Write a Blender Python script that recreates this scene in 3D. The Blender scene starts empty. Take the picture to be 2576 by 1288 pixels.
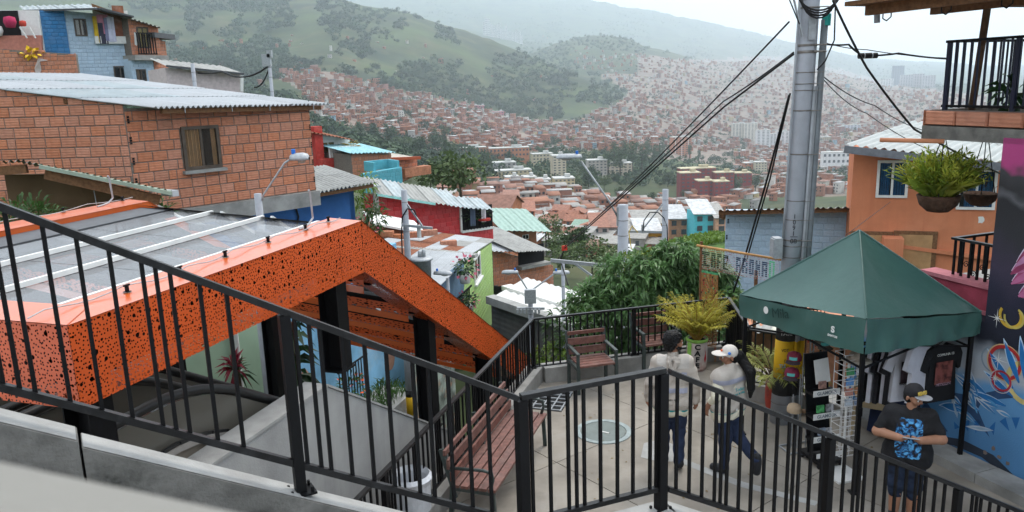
import bpy, bmesh, math, random
import numpy as np
from mathutils import Vector, Matrix, noise
random.seed(7); RNG = np.random.default_rng(7)
SC = bpy.context.scene; COL = SC.collection
# ---------------------------------------------------------------- camera
F_PX, CX, CY, PITCH, ROLL, CAMZ = 1973., 1288., 644., math.radians(12.4), 0.032, 4.7
_r0 = np.array([1, 0, 0.]); _u0 = np.array([0, math.sin(PITCH), math.cos(PITCH)]); FW = np.array([0, math.cos(PITCH), -math.sin(PITCH)])
RT = math.cos(ROLL)*_r0 - math.sin(ROLL)*_u0; UP = math.sin(ROLL)*_r0 + math.cos(ROLL)*_u0; CAM = np.array([0, 0, CAMZ])
cd = bpy.data.cameras.new('camera'); cam = bpy.data.objects.new('camera', cd); COL.objects.link(cam)
m = Matrix.Identity(4)
for i in range(3):
    m[i][0] = RT[i]; m[i][1] = UP[i]; m[i][2] = -FW[i]; m[i][3] = CAM[i]
cam.matrix_world = m; cd.sensor_width = 36; cd.lens = 36*F_PX/2576; cd.clip_start = .05; cd.clip_end = 40000
cd.dof.use_dof = True; cd.dof.focus_distance = 10.5; cd.dof.aperture_fstop = 6.5
SC.camera = cam
# ---------------------------------------------------------------- sky, sun, exposure
SUN_EL, SUN_AZ = math.radians(52), math.radians(35)      # azimuth clockwise from +Y
W = bpy.data.worlds.new('World'); SC.world = W; W.use_nodes = True
nt = W.node_tree; bg = nt.nodes['Background']; sky = nt.nodes.new('ShaderNodeTexSky'); sky.sky_type = 'NISHITA'; sky.sun_disc = False
sky.sun_elevation = SUN_EL; sky.sun_rotation = SUN_AZ; sky.dust_density = 4; sky.air_density = 1.2; sky.altitude = 1500
mx = nt.nodes.new('ShaderNodeMix'); mx.data_type = 'RGBA'; mx.inputs[0].default_value = .9
cl = nt.nodes.new('ShaderNodeTexNoise'); cl.inputs['Scale'].default_value = 2.2; cl.inputs['Detail'].default_value = 5
cr = nt.nodes.new('ShaderNodeValToRGB'); cr.color_ramp.elements[0].position = .3; cr.color_ramp.elements[1].position = .75
cr.color_ramp.elements[0].color = (9.5, 10.2, 11.1, 1); cr.color_ramp.elements[1].color = (10.9, 11.2, 11.5, 1)
nt.links.new(cl.outputs['Fac'], cr.inputs[0]); nt.links.new(sky.outputs[0], mx.inputs[6]); nt.links.new(cr.outputs[0], mx.inputs[7])
nt.links.new(mx.outputs[2], bg.inputs[0]); bg.inputs[1].default_value = .102
sd = bpy.data.lights.new('sun', 'SUN'); sd.energy = 1.4; sd.angle = math.radians(25); sd.color = (1, .93, .83)
so = bpy.data.objects.new('sun', sd); COL.objects.link(so)
so.rotation_euler = (math.pi/2-SUN_EL, 0, math.pi-SUN_AZ)   # light travels from azimuth SUN_AZ
VS = SC.view_settings; VS.view_transform = 'Standard'; VS.look = 'None'; VS.exposure = 0.7; VS.gamma = 1
CY_ = SC.cycles; CY_.max_bounces = 8; CY_.diffuse_bounces = 3; CY_.glossy_bounces = 3; CY_.transmission_bounces = 5; CY_.transparent_max_bounces = 12
CY_.volume_bounces = 5; CY_.use_denoising = True; CY_.caustics_reflective = False; CY_.caustics_refractive = False
# ---------------------------------------------------------------- picture <-> place
def ray(x, y): return FW + (x-CX)/F_PX*RT + (CY-y)/F_PX*UP
def atz(x, y, z): d = ray(x, y); return Vector(CAM + d*((z-CAMZ)/d[2]))
def aty(x, y, Y): d = ray(x, y); return Vector(CAM + d*(Y/d[1]))
def azdir(a): return Vector((math.sin(math.radians(a)), math.cos(math.radians(a)), 0))
def onp(x, y, P, az):
    d = ray(x, y); a = math.radians(az); n = np.array([math.cos(a), -math.sin(a), 0]); return Vector(CAM + d*(np.dot(np.array(P)-CAM, n)/np.dot(d, n)))
def proj(p):
    v = np.asarray(p)-CAM; z = v@FW; return CX+F_PX*(v@RT)/z, CY-F_PX*(v@UP)/z
# ---------------------------------------------------------------- objects
def link(o, parent=None):
    COL.objects.link(o)
    if parent is not None: o.parent = parent
    return o
def tag(o, label=None, cat=None, group=None, kind=None):
    if label: o['label'] = label
    if cat: o['category'] = cat
    if group: o['group'] = group
    if kind: o['kind'] = kind
    return o
def thing(name, label, cat, loc=(0, 0, 0), rz=0, group=None):
    o = bpy.data.objects.new(name, None); o.empty_display_size = .2; link(o); o.location = loc; o.rotation_euler[2] = rz
    return tag(o, label, cat, group)
def inst(src, name, parent, loc=(0, 0, 0), rot=(0, 0, 0), sc=(1, 1, 1)):
    o = bpy.data.objects.new(name, src.data if hasattr(src, 'data') else src); o.location = loc; o.rotation_euler = rot; o.scale = sc
    return link(o, parent)
def copy_tree(o, parent=None):
    c = o.copy(); link(c); c.parent = parent
    for ch in list(o.children): copy_tree(ch, c)
    return c
class MB:
    def __init__(s): s.v = []; s.f = []; s.mi = []; s.m = 0; s.sm = False
    def add(s, vs, fs):
        b = len(s.v); s.v += [tuple(v) for v in vs]; s.f += [tuple(i+b for i in f) for f in fs]; s.mi += [s.m]*len(fs); return s
    def box(s, c, d, M=None, rz=0):
        x, y, z = d[0]/2, d[1]/2, d[2]/2; cs, sn = math.cos(rz), math.sin(rz)
        P = [Vector((a*x, b*y, e*z)) for e in (-1, 1) for b in (-1, 1) for a in (-1, 1)]
        if M is not None: P = [M @ p for p in P]
        P = [Vector((p.x*cs-p.y*sn+c[0], p.x*sn+p.y*cs+c[1], p.z+c[2])) for p in P]
        return s.add(P, [(0, 2, 3, 1), (4, 5, 7, 6), (0, 1, 5, 4), (2, 6, 7, 3), (0, 4, 6, 2), (1, 3, 7, 5)])
    def bar(s, a, b, w, h=None, up=(0, 0, 1)):
        a, b = Vector(a), Vector(b); h = h or w; d = (b-a).normalized(); u = Vector(up)
        if abs(d.dot(u)) > .98: u = Vector((0, 1, 0))
        r = d.cross(u).normalized(); u = r.cross(d)
        P = [p+r*(i*w/2)+u*(j*h/2) for p in (a, b) for j in (-1, 1) for i in (-1, 1)]
        return s.add(P, [(0, 1, 3, 2), (4, 6, 7, 5), (0, 4, 5, 1), (2, 3, 7, 6), (0, 2, 6, 4), (1, 5, 7, 3)])
    def tube(s, pts, r, n=8, cap=True):
        pts = [Vector(p) for p in pts]; N = len(pts); rr = r if hasattr(r, '__len__') else [r]*N
        t0 = (pts[1]-pts[0]).normalized(); a = Vector((0, 0, 1)) if abs(t0.z) < .9 else Vector((1, 0, 0)); nx = t0.cross(a).normalized(); V = []
        for i, p in enumerate(pts):
            t = (pts[min(i+1, N-1)]-pts[max(i-1, 0)]).normalized(); nx = (nx-t*nx.dot(t)).normalized(); ny = t.cross(nx)
            for k in range(n): q = 2*math.pi*k/n; V.append(p+(nx*math.cos(q)+ny*math.sin(q))*rr[i])
        Fc = [(i*n+k, i*n+(k+1) % n, (i+1)*n+(k+1) % n, (i+1)*n+k) for i in range(N-1) for k in range(n)]
        if cap: Fc += [tuple(reversed(range(n))), tuple(range((N-1)*n, N*n))]
        return s.add(V, Fc)
    def lathe(s, prof, c=(0, 0, 0), n=20):
        V = [(c[0]+r*math.cos(2*math.pi*k/n), c[1]+r*math.sin(2*math.pi*k/n), c[2]+z) for r, z in prof for k in range(n)]; N = len(prof)
        return s.add(V, [(i*n+k, i*n+(k+1) % n, (i+1)*n+(k+1) % n, (i+1)*n+k) for i in range(N-1) for k in range(n)])
    def prism(s, poly, d):          # polygon of 3-D points swept by vector d
        P = [Vector(p) for p in poly]; d = Vector(d); n = len(P)
        return s.add(P+[p+d for p in P], [tuple(reversed(range(n))), tuple(range(n, 2*n))]+[(i, (i+1) % n, n+(i+1) % n, n+i) for i in range(n)])
    def ball(s, c, r, nu=8, nv=6):
        r = (r, r, r) if not hasattr(r, '__len__') else r; V = []; Fc = []
        for j in range(1, nv):
            for k in range(nu):
                a, b = math.pi*j/nv, 2*math.pi*k/nu; V.append((c[0]+r[0]*math.sin(a)*math.cos(b), c[1]+r[1]*math.sin(a)*math.sin(b), c[2]+r[2]*math.cos(a)))
        V += [(c[0], c[1], c[2]+r[2]), (c[0], c[1], c[2]-r[2])]; T = len(V)-2
        for j in range(nv-2):
            for k in range(nu): Fc.append((j*nu+k, (j+1)*nu+k, (j+1)*nu+(k+1) % nu, j*nu+(k+1) % nu))
        for k in range(nu): Fc += [(T, k, (k+1) % nu), (T+1, (nv-2)*nu+(k+1) % nu, (nv-2)*nu+k)]
        return s.add(V, Fc)
    def mesh(s, name, mats):
        me = bpy.data.meshes.new(name); me.from_pydata(s.v, [], s.f)
        for mm in (mats if isinstance(mats, (list, tuple)) else [mats]): me.materials.append(mm)
        if max(s.mi, default=0): me.polygons.foreach_set('material_index', s.mi)
        if s.sm: me.shade_smooth()
        return me
    def build(s, name, mats, parent=None, smooth=False, kind=None):
        s.sm = s.sm or smooth; o = bpy.data.objects.new(name, s.mesh(name, mats)); link(o, parent)
        if kind: o['kind'] = kind
        return o
def part(name, mats, parent, fn, smooth=False, kind=None): b = MB(); fn(b); return b.build(name, mats, parent, smooth, kind)
def npmesh(name, V, Q, mats, parent=None, smooth=False, mi=None, col=None):
    me = bpy.data.meshes.new(name); V = np.asarray(V, np.float32); Q = np.asarray(Q, np.int32); k = Q.shape[1]
    me.vertices.add(len(V)); me.vertices.foreach_set('co', V.ravel()); me.loops.add(Q.size); me.loops.foreach_set('vertex_index', Q.ravel())
    me.polygons.add(len(Q)); me.polygons.foreach_set('loop_start', np.arange(0, Q.size, k, dtype=np.int32)); me.polygons.foreach_set('loop_total', np.full(len(Q), k, np.int32))
    for mm in (mats if isinstance(mats, (list, tuple)) else [mats]): me.materials.append(mm)
    if mi is not None: me.polygons.foreach_set('material_index', np.asarray(mi, np.int32))
    if col is not None:
        a = me.color_attributes.new('tint', 'FLOAT_COLOR', 'CORNER'); c = np.repeat(np.c_[col, np.ones(len(col))], k, axis=0).astype(np.float32); a.data.foreach_set('color', c.ravel())
    me.update(calc_edges=True); me.validate()
    if smooth: me.shade_smooth()
    return link(bpy.data.objects.new(name, me), parent)
# ---------------------------------------------------------------- materials
def pm(name, col, rough=.8, var=.18, scale=6., bump=.15, bscale=60., rnd=0., metal=0., stain=None, sscale=1.2, samt=.5, spec=.3, wave=None, coat=0., streak=None, attr=False, coord='Object', trans=None):
    M = bpy.data.materials.new(name); M.use_nodes = True; n = M.node_tree.nodes; L = M.node_tree.links; b = n['Principled BSDF']
    b.inputs['Roughness'].default_value = rough; b.inputs['Metallic'].default_value = metal; b.inputs['Specular IOR Level'].default_value = spec; b.inputs['Coat Weight'].default_value = coat
    tc = n.new('ShaderNodeTexCoord'); co = tc.outputs[coord]
    def nz(sc, det=4, r=.55, vec=None):
        t = n.new('ShaderNodeTexNoise'); t.inputs['Scale'].default_value = sc; t.inputs['Detail'].default_value = det; t.inputs['Roughness'].default_value = r; L.new(vec or co, t.inputs['Vector']); return t.outputs['Fac']
    def mix(f, a, c, bt='MIX'):
        x = n.new('ShaderNodeMix'); x.data_type = 'RGBA'; x.blend_type = bt
        for k, v in ((0, f), (6, a), (7, c)):
            if hasattr(v, 'is_output'): L.new(v, x.inputs[k])
            elif k == 0: x.inputs[0].default_value = v
            else: x.inputs[k].default_value = (*v[:3], 1)
        return x.outputs[2]
    def ramp(f, a, c):
        x = n.new('ShaderNodeMapRange'); x.inputs[1].default_value = a; x.inputs[2].default_value = c; L.new(f, x.inputs[0]); return x.outputs[0]
    if attr:
        at = n.new('ShaderNodeAttribute'); at.attribute_name = 'tint'; base = at.outputs['Color']
        c = mix(ramp(nz(scale), .3, .7), mix(1., base, (1-var,)*3, 'MULTIPLY'), base)
    else:
        c = mix(ramp(nz(scale), .32, .68), [x*(1-var) for x in col], [min(1, x*(1+var)) for x in col])
    if rnd:
        oi = n.new('ShaderNodeObjectInfo'); hv = n.new('ShaderNodeHueSaturation'); mr = n.new('ShaderNodeMapRange'); mr.inputs[3].default_value = 1-rnd; mr.inputs[4].default_value = 1+rnd
        L.new(oi.outputs['Random'], mr.inputs[0]); L.new(mr.outputs[0], hv.inputs['Value']); L.new(c, hv.inputs['Color']); c = hv.outputs[0]
        ms = n.new('ShaderNodeMath'); ms.operation = 'MULTIPLY'; ms.inputs[1].default_value = 7.13; fr = n.new('ShaderNodeMath'); fr.operation = 'FRACT'; L.new(oi.outputs['Random'], ms.inputs[0]); L.new(ms.outputs[0], fr.inputs[0])
        m2 = n.new('ShaderNodeMapRange'); m2.inputs[3].default_value = 1-rnd*.9; m2.inputs[4].default_value = 1+rnd*.5; L.new(fr.outputs[0], m2.inputs[0]); L.new(m2.outputs[0], hv.inputs['Saturation'])
    if stain is not None: c = mix(ramp(nz(sscale, 6, .62), .52, .52+.35/max(samt, .05)*.5), c, stain)
    if streak is not None:
        mp = n.new('ShaderNodeMapping'); mp.inputs['Scale'].default_value = (streak[1], streak[1], streak[1]*.08); L.new(co, mp.inputs[0]); c = mix(ramp(nz(1., 4, .6, mp.outputs[0]), .5, .75), c, streak[0])
    L.new(c, b.inputs['Base Color'])
    if bump:
        h = nz(bscale, 3)
        if wave:
            w = n.new('ShaderNodeTexWave'); w.bands_direction = wave[0]; w.inputs['Scale'].default_value = wave[1]; w.inputs['Distortion'].default_value = wave[2]; L.new(co, w.inputs['Vector'])
            ad = n.new('ShaderNodeMath'); ad.operation = 'ADD'; L.new(h, ad.inputs[0]); L.new(w.outputs['Fac'], ad.inputs[1]); h = ad.outputs[0]
        bp = n.new('ShaderNodeBump'); bp.inputs['Strength'].default_value = bump; bp.inputs['Distance'].default_value = .02; L.new(h, bp.inputs['Height']); L.new(bp.outputs[0], b.inputs['Normal'])
    if trans:   # thin leaves let light through
        tr = n.new('ShaderNodeBsdfTranslucent'); L.new(c, tr.inputs[0]); ms = n.new('ShaderNodeMixShader'); ms.inputs[0].default_value = trans; L.new(b.outputs[0], ms.inputs[1]); L.new(tr.outputs[0], ms.inputs[2]); L.new(ms.outputs[0], n['Material Output'].inputs[0])
    return M
def glass(name, col=(.05, .06, .07), rough=.08, alpha=.55):
    M = bpy.data.materials.new(name); M.use_nodes = True; n = M.node_tree.nodes; L = M.node_tree.links; b = n['Principled BSDF']
    b.inputs['Base Color'].default_value = (*col, 1); b.inputs['Roughness'].default_value = rough; b.inputs['Specular IOR Level'].default_value = .6; b.inputs['Alpha'].default_value = alpha; return M
X = {}
X['black'] = pm('black_painted_steel', (.006, .006, .007), .5, .3, 30, .05, 200, spec=.16)
X['rail_top'] = pm('worn_black_rail', (.009, .009, .01), .4, .5, 14, .1, 150, spec=.3, stain=(.04, .04, .043), sscale=11, samt=.4)
X['conc'] = pm('concrete_grey', (.30, .295, .28), .85, .2, 3, .25, 90, stain=(.12, .115, .105), sscale=1.1, samt=.55)
X['conc_l'] = pm('concrete_light', (.35, .35, .34), .8, .14, 5, .2, 80, stain=(.22, .21, .2), sscale=2.2, samt=.4)
X['conc_d'] = pm('concrete_dark_stained', (.17, .165, .15), .9, .3, 7, .3, 70, stain=(.05, .05, .045), sscale=2.4, samt=.8)
X['conc_w'] = pm('concrete_wall_cast', (.34, .34, .335), .78, .12, 2.2, .18, 50, stain=(.2, .2, .2), sscale=1.4, samt=.35, streak=((.4, .4, .39), 3.5))
X['mortar'] = pm('mortar', (.2, .172, .148), .95, .25, 12, .5, 60, stain=(.12, .11, .1), sscale=3)
X['brick'] = pm('clay_block', (.43, .165, .082), .85, .2, 14, .35, 90, rnd=.24, wave=('Z', 9, .6), stain=(.32, .2, .14), sscale=5, samt=.3)
X['brick_far'] = pm('clay_block_far', (.40, .16, .085), .9, .25, 6, .3, 30, rnd=.2)
X['pole'] = pm('pole_concrete', (.37, .39, .43), .8, .08, 5, .2, 120, stain=(.25, .26, .28), sscale=3, samt=.3)
X['galv'] = pm('galvanised_steel', (.36, .38, .4), .5, .15, 20, .06, 120, metal=.35)
X['cable'] = pm('black_cable', (.012, .012, .013), .6, .2, 10, 0)
X['wood'] = pm('bench_wood', (.16, .065, .05), .55, .3, 16, .25, 70, rnd=.12, stain=(.26, .16, .13), sscale=5, samt=.5, spec=.4)
X['irongreen'] = pm('cast_iron_dark_green', (.035, .05, .047), .5, .2, 12, .12, 90, spec=.5)
X['white'] = pm('white_paint', (.72, .72, .7), .6, .06, 8, .08, 60, stain=(.5, .49, .46), sscale=3, samt=.25)
X['dark'] = pm('dark_interior', (.012, .012, .013), .9, .2, 5, 0)  # near-black colour painted in for the shade inside rooms, openings and holes
X['glass'] = glass('window_glass', (.03, .035, .04), .06, .35)
X['wood_raw'] = pm('raw_timber', (.17, .085, .04), .8, .3, 20, .3, 60)
def fmat(name, col, trans=.25, var=.35, rough=.5, sc=3, rnd=0): return pm(name, col, rough, var, sc, 0, spec=.35, trans=trans, rnd=rnd)
X['leaf'] = fmat('leaf_green', (.045, .10, .022)); X['leaf_d'] = fmat('leaf_dark', (.02, .058, .017), .15); X['leaf_y'] = fmat('leaf_yellow', (.36, .25, .025), .3); X['leaf_l'] = fmat('leaf_light', (.12, .2, .025))
X['leaf_r'] = fmat('leaf_red', (.2, .012, .03)); X['stem'] = pm('stem_brown', (.09, .06, .035), .9, .3, 20, .3); X['bark'] = pm('bark', (.07, .055, .04), .95, .35, 6, .5, 20)
X['leaf_far'] = fmat('leaf_far', (.06, .1, .04), .1, .3, .8, .12); X['leaf_far2'] = fmat('leaf_far_pale', (.085, .125, .045), .1, .3, .8, .12)
X['pink'] = fmat('petal_pink', (.62, .15, .22), .2, .2); X['soil'] = pm('soil', (.03, .022, .015), .95)
def clay(col, name, **k): return pm(name, col, .85, .15, 6, .2, 70, **k)
# ---------------------------------------------------------------- leaves
def leafmesh(name, C, D, S, mat, parent, width=.25, droop=.2, fold=.15, kind=None):
    """many single leaves: C base points, D directions, S lengths"""
    C = np.asarray(C, float); D = np.asarray(D, float); S = np.asarray(S, float)[:, None]; D = D/np.linalg.norm(D, axis=1)[:, None]
    z = np.array([0, 0, 1.]); side = np.cross(D, z+RNG.normal(0, .35, D.shape)); side /= np.linalg.norm(side, axis=1)[:, None]+1e-9; nrm = np.cross(side, D); w = width/2
    a = C; mm = C+D*S*.5; l = mm+side*S*w+nrm*S*fold*.5; r = mm-side*S*w+nrm*S*fold*.5; t = C+D*S-z*S*droop; mid = mm
    N = len(C); V = np.stack([a, l, mid, r, t], 1).reshape(-1, 3); b = np.arange(N)[:, None]*5
    Q = np.concatenate([b+[0, 2, 1, 1], b+[0, 3, 2, 2]]) if False else None
    T = np.concatenate([b+np.array([[0, 2, 1]]), b+np.array([[0, 3, 2]]), b+np.array([[1, 2, 4]]), b+np.array([[2, 3, 4]])])
    o = npmesh(name, V, T, mat, parent)
    if kind: o['kind'] = kind
    return o
def rdir(n, up=0.): d = RNG.normal(size=(n, 3)); d /= np.linalg.norm(d, axis=1)[:, None]; d[:, 2] += up; return d
def bush_pts(n, c, r, shell=.55):
    d = RNG.normal(size=(n, 3)); d /= np.linalg.norm(d, axis=1)[:, None]; q = (shell+(1-shell)*RNG.random(n))[:, None]
    return np.asarray(c)+d*np.asarray(r)*q, d
def whorls(n, c, r, per=9, L=.2, up=.15, lump=.22):
    """leaf rosettes spread through an uneven ellipsoid crown"""
    P, d = bush_pts(n, (0, 0, 0), (1, 1, 1), .45); k = np.array([1+lump*noise.noise(Vector(x*2.3)) for x in d])[:, None]; P = np.asarray(c)+P*np.asarray(r)*k
    C = np.repeat(P, per, 0); D = np.repeat(d, per, 0)*.5+rdir(n*per, up); return C, D, L*(.6+.7*RNG.random(n*per))
def frond(root, dirv, L, n=18, leafL=.22, curve=.9, up0=.9):
    """leaf bases along one arching palm frond"""
    dx = Vector((dirv[0], dirv[1], 0)).normalized(); C = []; D = []; S = []; path = []; p = Vector(root); ang = up0
    for i in range(n):
        t = i/n; ang = up0-curve*t*1.6; dd = dx*math.cos(ang)+Vector((0, 0, math.sin(ang))); path.append(p.copy()); p = p+dd*(L/n)
        if t > .18:
            sd = dd.cross(Vector((0, 0, 1))).normalized()
            for s in (-1, 1): C.append(p); D.append(dd*.75+sd*s*.8+Vector((0, 0, random.uniform(-.1, .25)))); S.append(leafL*(1-.55*abs(t-.5)*1.6)*random.uniform(.8, 1.15))
    path.append(p); return C, D, S, path
def palm(name, label, cat, loc, nf, L, leafL, mat, lmat, group=None, spread=1., leaf_w=.11, up=1.25):
    t = thing(name, label, cat, loc, 0, group); C = []; D = []; S = []; st = MB()
    for i in range(nf):
        a = i*2.399+random.uniform(-.3, .3); k = .55+.5*random.random(); c, d, s, path = frond((math.cos(a)*.04, math.sin(a)*.04, 0), (math.cos(a), math.sin(a)), L*k, 26, leafL, random.uniform(.55, 1.05)*spread, random.uniform(up-.3, up+.2))
        C += c; D += d; S += s; st.tube(path[::3], [.012*(1-.8*j/len(path[::3])) for j in range(len(path[::3]))], 5)
    st.build('stalks', lmat, t); leafmesh('fronds', C, D, S, mat, t, leaf_w, .3, .1, 'stuff'); return t
# ================================================================ terrain, far city, trees, haze
def vnoise(x, y, seed=0):
    xi = np.floor(x).astype(np.int64); yi = np.floor(y).astype(np.int64); fx = x-xi; fy = y-yi; fx = fx*fx*(3-2*fx); fy = fy*fy*(3-2*fy)
    def h(a, b): n = (a*374761393+b*668265263+seed*1442695041) & 0xffffffff; n = ((n ^ (n >> 13))*1274126177) & 0xffffffff; return ((n ^ (n >> 16)) & 0xffff)/65535.
    return (h(xi, yi)*(1-fx)+h(xi+1, yi)*fx)*(1-fy)+(h(xi, yi+1)*(1-fx)+h(xi+1, yi+1)*fx)*fy
def fbm(x, y, o=4, seed=0):
    s = 0; a = .5
    for i in range(o): s = s+a*vnoise(x*2**i, y*2**i, seed+i); a *= .5
    return s/(1-.5**o)
# (picture column): (distance, picture row) of the ground seen there
TAB = {
 -250: [(12, 640), (60, 440), (150, 340), (400, 285), (900, 250), (1400, 180), (2000, 90), (2600, -10), (3200, -60), (4200, 10), (6000, 30), (9000, -40), (13000, 60)],
 450: [(12, 1630), (20, 1150), (30, 760), (60, 520), (150, 400), (400, 310), (900, 258), (1300, 215), (1700, 140), (2200, 50), (2700, -20), (3300, -40), (4200, 20), (6000, 30), (9000, -60), (13000, 60)],
 700: [(12, 1630), (20, 1180), (30, 880), (60, 600), (150, 480), (400, 370), (800, 290), (1200, 235), (1500, 185), (1900, 110), (2300, 20), (2700, -25), (3300, 0), (4500, 50), (6500, 40), (9000, -60), (13000, 60)],
 850: [(12, 1630), (20, 1190), (32, 900), (60, 640), (150, 520), (400, 420), (800, 340), (1150, 250), (1400, 195), (1800, 110), (2250, 15), (2500, -5), (3200, 40), (4500, 60), (6500, 40), (9000, -60), (13000, 60)],
 1050: [(12, 1630), (20, 1190), (32, 920), (60, 680), (130, 600), (220, 540), (400, 460), (650, 405), (1000, 325), (1350, 262), (1600, 235), (2000, 110), (2300, 42), (2500, 27), (3000, 90), (4500, 85), (6500, 55), (9000, -45), (13000, 60)],
 1200: [(12, 1630), (20, 1190), (32, 920), (60, 700), (130, 630), (220, 580), (320, 530), (520, 465), (750, 410), (1100, 335), (1450, 285), (1650, 262), (2000, 170), (2300, 95), (2450, 82), (3000, 120), (4500, 100), (6500, 75), (9000, -40), (13000, 60)],
 1340: [(12, 1630), (20, 1190), (32, 920), (60, 720), (130, 660), (200, 620), (300, 560), (430, 500), (560, 482), (900, 400), (1300, 340), (1700, 300), (1950, 230), (2200, 165), (2400, 140), (2900, 190), (3800, 130), (4300, 140), (6500, 105), (9000, -25), (13000, 60)],
 1480: [(12, 1090), (25, 860), (60, 730), (130, 670), (200, 630), (300, 575), (430, 520), (560, 490), (900, 405), (1300, 340), (1700, 290), (1950, 245), (2150, 196), (2400, 220), (3000, 170), (3500, 110), (3750, 86), (4300, 130), (6500, 115), (9000, -5), (13000, 70)],
 1560: [(12, 1090), (25, 870), (60, 740), (130, 680), (200, 640), (300, 580), (430, 535), (560, 505), (900, 415), (1300, 345), (1700, 290), (2000, 248), (2150, 230), (2400, 218), (3000, 160), (3500, 108), (3800, 92), (4300, 135), (6500, 120), (9000, 8), (13000, 75)],
 1640: [(12, 1090), (25, 880), (60, 750), (130, 690), (200, 645), (300, 590), (430, 550), (560, 520), (900, 425), (1300, 360), (1700, 305), (2200, 250), (2700, 200), (3300, 145), (3700, 112), (4200, 145), (6500, 130), (9000, 22), (13000, 80)],
 1750: [(12, 1090), (25, 890), (60, 770), (130, 690), (200, 640), (300, 590), (430, 555), (660, 505), (900, 440), (1230, 408), (1700, 350), (2200, 280), (2700, 220), (3400, 168), (3800, 150), (4600, 170), (6500, 135), (9000, 48), (13000, 90)],
 1950: [(12, 1090), (25, 900), (60, 790), (130, 700), (200, 650), (300, 610), (450, 570), (660, 520), (900, 460), (1250, 420), (1700, 376), (2200, 300), (2700, 240), (3400, 185), (4200, 150), (5000, 175), (6500, 150), (9000, 98), (13000, 115)],
 2200: [(12, 1090), (25, 900), (60, 800), (150, 690), (300, 610), (600, 520), (900, 455), (1250, 415), (1700, 365), (2200, 300), (2700, 258), (3400, 228), (4200, 218), (5000, 225), (7000, 200), (9000, 158), (13000, 150)],
 2500: [(12, 1090), (25, 900), (60, 800), (150, 690), (300, 610), (600, 520), (900, 455), (1250, 405), (1700, 350), (2200, 300), (2700, 262), (3400, 235), (4200, 222), (5000, 225), (7000, 200), (9000, 185), (13000, 165)],
 2850: [(12, 1090), (25, 900), (60, 800), (150, 680), (300, 600), (600, 500), (900, 430), (1250, 380), (1700, 330), (2200, 280), (2700, 240), (3400, 215), (4200, 200), (5000, 200), (7000, 190), (9000, 180), (13000, 165)]}
DG = np.exp(np.linspace(math.log(12), math.log(13000), 250)); cols = sorted(TAB); ZC = []; AZC = []
for c in cols:
    ds, zs = [], []
    for d_, y_ in TAB[c]:
        r_ = ray(c, y_); ds.append(d_); zs.append(CAMZ+d_*r_[2]/math.hypot(r_[0], r_[1]))
    r_ = ray(c, 320); AZC.append(math.atan2(r_[0], r_[1])); ZC.append(np.interp(np.log(DG), np.log(ds), zs))
ZC = np.array(ZC); AZC = np.array(AZC)
AG = np.concatenate([np.linspace(-math.pi, AZC[0]-.02, 16), np.linspace(AZC[0], AZC[-1], 300), np.linspace(AZC[-1]+.02, math.pi, 16)])
def smooth(a, k, ax):
    w = np.hanning(k+2)[1:-1]; w /= w.sum(); return np.apply_along_axis(lambda v: np.convolve(np.pad(v, k//2, mode='edge'), w, 'valid'), ax, a)
AF = np.linspace(AZC[0], AZC[-1], 300); ZF = np.array([np.interp(AF, AZC, ZC[:, j]) for j in range(len(DG))]).T
ZF = smooth(smooth(ZF, 9, 0), 5, 1)
AA, DD = np.meshgrid(AF, DG, indexing='ij'); XX, YY = DD*np.sin(AA), DD*np.cos(AA)
rid = 1-np.abs(2*fbm(XX/330, YY/520, 5, 3)-1); amp = np.clip((DD-1500)/500, 0, 1)*np.clip(DD/2000, 0, 2.2)
ZF = ZF+(rid-.78)*34*amp+(fbm(XX/70, YY/70, 3, 9)-.5)*6*np.clip((DD-200)/500, 0, 1)+(fbm(XX/14, YY/14, 3, 5)-.5)*.8*np.clip((DD-30)/60, 0, 1)
ZFULL = np.concatenate([np.repeat(ZF[:1], 16, 0), ZF, np.repeat(ZF[-1:], 16, 0)])
def ground(x, y):
    """terrain height"""
    a = np.arctan2(x, y); d = np.hypot(x, y); i = np.clip((a-AF[0])/(AF[1]-AF[0]), 0, 298.999); l0 = math.log(DG[0]); st = math.log(DG[1])-l0; j = np.clip((np.log(np.maximum(d, 12))-l0)/st, 0, 248.999)
    i0 = i.astype(int); j0 = j.astype(int); fi = i-i0; fj = j-j0
    return (ZF[i0, j0]*(1-fi)+ZF[i0+1, j0]*fi)*(1-fj)+(ZF[i0, j0+1]*(1-fi)+ZF[i0+1, j0+1]*fi)*fj
def gz(x, y): return float(ground(np.array([float(x)]), np.array([float(y)]))[0])
NA, ND = len(AG), len(DG); A2, D2 = np.meshgrid(AG, DG, indexing='ij'); V = np.stack([D2*np.sin(A2), D2*np.cos(A2), ZFULL], -1).reshape(-1, 3)
idx = np.arange(NA*ND).reshape(NA, ND); Q = np.stack([idx[:-1, :-1], idx[1:, :-1], idx[1:, 1:], idx[:-1, 1:]], -1).reshape(-1, 4)[:, ::-1]
X['terrain'] = pm('hill_vegetation', (.046, .066, .02), .95, .55, .006, .8, .12, stain=(.016, .034, .015), sscale=.0055, samt=1., streak=((.1, .095, .04), .012))

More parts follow.
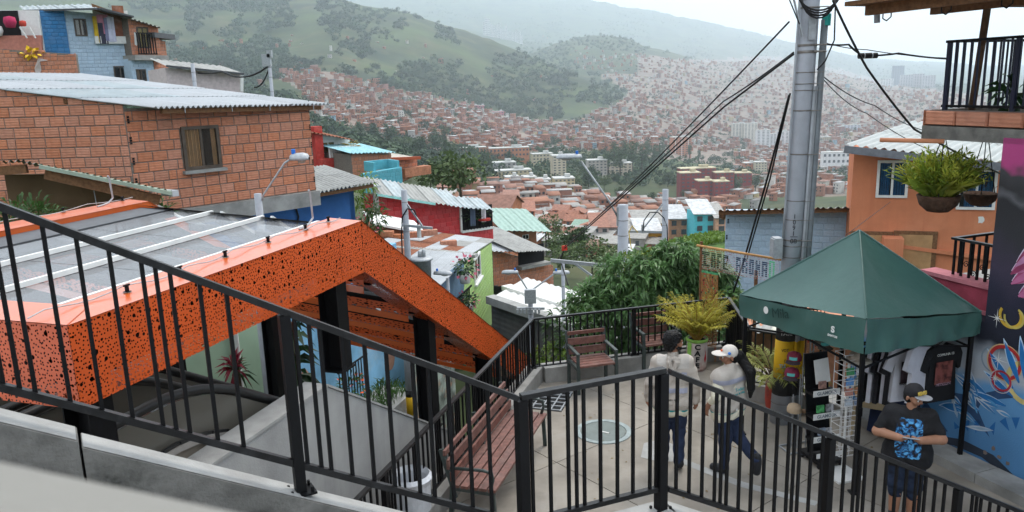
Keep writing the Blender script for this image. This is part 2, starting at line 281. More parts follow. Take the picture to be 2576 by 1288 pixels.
def hit(px, py):
    """first terrain point along the ray through a picture point"""
    r_ = ray(px, py); h = math.hypot(r_[0], r_[1]); t = DG/h; P = CAM[None]+r_[None]*t[:, None]; g = ground(P[:, 0], P[:, 1]); b = np.nonzero((P[:, 2] <= g) & (DG > 60))[0]
    if not len(b): return None
    k = b[0]; return P[max(k-1, 0)]*.5+P[k]*.5
def inpoly(x, y, poly):
    c = False; n = len(poly); j = n-1
    for i in range(n):
        xi, yi = poly[i]; xj, yj = poly[j]
        if (yi > y) != (yj > y) and x < (xj-xi)*(y-yi)/(yj-yi)+xi: c = not c
        j = i
    return c
CITY1 = [(690, 190), (800, 172), (960, 218), (1180, 264), (1330, 304), (1440, 304), (1560, 258), (1580, 235), (1540, 205), (1480, 180), (1430, 150), (1450, 118), (1560, 132), (1700, 150), (1800, 148), (1960, 142), (2100, 172), (2250, 215), (2480, 240), (2480, 480), (1850, 500), (1850, 420), (1500, 378), (1130, 388), (1000, 350), (880, 335), (770, 300), (760, 230)]
CITY2 = [(1110, 480), (1280, 478), (1500, 505), (1600, 520), (1850, 500), (1850, 640), (1560, 650), (1230, 640), (1120, 540)]
GROVE = [(1375, 385), (1500, 365), (1650, 352), (1690, 420), (1700, 470), (1860, 480), (1880, 520), (1620, 522), (1440, 500), (1370, 430)]
BELT = [(870, 325), (1000, 345), (1130, 372), (1215, 385), (1235, 470), (1140, 482), (1040, 430), (960, 385), (880, 350)]
WALLC = [(.40, .17, .1), (.37, .155, .095), (.43, .2, .125), (.34, .16, .11), (.4, .18, .11), (.42, .21, .15), (.38, .2, .15), (.62, .6, .56), (.55, .52, .45), (.4, .38, .36), (.5, .4, .2), (.3, .45, .55), (.55, .3, .25)]
WALLP = np.array([.16, .14, .14, .09, .1, .08, .06, .09, .04, .05, .02, .01, .02]); WALLP /= WALLP.sum()
ROOFC = [(.36, .17, .11), (.33, .2, .16), (.36, .34, .32), (.45, .44, .43), (.6, .6, .6), (.25, .23, .22), (.3, .16, .12)]; ROOFP = np.array([.24, .15, .2, .12, .08, .09, .12]); ROOFP /= ROOFP.sum()
def inpolyv(x, y, poly):
    c = np.zeros(len(x), bool); n = len(poly); j = n-1
    for i in range(n):
        xi, yi = poly[i]; xj, yj = poly[j]; c ^= ((yi > y) != (yj > y)) & (x < (xj-xi)*(y-yi)/((yj-yi) or 1e-9)+xi); j = i
    return c
fc = V[Q].mean(1); vv = fc-CAM; zz = np.maximum(vv@FW, 1); fpx = CX+F_PX*(vv@RT)/zz; fpy = CY-F_PX*(vv@UP)/zz
urb = (inpolyv(fpx, fpy, CITY1) | inpolyv(fpx, fpy, CITY2)) & (vv@FW > 100) & ~((fpx < 1600) & (fpx > 1300) & (fpy < 190))
X['urban'] = pm('trodden_town_ground', (.22, .17, .14), .95, .3, .05, 0, stain=(.12, .14, .07), sscale=.03, samt=.5)
V = np.concatenate([V, [[0, 0, -5.5]]]); Q = np.concatenate([Q, [[idx[i, 0], idx[i+1, 0], len(V)-1, len(V)-1] for i in range(NA-1)]]) if False else Q; o = npmesh('terrain', V, Q, [X['terrain'], X['urban']], smooth=True, mi=urb.astype(int)); o['kind'] = 'structure'
seen = {}; HS = []
def spot(px, py, sep, reg=seen):
    p = hit(px, py)
    if p is None: return None
    k = (int(p[0]//sep), int(p[1]//sep))
    if k in reg: return None
    reg[k] = 1; return p
tries = 0
while len(HS) < 9500 and tries < 42000:
    tries += 1; px = random.uniform(400, 2480); py = random.uniform(90, 570)
    if inpoly(px, py, CITY2): pr = 1.
    elif inpoly(px, py, CITY1): pr = .45 if (px < 1600 and py < 190 and px > 1300) else 1.
    elif inpoly(px, py, BELT) or inpoly(px, py, GROVE): continue
    elif px < 760: pr = .035 if py > 60 and py < 240 else 0
    else: pr = .006
    if py > 380 and px < 1850 and not inpoly(px, py, CITY2): continue
    if random.random() > pr: continue
    if 1540 < px < 1850 and abs((px-1560)-(py-420)*-1.1) < 4: continue
    if (fbm(np.array([px/38.]), np.array([py/17.]), 2, 21)[0] > .66) and py > 130: continue     # gaps where trees stand
    p = spot(px, py, 5.6)
    if p is not None:
        a_ = np.round(fbm(np.array([p[0]/260]), np.array([p[1]/260]), 2, 40)[0]*5)/5*2.2-.8; u_, v_ = p[0]*math.cos(a_)+p[1]*math.sin(a_), p[1]*math.cos(a_)-p[0]*math.sin(a_)
        if v_ % 44 < 7 or u_ % 105 < 8: continue     # streets
    if p is not None and np.hypot(p[0], p[1]) > 300: HS.append(p)
HS = np.array(HS); N = len(HS); dist = np.hypot(HS[:, 0], HS[:, 1])
w = RNG.uniform(4.2, 7.6, N); dp = RNG.uniform(5, 8, N); h = RNG.choice([3.2, 5.6, 8.2], N, p=[.3, .48, .22])*RNG.uniform(.9, 1.12, N); th = np.round(fbm(HS[:, 0]/260, HS[:, 1]/260, 2, 40)*5)/5*2.2-.8; th = th+np.round((np.arctan2(-HS[:, 0], HS[:, 1])-th)/(math.pi/2))*(math.pi/2)+RNG.normal(0, .05, N); big = RNG.random(N) < .07; w = np.where(big, w*1.9, w); h = np.where(big, h*1.35, h)
cs, sn = np.cos(th), np.sin(th); rise = np.where(RNG.random(N) < .6, RNG.uniform(.3, 1.1, N), .05)
def loc2w(x, y, z): return np.stack([HS[:, 0]+x*cs-y*sn, HS[:, 1]+x*sn+y*cs, HS[:, 2]+z], -1)
b8 = [loc2w(sx*w/2, sy*dp/2, zz) for zz in (np.full(N, -7.), h) for sy in (-1, 1) for sx in (-1, 1)]
b8[6] = b8[6]+np.stack([0*h, 0*h, rise], -1); b8[7] = b8[7]+np.stack([0*h, 0*h, rise], -1)
Vw = np.stack(b8, 1).reshape(-1, 3); base = np.arange(N)[:, None]*8
Fq = np.concatenate([base+np.array([f]) for f in ((0, 1, 5, 4), (2, 6, 7, 3), (0, 4, 6, 2), (1, 3, 7, 5))]); wc = np.array(WALLC)[RNG.choice(len(WALLC), N, p=WALLP)]*RNG.uniform(.75, 1.2, (N, 1)); wcol = np.tile(wc, (4, 1))
Vr = [loc2w(sx*(w/2+.35), sy*(dp/2+.4), h+.05+(rise if sy > 0 else 0)+e) for e in (0, .16) for sy in (-1, 1) for sx in (-1, 1)]; Vr = np.stack(Vr, 1).reshape(-1, 3)
rb = base+N*8; Fr = np.concatenate([rb+np.array([f]) for f in ((4, 5, 7, 6), (0, 1, 5, 4), (0, 4, 6, 2), (1, 3, 7, 5))]); rc = np.array(ROOFC)[RNG.choice(len(ROOFC), N, p=ROOFP)]*RNG.uniform(.8, 1.2, (N, 1)); rcol = np.tile(rc, (4, 1))
wins = []; 
for fl in (0, 1, 2):
    for s in (-.27, .22):
        ok = (h > 2.6*(fl+1)+.3) & (RNG.random(N) < .85); cx_ = s*w; z0 = 2.7*fl+1.0
        wins.append(np.stack([loc2w(cx_+a*.55, -dp/2-.06, z0+b_) for a, b_ in ((-1, 0), (1, 0), (1, 1.25), (-1, 1.25))], 1)[ok])
wins = np.concatenate(wins).reshape(-1, 3); wf = np.arange(len(wins)).reshape(-1, 4)+N*16; gc = np.tile(np.array([[.03, .03, .035]]), (len(wf), 1))
X['tint'] = pm('house_paint_and_brick', (.4, .3, .2), .9, .3, .5, 0, attr=True)
o = npmesh('hillside_houses', np.concatenate([Vw, Vr, wins]), np.concatenate([Fq, Fr, wf]), X['tint'], col=np.concatenate([wcol, rcol, gc]))
tag(o, 'dense brick houses covering the far slopes and the valley floor', 'houses', kind='stuff')
# ---------------------------------------------------------------- far trees
def canopy(pts, size, n, mat, name):
    """rough tree crowns of many small faces at the given ground points"""
    M_ = len(pts); R = size[:, None]; d = RNG.normal(size=(M_, n, 3)); d /= np.linalg.norm(d, axis=2)[..., None]; q = RNG.uniform(.55, 1.05, (M_, n, 1))
    C = pts[:, None, :]+np.array([0, 0, 1.])*R[..., None]*.75+d*q*R[..., None]*np.array([1, 1, .78]); L = R[..., None]*RNG.uniform(.28, .55, (M_, n, 1)); t1 = np.cross(d, RNG.normal(size=d.shape)); t1 /= np.linalg.norm(t1, axis=2)[..., None]; t2 = np.cross(d, t1)+d*RNG.uniform(-.4, .4, (M_, n, 1))
    Vt = np.stack([C-t1*L*.6, C+t2*L*.5, C+t1*L*.6, C-t2*L*.5], 2).reshape(-1, 3); return npmesh(name, Vt, np.arange(len(Vt)).reshape(-1, 4), mat)
TP = []; TS = []; reg2 = {}
for i in range(42000):
    px = random.uniform(250, 2450); py = random.uniform(-30, 470); g = fbm(np.array([px/70.]), np.array([py/45.]), 3, 77)[0]
    if inpoly(px, py, CITY1): ok = (fbm(np.array([px/38.]), np.array([py/17.]), 2, 21)[0] > .6) or random.random() < .04; sz = random.uniform(2.5, 5.5)
    elif inpoly(px, py, BELT): ok = random.random() < .8; sz = random.uniform(3.5, 6.5)
    elif inpoly(px, py, GROVE) or (py > 380 and px < 1860 and px > 1080): ok = random.random() < .3; sz = random.uniform(3, 6)
    else: ok = g > .465 and random.random() < .95; sz = random.uniform(4.5, 9.5)
    if not ok: continue
    p = spot(px, py, 5., reg2)
    if p is not None and np.hypot(p[0], p[1]) > 380: TP.append(p); TS.append(sz)
    if len(TP) > 12500: break
o = canopy(np.array(TP), np.array(TS), 34, fmat('far_woods_leaf', (.035, .064, .026), .1, .5, .8, .01), 'distant_woods'); tag(o, 'trees and scrub scattered over the far hills and slopes', 'woods', kind='stuff')
# trees standing along the skyline of the green hill
# ---------------------------------------------------------------- single trees in the valley
def make_tree(name, H, R, nc, nl, mat, tall=1., ls=.09):
    t = thing(name, '', 'tree'); tr = MB(); pts = [Vector((random.uniform(-.1, .1)*z, random.uniform(-.1, .1)*z, z*H)) for z in (0, .25, .5, .8)]; tr.tube(pts, [H*.03, H*.022, H*.016, H*.006], 6)
    C = []; D = []; S = []
    for k in range(nc):
        a = random.uniform(0, 6.28); rr = R*math.sqrt(random.random())*.85; zz = H*random.uniform(.42, .92); e = 1-.55*abs(zz/H-.62)/.4
        c = Vector((math.cos(a)*rr*e, math.sin(a)*rr*e, zz)); r0 = R*random.uniform(.22, .42)
        tr.tube([pts[1].lerp(pts[3], min(1, zz/H*.8)), c], [H*.007, H*.002], 4, False)
        P, d = bush_pts(nl, c, (r0, r0, r0*.75*tall), .5); C.append(P); D.append(d+rdir(nl)*.8); S.append(np.full(nl, H*ls)*RNG.uniform(.6, 1.3, nl))
    tr.build('trunk', X['bark'], t); leafmesh('crown', np.concatenate(C), np.concatenate(D), np.concatenate(S), mat, t, .7, .1, .1, 'stuff'); return t
protoT = [make_tree('broadleaf_tree', 11, 5.5, 26, 42, X['leaf_far']), make_tree('broadleaf_tree', 9, 5, 20, 42, X['leaf_far2']), make_tree('eucalyptus_tree', 24, 6, 24, 44, X['leaf_far'], 1.1, .045), make_tree('conifer_tree', 10, 1.6, 24, 30, X['leaf_far'], 1.6, .06)]
TL = ['rounded dark green tree in the valley', 'pale green bushy tree in the valley', 'tall slender eucalyptus standing in the valley grove', 'narrow dark conifer between the valley houses']
def put_tree(k, px, py, s=1., used=[]):
    p = hit(px, py)
    if p is None: return
    o = protoT[k] if k not in used else copy_tree(protoT[k])
    if k not in used: used.append(k)
    o.location = (p[0], p[1], p[2]-.3); o.rotation_euler[2] = random.uniform(0, 6.28); o.scale = (s, s, s*random.uniform(.9, 1.1)); o['label'] = TL[k]; o['category'] = 'tree'; o['group'] = TL[k]+' group'
for px, py, s in [(1130, 408, 1.6), (1165, 428, 1.3), (1185, 462, 1.2), (1215, 432, 1.5), (1110, 455, 1.4), (1095, 380, 1.5), (1225, 470, 1.0), (1150, 470, 1.2), (1060, 395, 1.6), (1030, 382, 1.4), (985, 362, 1.5), (940, 350, 1.5), (905, 345, 1.3), (1280, 405, 1.0), (1000, 372, 1.2), (1480, 470, 1.5), (1445, 480, 1.2), (1410, 486, 1.1), (1520, 478, 1.3), (1560, 500, .9), (1870, 470, 2.0), (1845, 488, 1.6), (1900, 480, 1.5), (1640, 520, .9), (1680, 470, 1.2), (1720, 500, .8)]: put_tree(random.choice((0, 0, 1)), px, py, s)
for px, py, s in [(1495, 430, 1.0), (1530, 445, 1.15), (1560, 450, 1.25), (1590, 440, 1.35), (1615, 435, 1.3), (1645, 425, 1.1), (1095, 372, .9), (1120, 378, 1.0), (1545, 425, 1.2), (1570, 420, 1.3), (1630, 405, 1.2), (1660, 415, 1.0)]: put_tree(2, px, py, s)
for px, py, s in [(1735, 402, 2.2), (1758, 405, 1.8), (1718, 548, .9), (1340, 560, .7)]: put_tree(3, px, py, s)
# ---------------------------------------------------------------- apartment blocks
winm = MB().box((0, 0, 0), (1, .12, 1)).mesh('window', X['dark']); WM = pm('block_window', (.07, .08, .09), .3, .3, 3, 0)
winm.materials[0] = WM
def block(name, label, px0, px1, yt, yb, d, rows, colsN, col, yaw=.18, roof=(.5, .5, .48), dep=12, group=None, pil=None):
    P = aty((px0+px1)/2, yb, d); a = math.atan2(P.x, P.y); s = math.hypot(P.x, P.y); Wd = (px1-px0)/F_PX*s*1.0; Ht = (yb-yt)/F_PX*s
    t = thing(name, label, 'building', P, -a+yaw, group); key = 'blk%s' % (col,)
    if key not in X: X[key] = pm('facade_paint', col, .85, .1, .3, 0, streak=([c*.75 for c in col], .5))
    if 'rf%s' % (roof,) not in X: X['rf%s' % (roof,)] = pm('block_roof', roof, .9, .2, .3, 0)
    part('wall', X[key], t, lambda b: b.box((0, dep/2, Ht/2-10), (Wd, dep, Ht+20)))
    part('roof', X['rf%s' % (roof,)], t, lambda b: (b.box((0, dep/2, Ht+.35), (Wd+.5, dep+.5, .7)), b.box((Wd*.2, dep/2, Ht+1.8), (Wd*.25, dep*.3, 2.4))))
    ch = Ht/rows; cw = Wd/colsN
    for i in range(rows):
        for j in range(colsN): inst(winm, 'window', t, ((j+.5)*cw-Wd/2, -.03, (i+.55)*ch), sc=(cw*.5, 1, ch*.42))
    if pil:
        for j in range(1, colsN, 2): part('pilaster', X[pil], t, lambda b: b.box((j*cw-Wd/2, -.25, Ht/2), (cw*.16, .5, Ht)))
    return t
BG, RD, BR = (.55, .45, .28), (.24, .045, .045), (.44, .19, .11)
X['pilw'] = pm('white_pilaster', (.65, .65, .65), .8, .1, 1, 0)
for i, a in enumerate([(1274, 1309, 447, 480, 540), (1318, 1351, 447, 484, 535), (1352, 1387, 453, 490, 525), (1395, 1447, 450, 490, 530)]): block('apartment_block', ['beige five storey apartment block left of the grey stair gap', 'beige five storey apartment block right of the grey stair gap', 'beige five storey apartment block third from left in its row', 'widest beige five storey apartment block below the street lamp arm'][i], *a, 5, [3, 3, 3, 5][i], BG, .15)
block('apartment_block', 'long low beige apartment row behind the front beige blocks', 1240, 1339, 430, 455, 610, 3, 9, (.52, .43, .28)); block('apartment_block', 'grey apartment block with dark red columns behind the beige ones', 1240, 1300, 410, 436, 680, 3, 5, (.4, .38, .37))
block('apartment_tower', 'slim cream apartment tower behind the lamp arm', 1391, 1425, 393, 452, 640, 9, 3, (.58, .5, .38)); block('apartment_block', 'grey apartment block between eucalyptus trees', 1479, 1528, 404, 440, 720, 5, 5, (.4, .36, .32)); block('apartment_block', 'cream apartment slab seen right of the lamp head', 1340, 1392, 388, 412, 780, 3, 6, (.55, .47, .33)); block('apartment_block', 'pale low apartment slab behind the grove', 1525, 1590, 412, 445, 760, 5, 6, (.5, .42, .32))
block('school_block', 'long orange brick school block with flat pale roof', 1122, 1224, 373, 395, 800, 2, 12, BR, .1); block('school_block', 'long orange brick school block with blue end panel', 1232, 1332, 373, 396, 800, 2, 11, (.46, .19, .1), .1)
block('apartment_tower', 'orange brick apartment tower with white concrete grid', 1690, 1739, 347, 408, 1230, 13, 6, (.5, .22, .13), .35, pil='pilw')
for i, a in enumerate([(1712, 1762, 437, 492, 640), (1757, 1795, 457, 503, 615), (1796, 1834, 459, 503, 610), (1713, 1800, 425, 450, 700), (1800, 1846, 436, 470, 690), (1846, 1890, 437, 462, 720)]): block('apartment_block', ['dark red apartment block leftmost in the red estate', 'dark red apartment block in front, middle of the red estate', 'dark red apartment block in front, right of the middle one', 'long dark red apartment row at the back of the red estate', 'dark red apartment block behind the big round tree', 'dark red low block at the right end of the red estate'][i], *a, [6, 5, 5, 3, 4, 3][i], [4, 3, 3, 7, 4, 4][i], RD, .3, (.5, .44, .3))
for a, rc_, c, l in [((1842, 1872, 314, 372, 1700), (18, 4), (.6, .57, .5), 'left cream twin tower left of the utility pole'), ((1872, 1903, 314, 371, 1690), (18, 4), (.62, .59, .52), 'right cream twin tower left of the utility pole'), ((1903, 1935, 331, 381, 1600), (14, 3), (.66, .66, .66), 'white tower with brick red side'), ((1937, 1951, 340, 381, 1600), (13, 2), (.6, .6, .6), 'narrow grey white tower next to the utility pole'), ((1953, 1983, 334, 376, 1620), (13, 3), (.65, .62, .62), 'white tower half hidden by the utility pole'), ((2122, 2160, 319, 356, 1750), (12, 5), (.55, .56, .62), 'navy and white striped apartment tower'), ((2108, 2122, 322, 354, 1750), (11, 2), (.3, .13, .1), 'brown brick tower beside the striped tower'), ((2058, 2088, 347, 366, 1650), (5, 6), (.4, .33, .22), 'brown office block right of the utility pole'), ((2243, 2268, 176, 240, 3900), (24, 5), (.2, .22, .27), 'dark grey skyscraper on the far right slope'), ((2215, 2242, 205, 246, 3800), (14, 5), (.6, .6, .6), 'white tower left of the dark skyscraper'), ((2264, 2290, 198, 255, 3600), (18, 5), (.42, .4, .42), 'grey pink slab tower right of the skyscraper'), ((2292, 2318, 196, 255, 3600), (18, 5), (.42, .38, .4), 'second grey pink slab tower'), ((2319, 2346, 200, 257, 3550), (18, 5), (.43, .4, .41), 'third grey pink slab tower by the balcony'), ((1900, 1928, 410, 440, 950), (5, 4), (.52, .48, .36), 'cream block with grid of windows left of the pole'), ((1872, 1900, 412, 440, 960), (4, 3), BR, 'brick block attached to the cream one'), ((2074, 2156, 386, 414, 1050), (2, 8), (.7, .7, .7), 'wide white hall below the orange house roof')]: block('apartment_tower' if rc_[0] > 6 else 'city_block', l, *a, rc_[0], rc_[1], c, .25)
for i, (x0, x1) in enumerate([(1169, 1184), (1186, 1203), (1205, 1221), (1224, 1245), (1247, 1268)]): block('apartment_block', 'pink apartment block number %s from the left at the foot of the green hill' % ['one', 'two', 'three', 'four', 'five'][i], x0, x1, 266+(i > 2)*15, 290+(i > 2)*16, 1560, 4, 3, (.55, .2, .24), .1, (.6, .6, .6))
for i in range(16):
    x0 = 1216+i*6.3; block('tower_block', 'pale hazy tower block behind the green hill', x0, x0+5.2, 52+i*2.1+random.uniform(-6, 8), 108+random.uniform(-3, 6), 5200, 12, 2, (.62, .6, .58), random.uniform(-.3, .3), group='hazy tower cluster behind the hill')
# ---------------------------------------------------------------- nearer valley houses, one by one
HC = {'brick': (.40, .165, .095), 'pale_brick': (.42, .22, .14), 'grey': (.36, .34, .32), 'white': (.62, .61, .58), 'cream': (.56, .5, .38), 'peach': (.6, .33, .22), 'yellow': (.68, .42, .06), 'blue': (.16, .4, .62), 'orange': (.6, .2, .07), 'green': (.3, .42, .25)}
for k in HC: X['h_'+k] = pm('house_wall_'+k, HC[k], .9, .2, 1.5, .3, 12, rnd=.14, stain=[c*.6 for c in HC[k]], sscale=.6, samt=.35)
RC = {'tile': (.28, .13, .09), 'fibre': (.34, .33, .31), 'zinc': (.56, .57, .58), 'rust': (.25, .13, .09), 'green_sheet': (.25, .38, .3)}
for k in RC: X['r_'+k] = pm('roof_'+k, RC[k], .8, .22, 1.2, .5, 20, rnd=.16, wave=('X', 5, .2), stain=[c*.55 for c in RC[k]], sscale=.8, samt=.5)
def make_house(wk, rk, Wd, Dp, H, gable):
    t = thing('valley_house', '', 'house'); b = MB().box((0, 0, H/2-4), (Wd, Dp, H+8))
    if gable: b.prism([(-Wd/2, -Dp/2, H), (-Wd/2, Dp/2, H), (-Wd/2, 0, H+Dp*.18)], (Wd, 0, 0))
    b.build('wall', X['h_'+wk], t); r = MB(); ov = .5
    if gable:
        for s in (-1, 1): r.add(*(lambda P: (P+[p+Vector((0, 0, .12)) for p in P], [(0, 1, 2, 3), (4, 7, 6, 5), (0, 4, 5, 1), (1, 5, 6, 2), (2, 6, 7, 3), (3, 7, 4, 0)]))([Vector((-Wd/2-ov, 0, H+Dp*.18+.02)), Vector((Wd/2+ov, 0, H+Dp*.18+.02)), Vector((Wd/2+ov, s*(Dp/2+ov), H-ov*.36)), Vector((-Wd/2-ov, s*(Dp/2+ov), H-ov*.36))]))
    else: r.add(*(lambda P: (P+[p+Vector((0, 0, .12)) for p in P], [(0, 1, 2, 3), (4, 7, 6, 5), (0, 4, 5, 1), (1, 5, 6, 2), (2, 6, 7, 3), (3, 7, 4, 0)]))([Vector((-Wd/2-ov, -Dp/2-ov, H+.05)), Vector((Wd/2+ov, -Dp/2-ov, H+.05)), Vector((Wd/2+ov, Dp/2+ov, H+.85)), Vector((-Wd/2-ov, Dp/2+ov, H+.85))]))
    r.build('roof', X['r_'+rk], t)
    for fl in range(int(H//2.7)):
        for s in (-.28, .2): inst(winm, 'window', t, (s*Wd, -Dp/2-.03, fl*2.7+1.7), sc=(1.15, 1, 1.15))
        if fl: part('balcony', X['h_'+wk], t, lambda b: b.box((.2*Wd, -Dp/2-.5, fl*2.7+.45), (2.2, 1., .9)))
    inst(winm, 'door', t, (-.02*Wd, -Dp/2-.02, 1.05), sc=(.9, 1, 2.1)); return t
KIND = [('brick', 'tile', 7, 8, 5.6, 1), ('brick', 'fibre', 6.5, 8, 5.4, 0), ('brick', 'zinc', 7, 7, 3.0, 0), ('pale_brick', 'fibre', 7.5, 8, 5.6, 0), ('pale_brick', 'tile', 6, 8, 3.1, 1), ('white', 'tile', 7, 8, 5.6, 1), ('grey', 'fibre', 7, 8, 5.5, 0), ('brick', 'rust', 8, 7, 3.1, 0), ('cream', 'fibre', 7, 8, 5.5, 0), ('peach', 'tile', 7, 8, 5.6, 1), ('brick', 'tile', 8, 9, 8.2, 1), ('white', 'zinc', 7, 8, 3.1, 0), ('orange', 'tile', 6.5, 7, 5.5, 1), ('green', 'green_sheet', 7, 8, 5.5, 0)]
PROTO = [make_house(*k) for k in KIND]; KP = [5, 10, 7, 9, 4, 4, 8, 8, 5, 2, 5, 5, 1, 2]
KL = [('%s walled house with %s roof, %s storey' % (k[0].replace('_', ' '), {'tile': 'red tiled', 'fibre': 'grey sheet', 'zinc': 'white zinc', 'rust': 'rusty sheet', 'green_sheet': 'green sheet'}[k[1]], {3.0: 'single', 3.1: 'single', 8.2: 'three'}.get(k[4], 'two'))) for k in KIND]
def copy_house(k, used=[]):
    o = PROTO[k] if k not in used else copy_tree(PROTO[k]); used.append(k); o['label'] = KL[k]; o['group'] = KL[k]+'s'; return o
reg3 = {}; cnt = 0; tr_ = 0
while cnt < 285 and tr_ < 6000:
    tr_ += 1; px = random.uniform(1110, 1850); py = random.uniform(478, 655)
    if not inpoly(px, py, CITY2) or (px > 1690 and py > 590): continue
    p = hit(px, py)
    if p is None or np.hypot(p[0], p[1]) > 330 or np.hypot(p[0], p[1]) < 135: continue
    kk = (int((p[0]*.9+p[1]*.3)//5.4), int((p[1]*.9-p[0]*.3)//6.4))
    if kk in reg3: continue
    reg3[kk] = 1; o = copy_house(random.choices(range(len(KIND)), KP)[0]); o.location = (p[0], p[1], p[2]); o.rotation_euler[2] = -.32+random.choice((0, 0, 0, 1.57))+random.gauss(0, .05); s = random.uniform(.62, .82); o.scale = (s, s, s*random.uniform(.95, 1.3)); cnt += 1
ORD = 'first second third fourth fifth sixth seventh eighth ninth tenth eleventh twelfth thirteenth fourteenth fifteenth sixteenth seventeenth eighteenth nineteenth'.split()
def ordinal(k):
    if k < 19: return ORD[k]
    t_, u_ = divmod(k+1, 10); return ('twentieth thirtieth fortieth fiftieth'.split()[t_-2] if u_ == 0 else 'twenty thirty forty fifty'.split()[t_-2]+'-'+ORD[u_-1])
def number_labels(tail):
    by = {}
    for o in COL.objects:
        if o.parent is None and o.get('group') and o.type == 'EMPTY' and tail[0](o): by.setdefault(o['label'], []).append(o)
    for lb_, os_ in by.items():
        os_.sort(key=lambda o: proj(o.location)[0])
        if len(os_) > 1:
            for k, o in enumerate(os_): o['label'] = '%s, %s from left of its kind' % (lb_, ordinal(min(k, 58)))
number_labels((lambda o: o.get('category') in ('house', 'tree', 'building'),))
# ---------------------------------------------------------------- haze
HB = 13600.; zb = float(ZFULL.min())-2; zt = float(max(ZFULL.max(), 40))+25
hz = part('haze', None, None, lambda b: b.box((0, 0, (zb+zt)/2), (2*HB, 2*HB, zt-zb))); hm = bpy.data.materials.new('haze_air'); hm.use_nodes = True; n_ = hm.node_tree.nodes; n_.remove(n_['Principled BSDF'])
pv = n_.new('ShaderNodeVolumePrincipled'); pv.inputs['Density'].default_value = .00016; pv.inputs['Color'].default_value = (.80, .91, 1, 1); pv.inputs['Anisotropy'].default_value = .6; hm.node_tree.links.new(pv.outputs[0], n_['Material Output'].inputs['Volume'])
hm.cycles.homogeneous_volume = True; hz.data.materials[0] = hm; tag(hz, kind='stuff')
lg = part('lower_ground', X['conc_d'], None, lambda b: b.lathe([(0, -5.2), (12.4, -5.0)], n=48)); tag(lg, kind='structure')
# ================================================================ frames, stairs, plaza, escalator canopy
class Frame:
    """local axes: x along the given heading, y to its left, z up"""
    def __init__(s, P, az): s.P = Vector((P[0], P[1], 0)); s.az = az; s.u = azdir(az); s.n = Vector((-s.u.y, s.u.x, 0)); s.rz = math.atan2(s.u.y, s.u.x)
    def pl(s, x, y, w=0): p = onp(x, y, s.P+s.n*w, s.az); return (p-s.P).dot(s.u), p.z
    def wz(s, x, y, z): p = atz(x, y, z)-s.P; return p.dot(s.u), p.dot(s.n)
    def loc(s, p): q = Vector(p)-s.P; return Vector((q.dot(s.u), q.dot(s.n), p[2]))
    def thing(s, name, label, cat, group=None): return thing(name, label, cat, s.P, s.rz, group)
UB = MB().box((0, 0, .5), (1, 1, 1))
def sbar(name, mat, parent, a, b, w, h=None): return part(name, mat, parent, lambda m: m.bar(a, b, w, h))
balm = MB().box((0, 0, -.5), (1, 1, 1)).mesh('baluster', X['black'])
def railing(t, top, drop, bal, posts, base, bw=.0195, pw=.056, tw=.052, th=.034, bmat='black', plate=True):
    """top: local 3-D polyline; bal / posts: local x positions; the rail follows z of the line"""
    xs = [p[0] for p in top]; zs = [p[2] for p in top]; ys = [p[1] for p in top]; f = lambda x: (float(np.interp(x, xs, ys)), float(np.interp(x, xs, zs)))
    part('top_rail', X['rail_top'], t, lambda m: [m.bar(Vector(top[i]), Vector(top[i+1]), tw, th) for i in range(len(top)-1)])
    part('bottom_rail', X['rail_top'], t, lambda m: [m.bar(Vector(top[i])-Vector((0, 0, drop)), Vector(top[i+1])-Vector((0, 0, drop)), .04, .035) for i in range(len(top)-1)])
    for x in bal: y, z = f(x); inst(balm, 'baluster', t, (x, y, z-th/2-.001), sc=(bw, bw, drop-th/2-.016))
    for x in posts:
        y, z = f(x); o = inst(balm, 'post', t, (x, y, z-th/2-.002), sc=(pw, pw, base-th/2-.004))
        if plate: part('base_plate', X['black'], t, lambda m: (m.box((x, y, z-base+.006), (.15, .12, .012)), [m.box((x+i*.055, y+j*.04, z-base+.025), (.014, .014, .03)) for i in (-1, 1) for j in (-1, 1)]))
# ---- stairs the photograph is taken from
P1, P2 = Vector((0, 4.6, 2.78)), atz(1672, 930, 2.78); P3 = atz(2570, 1288, .95)
fs = Frame(P1, 60)
SL = .585
def flight(s): return 2.78-SL*s if s < 0 else 2.78      # height of the rail top along the upper flight
st = fs.thing('stair_railing', 'black steel railing of the upper stair flight, sloping down to a corner post', 'railing')
bx = [(8, 968), (50, 979), (90, 990), (178, 1013), (258, 1035), (335, 1057), (412, 1080), (445, 1089), (480, 1099), (550, 1119), (615, 1138), (776, 1186), (811, 1196), (836, 1203), (889, 1218), (944, 1233), (996, 1247), (1059, 1264), (1096, 1273), (1144, 1287), (1191, 1300), (1239, 1313), (-40, 955), (-90, 940), (-150, 925)]
bs = [fs.pl(*p)[0] for p in bx]; sp0 = fs.pl(712, 778)[0]
railing(st, [(-3.9, 0, flight(-3.9)), (0, 0, 2.78)], .86, bs, [sp0, -3.05], 1.03)
st2 = fs.thing('landing_railing', 'black steel railing of the level stair landing between two corner posts', 'railing'); l2 = fs.loc(P2)
railing(st2, [(.03, 0, 2.78), (l2.x, l2.y, 2.78)], .87, [fs.pl(x, 1100)[0] for x in (1335, 1377, 1419, 1437, 1455, 1492, 1530, 1565, 1603, 1618, 1638)], [.03, l2.x-.02], 1.05, pw=.068)
d3 = (P3-P2); f3 = Frame(P2, math.degrees(math.atan2(d3.x, d3.y))); L3 = f3.loc(P3).x
st3 = f3.thing('lower_stair_railing', 'black steel railing running down the lower stair flight to the right', 'railing')
b3 = []; s = .1; k = 0
while s < L3+.4: b3.append(s); s += (.105, .105, .105, .05, .05, .105, .105)[k % 7]; k += 1
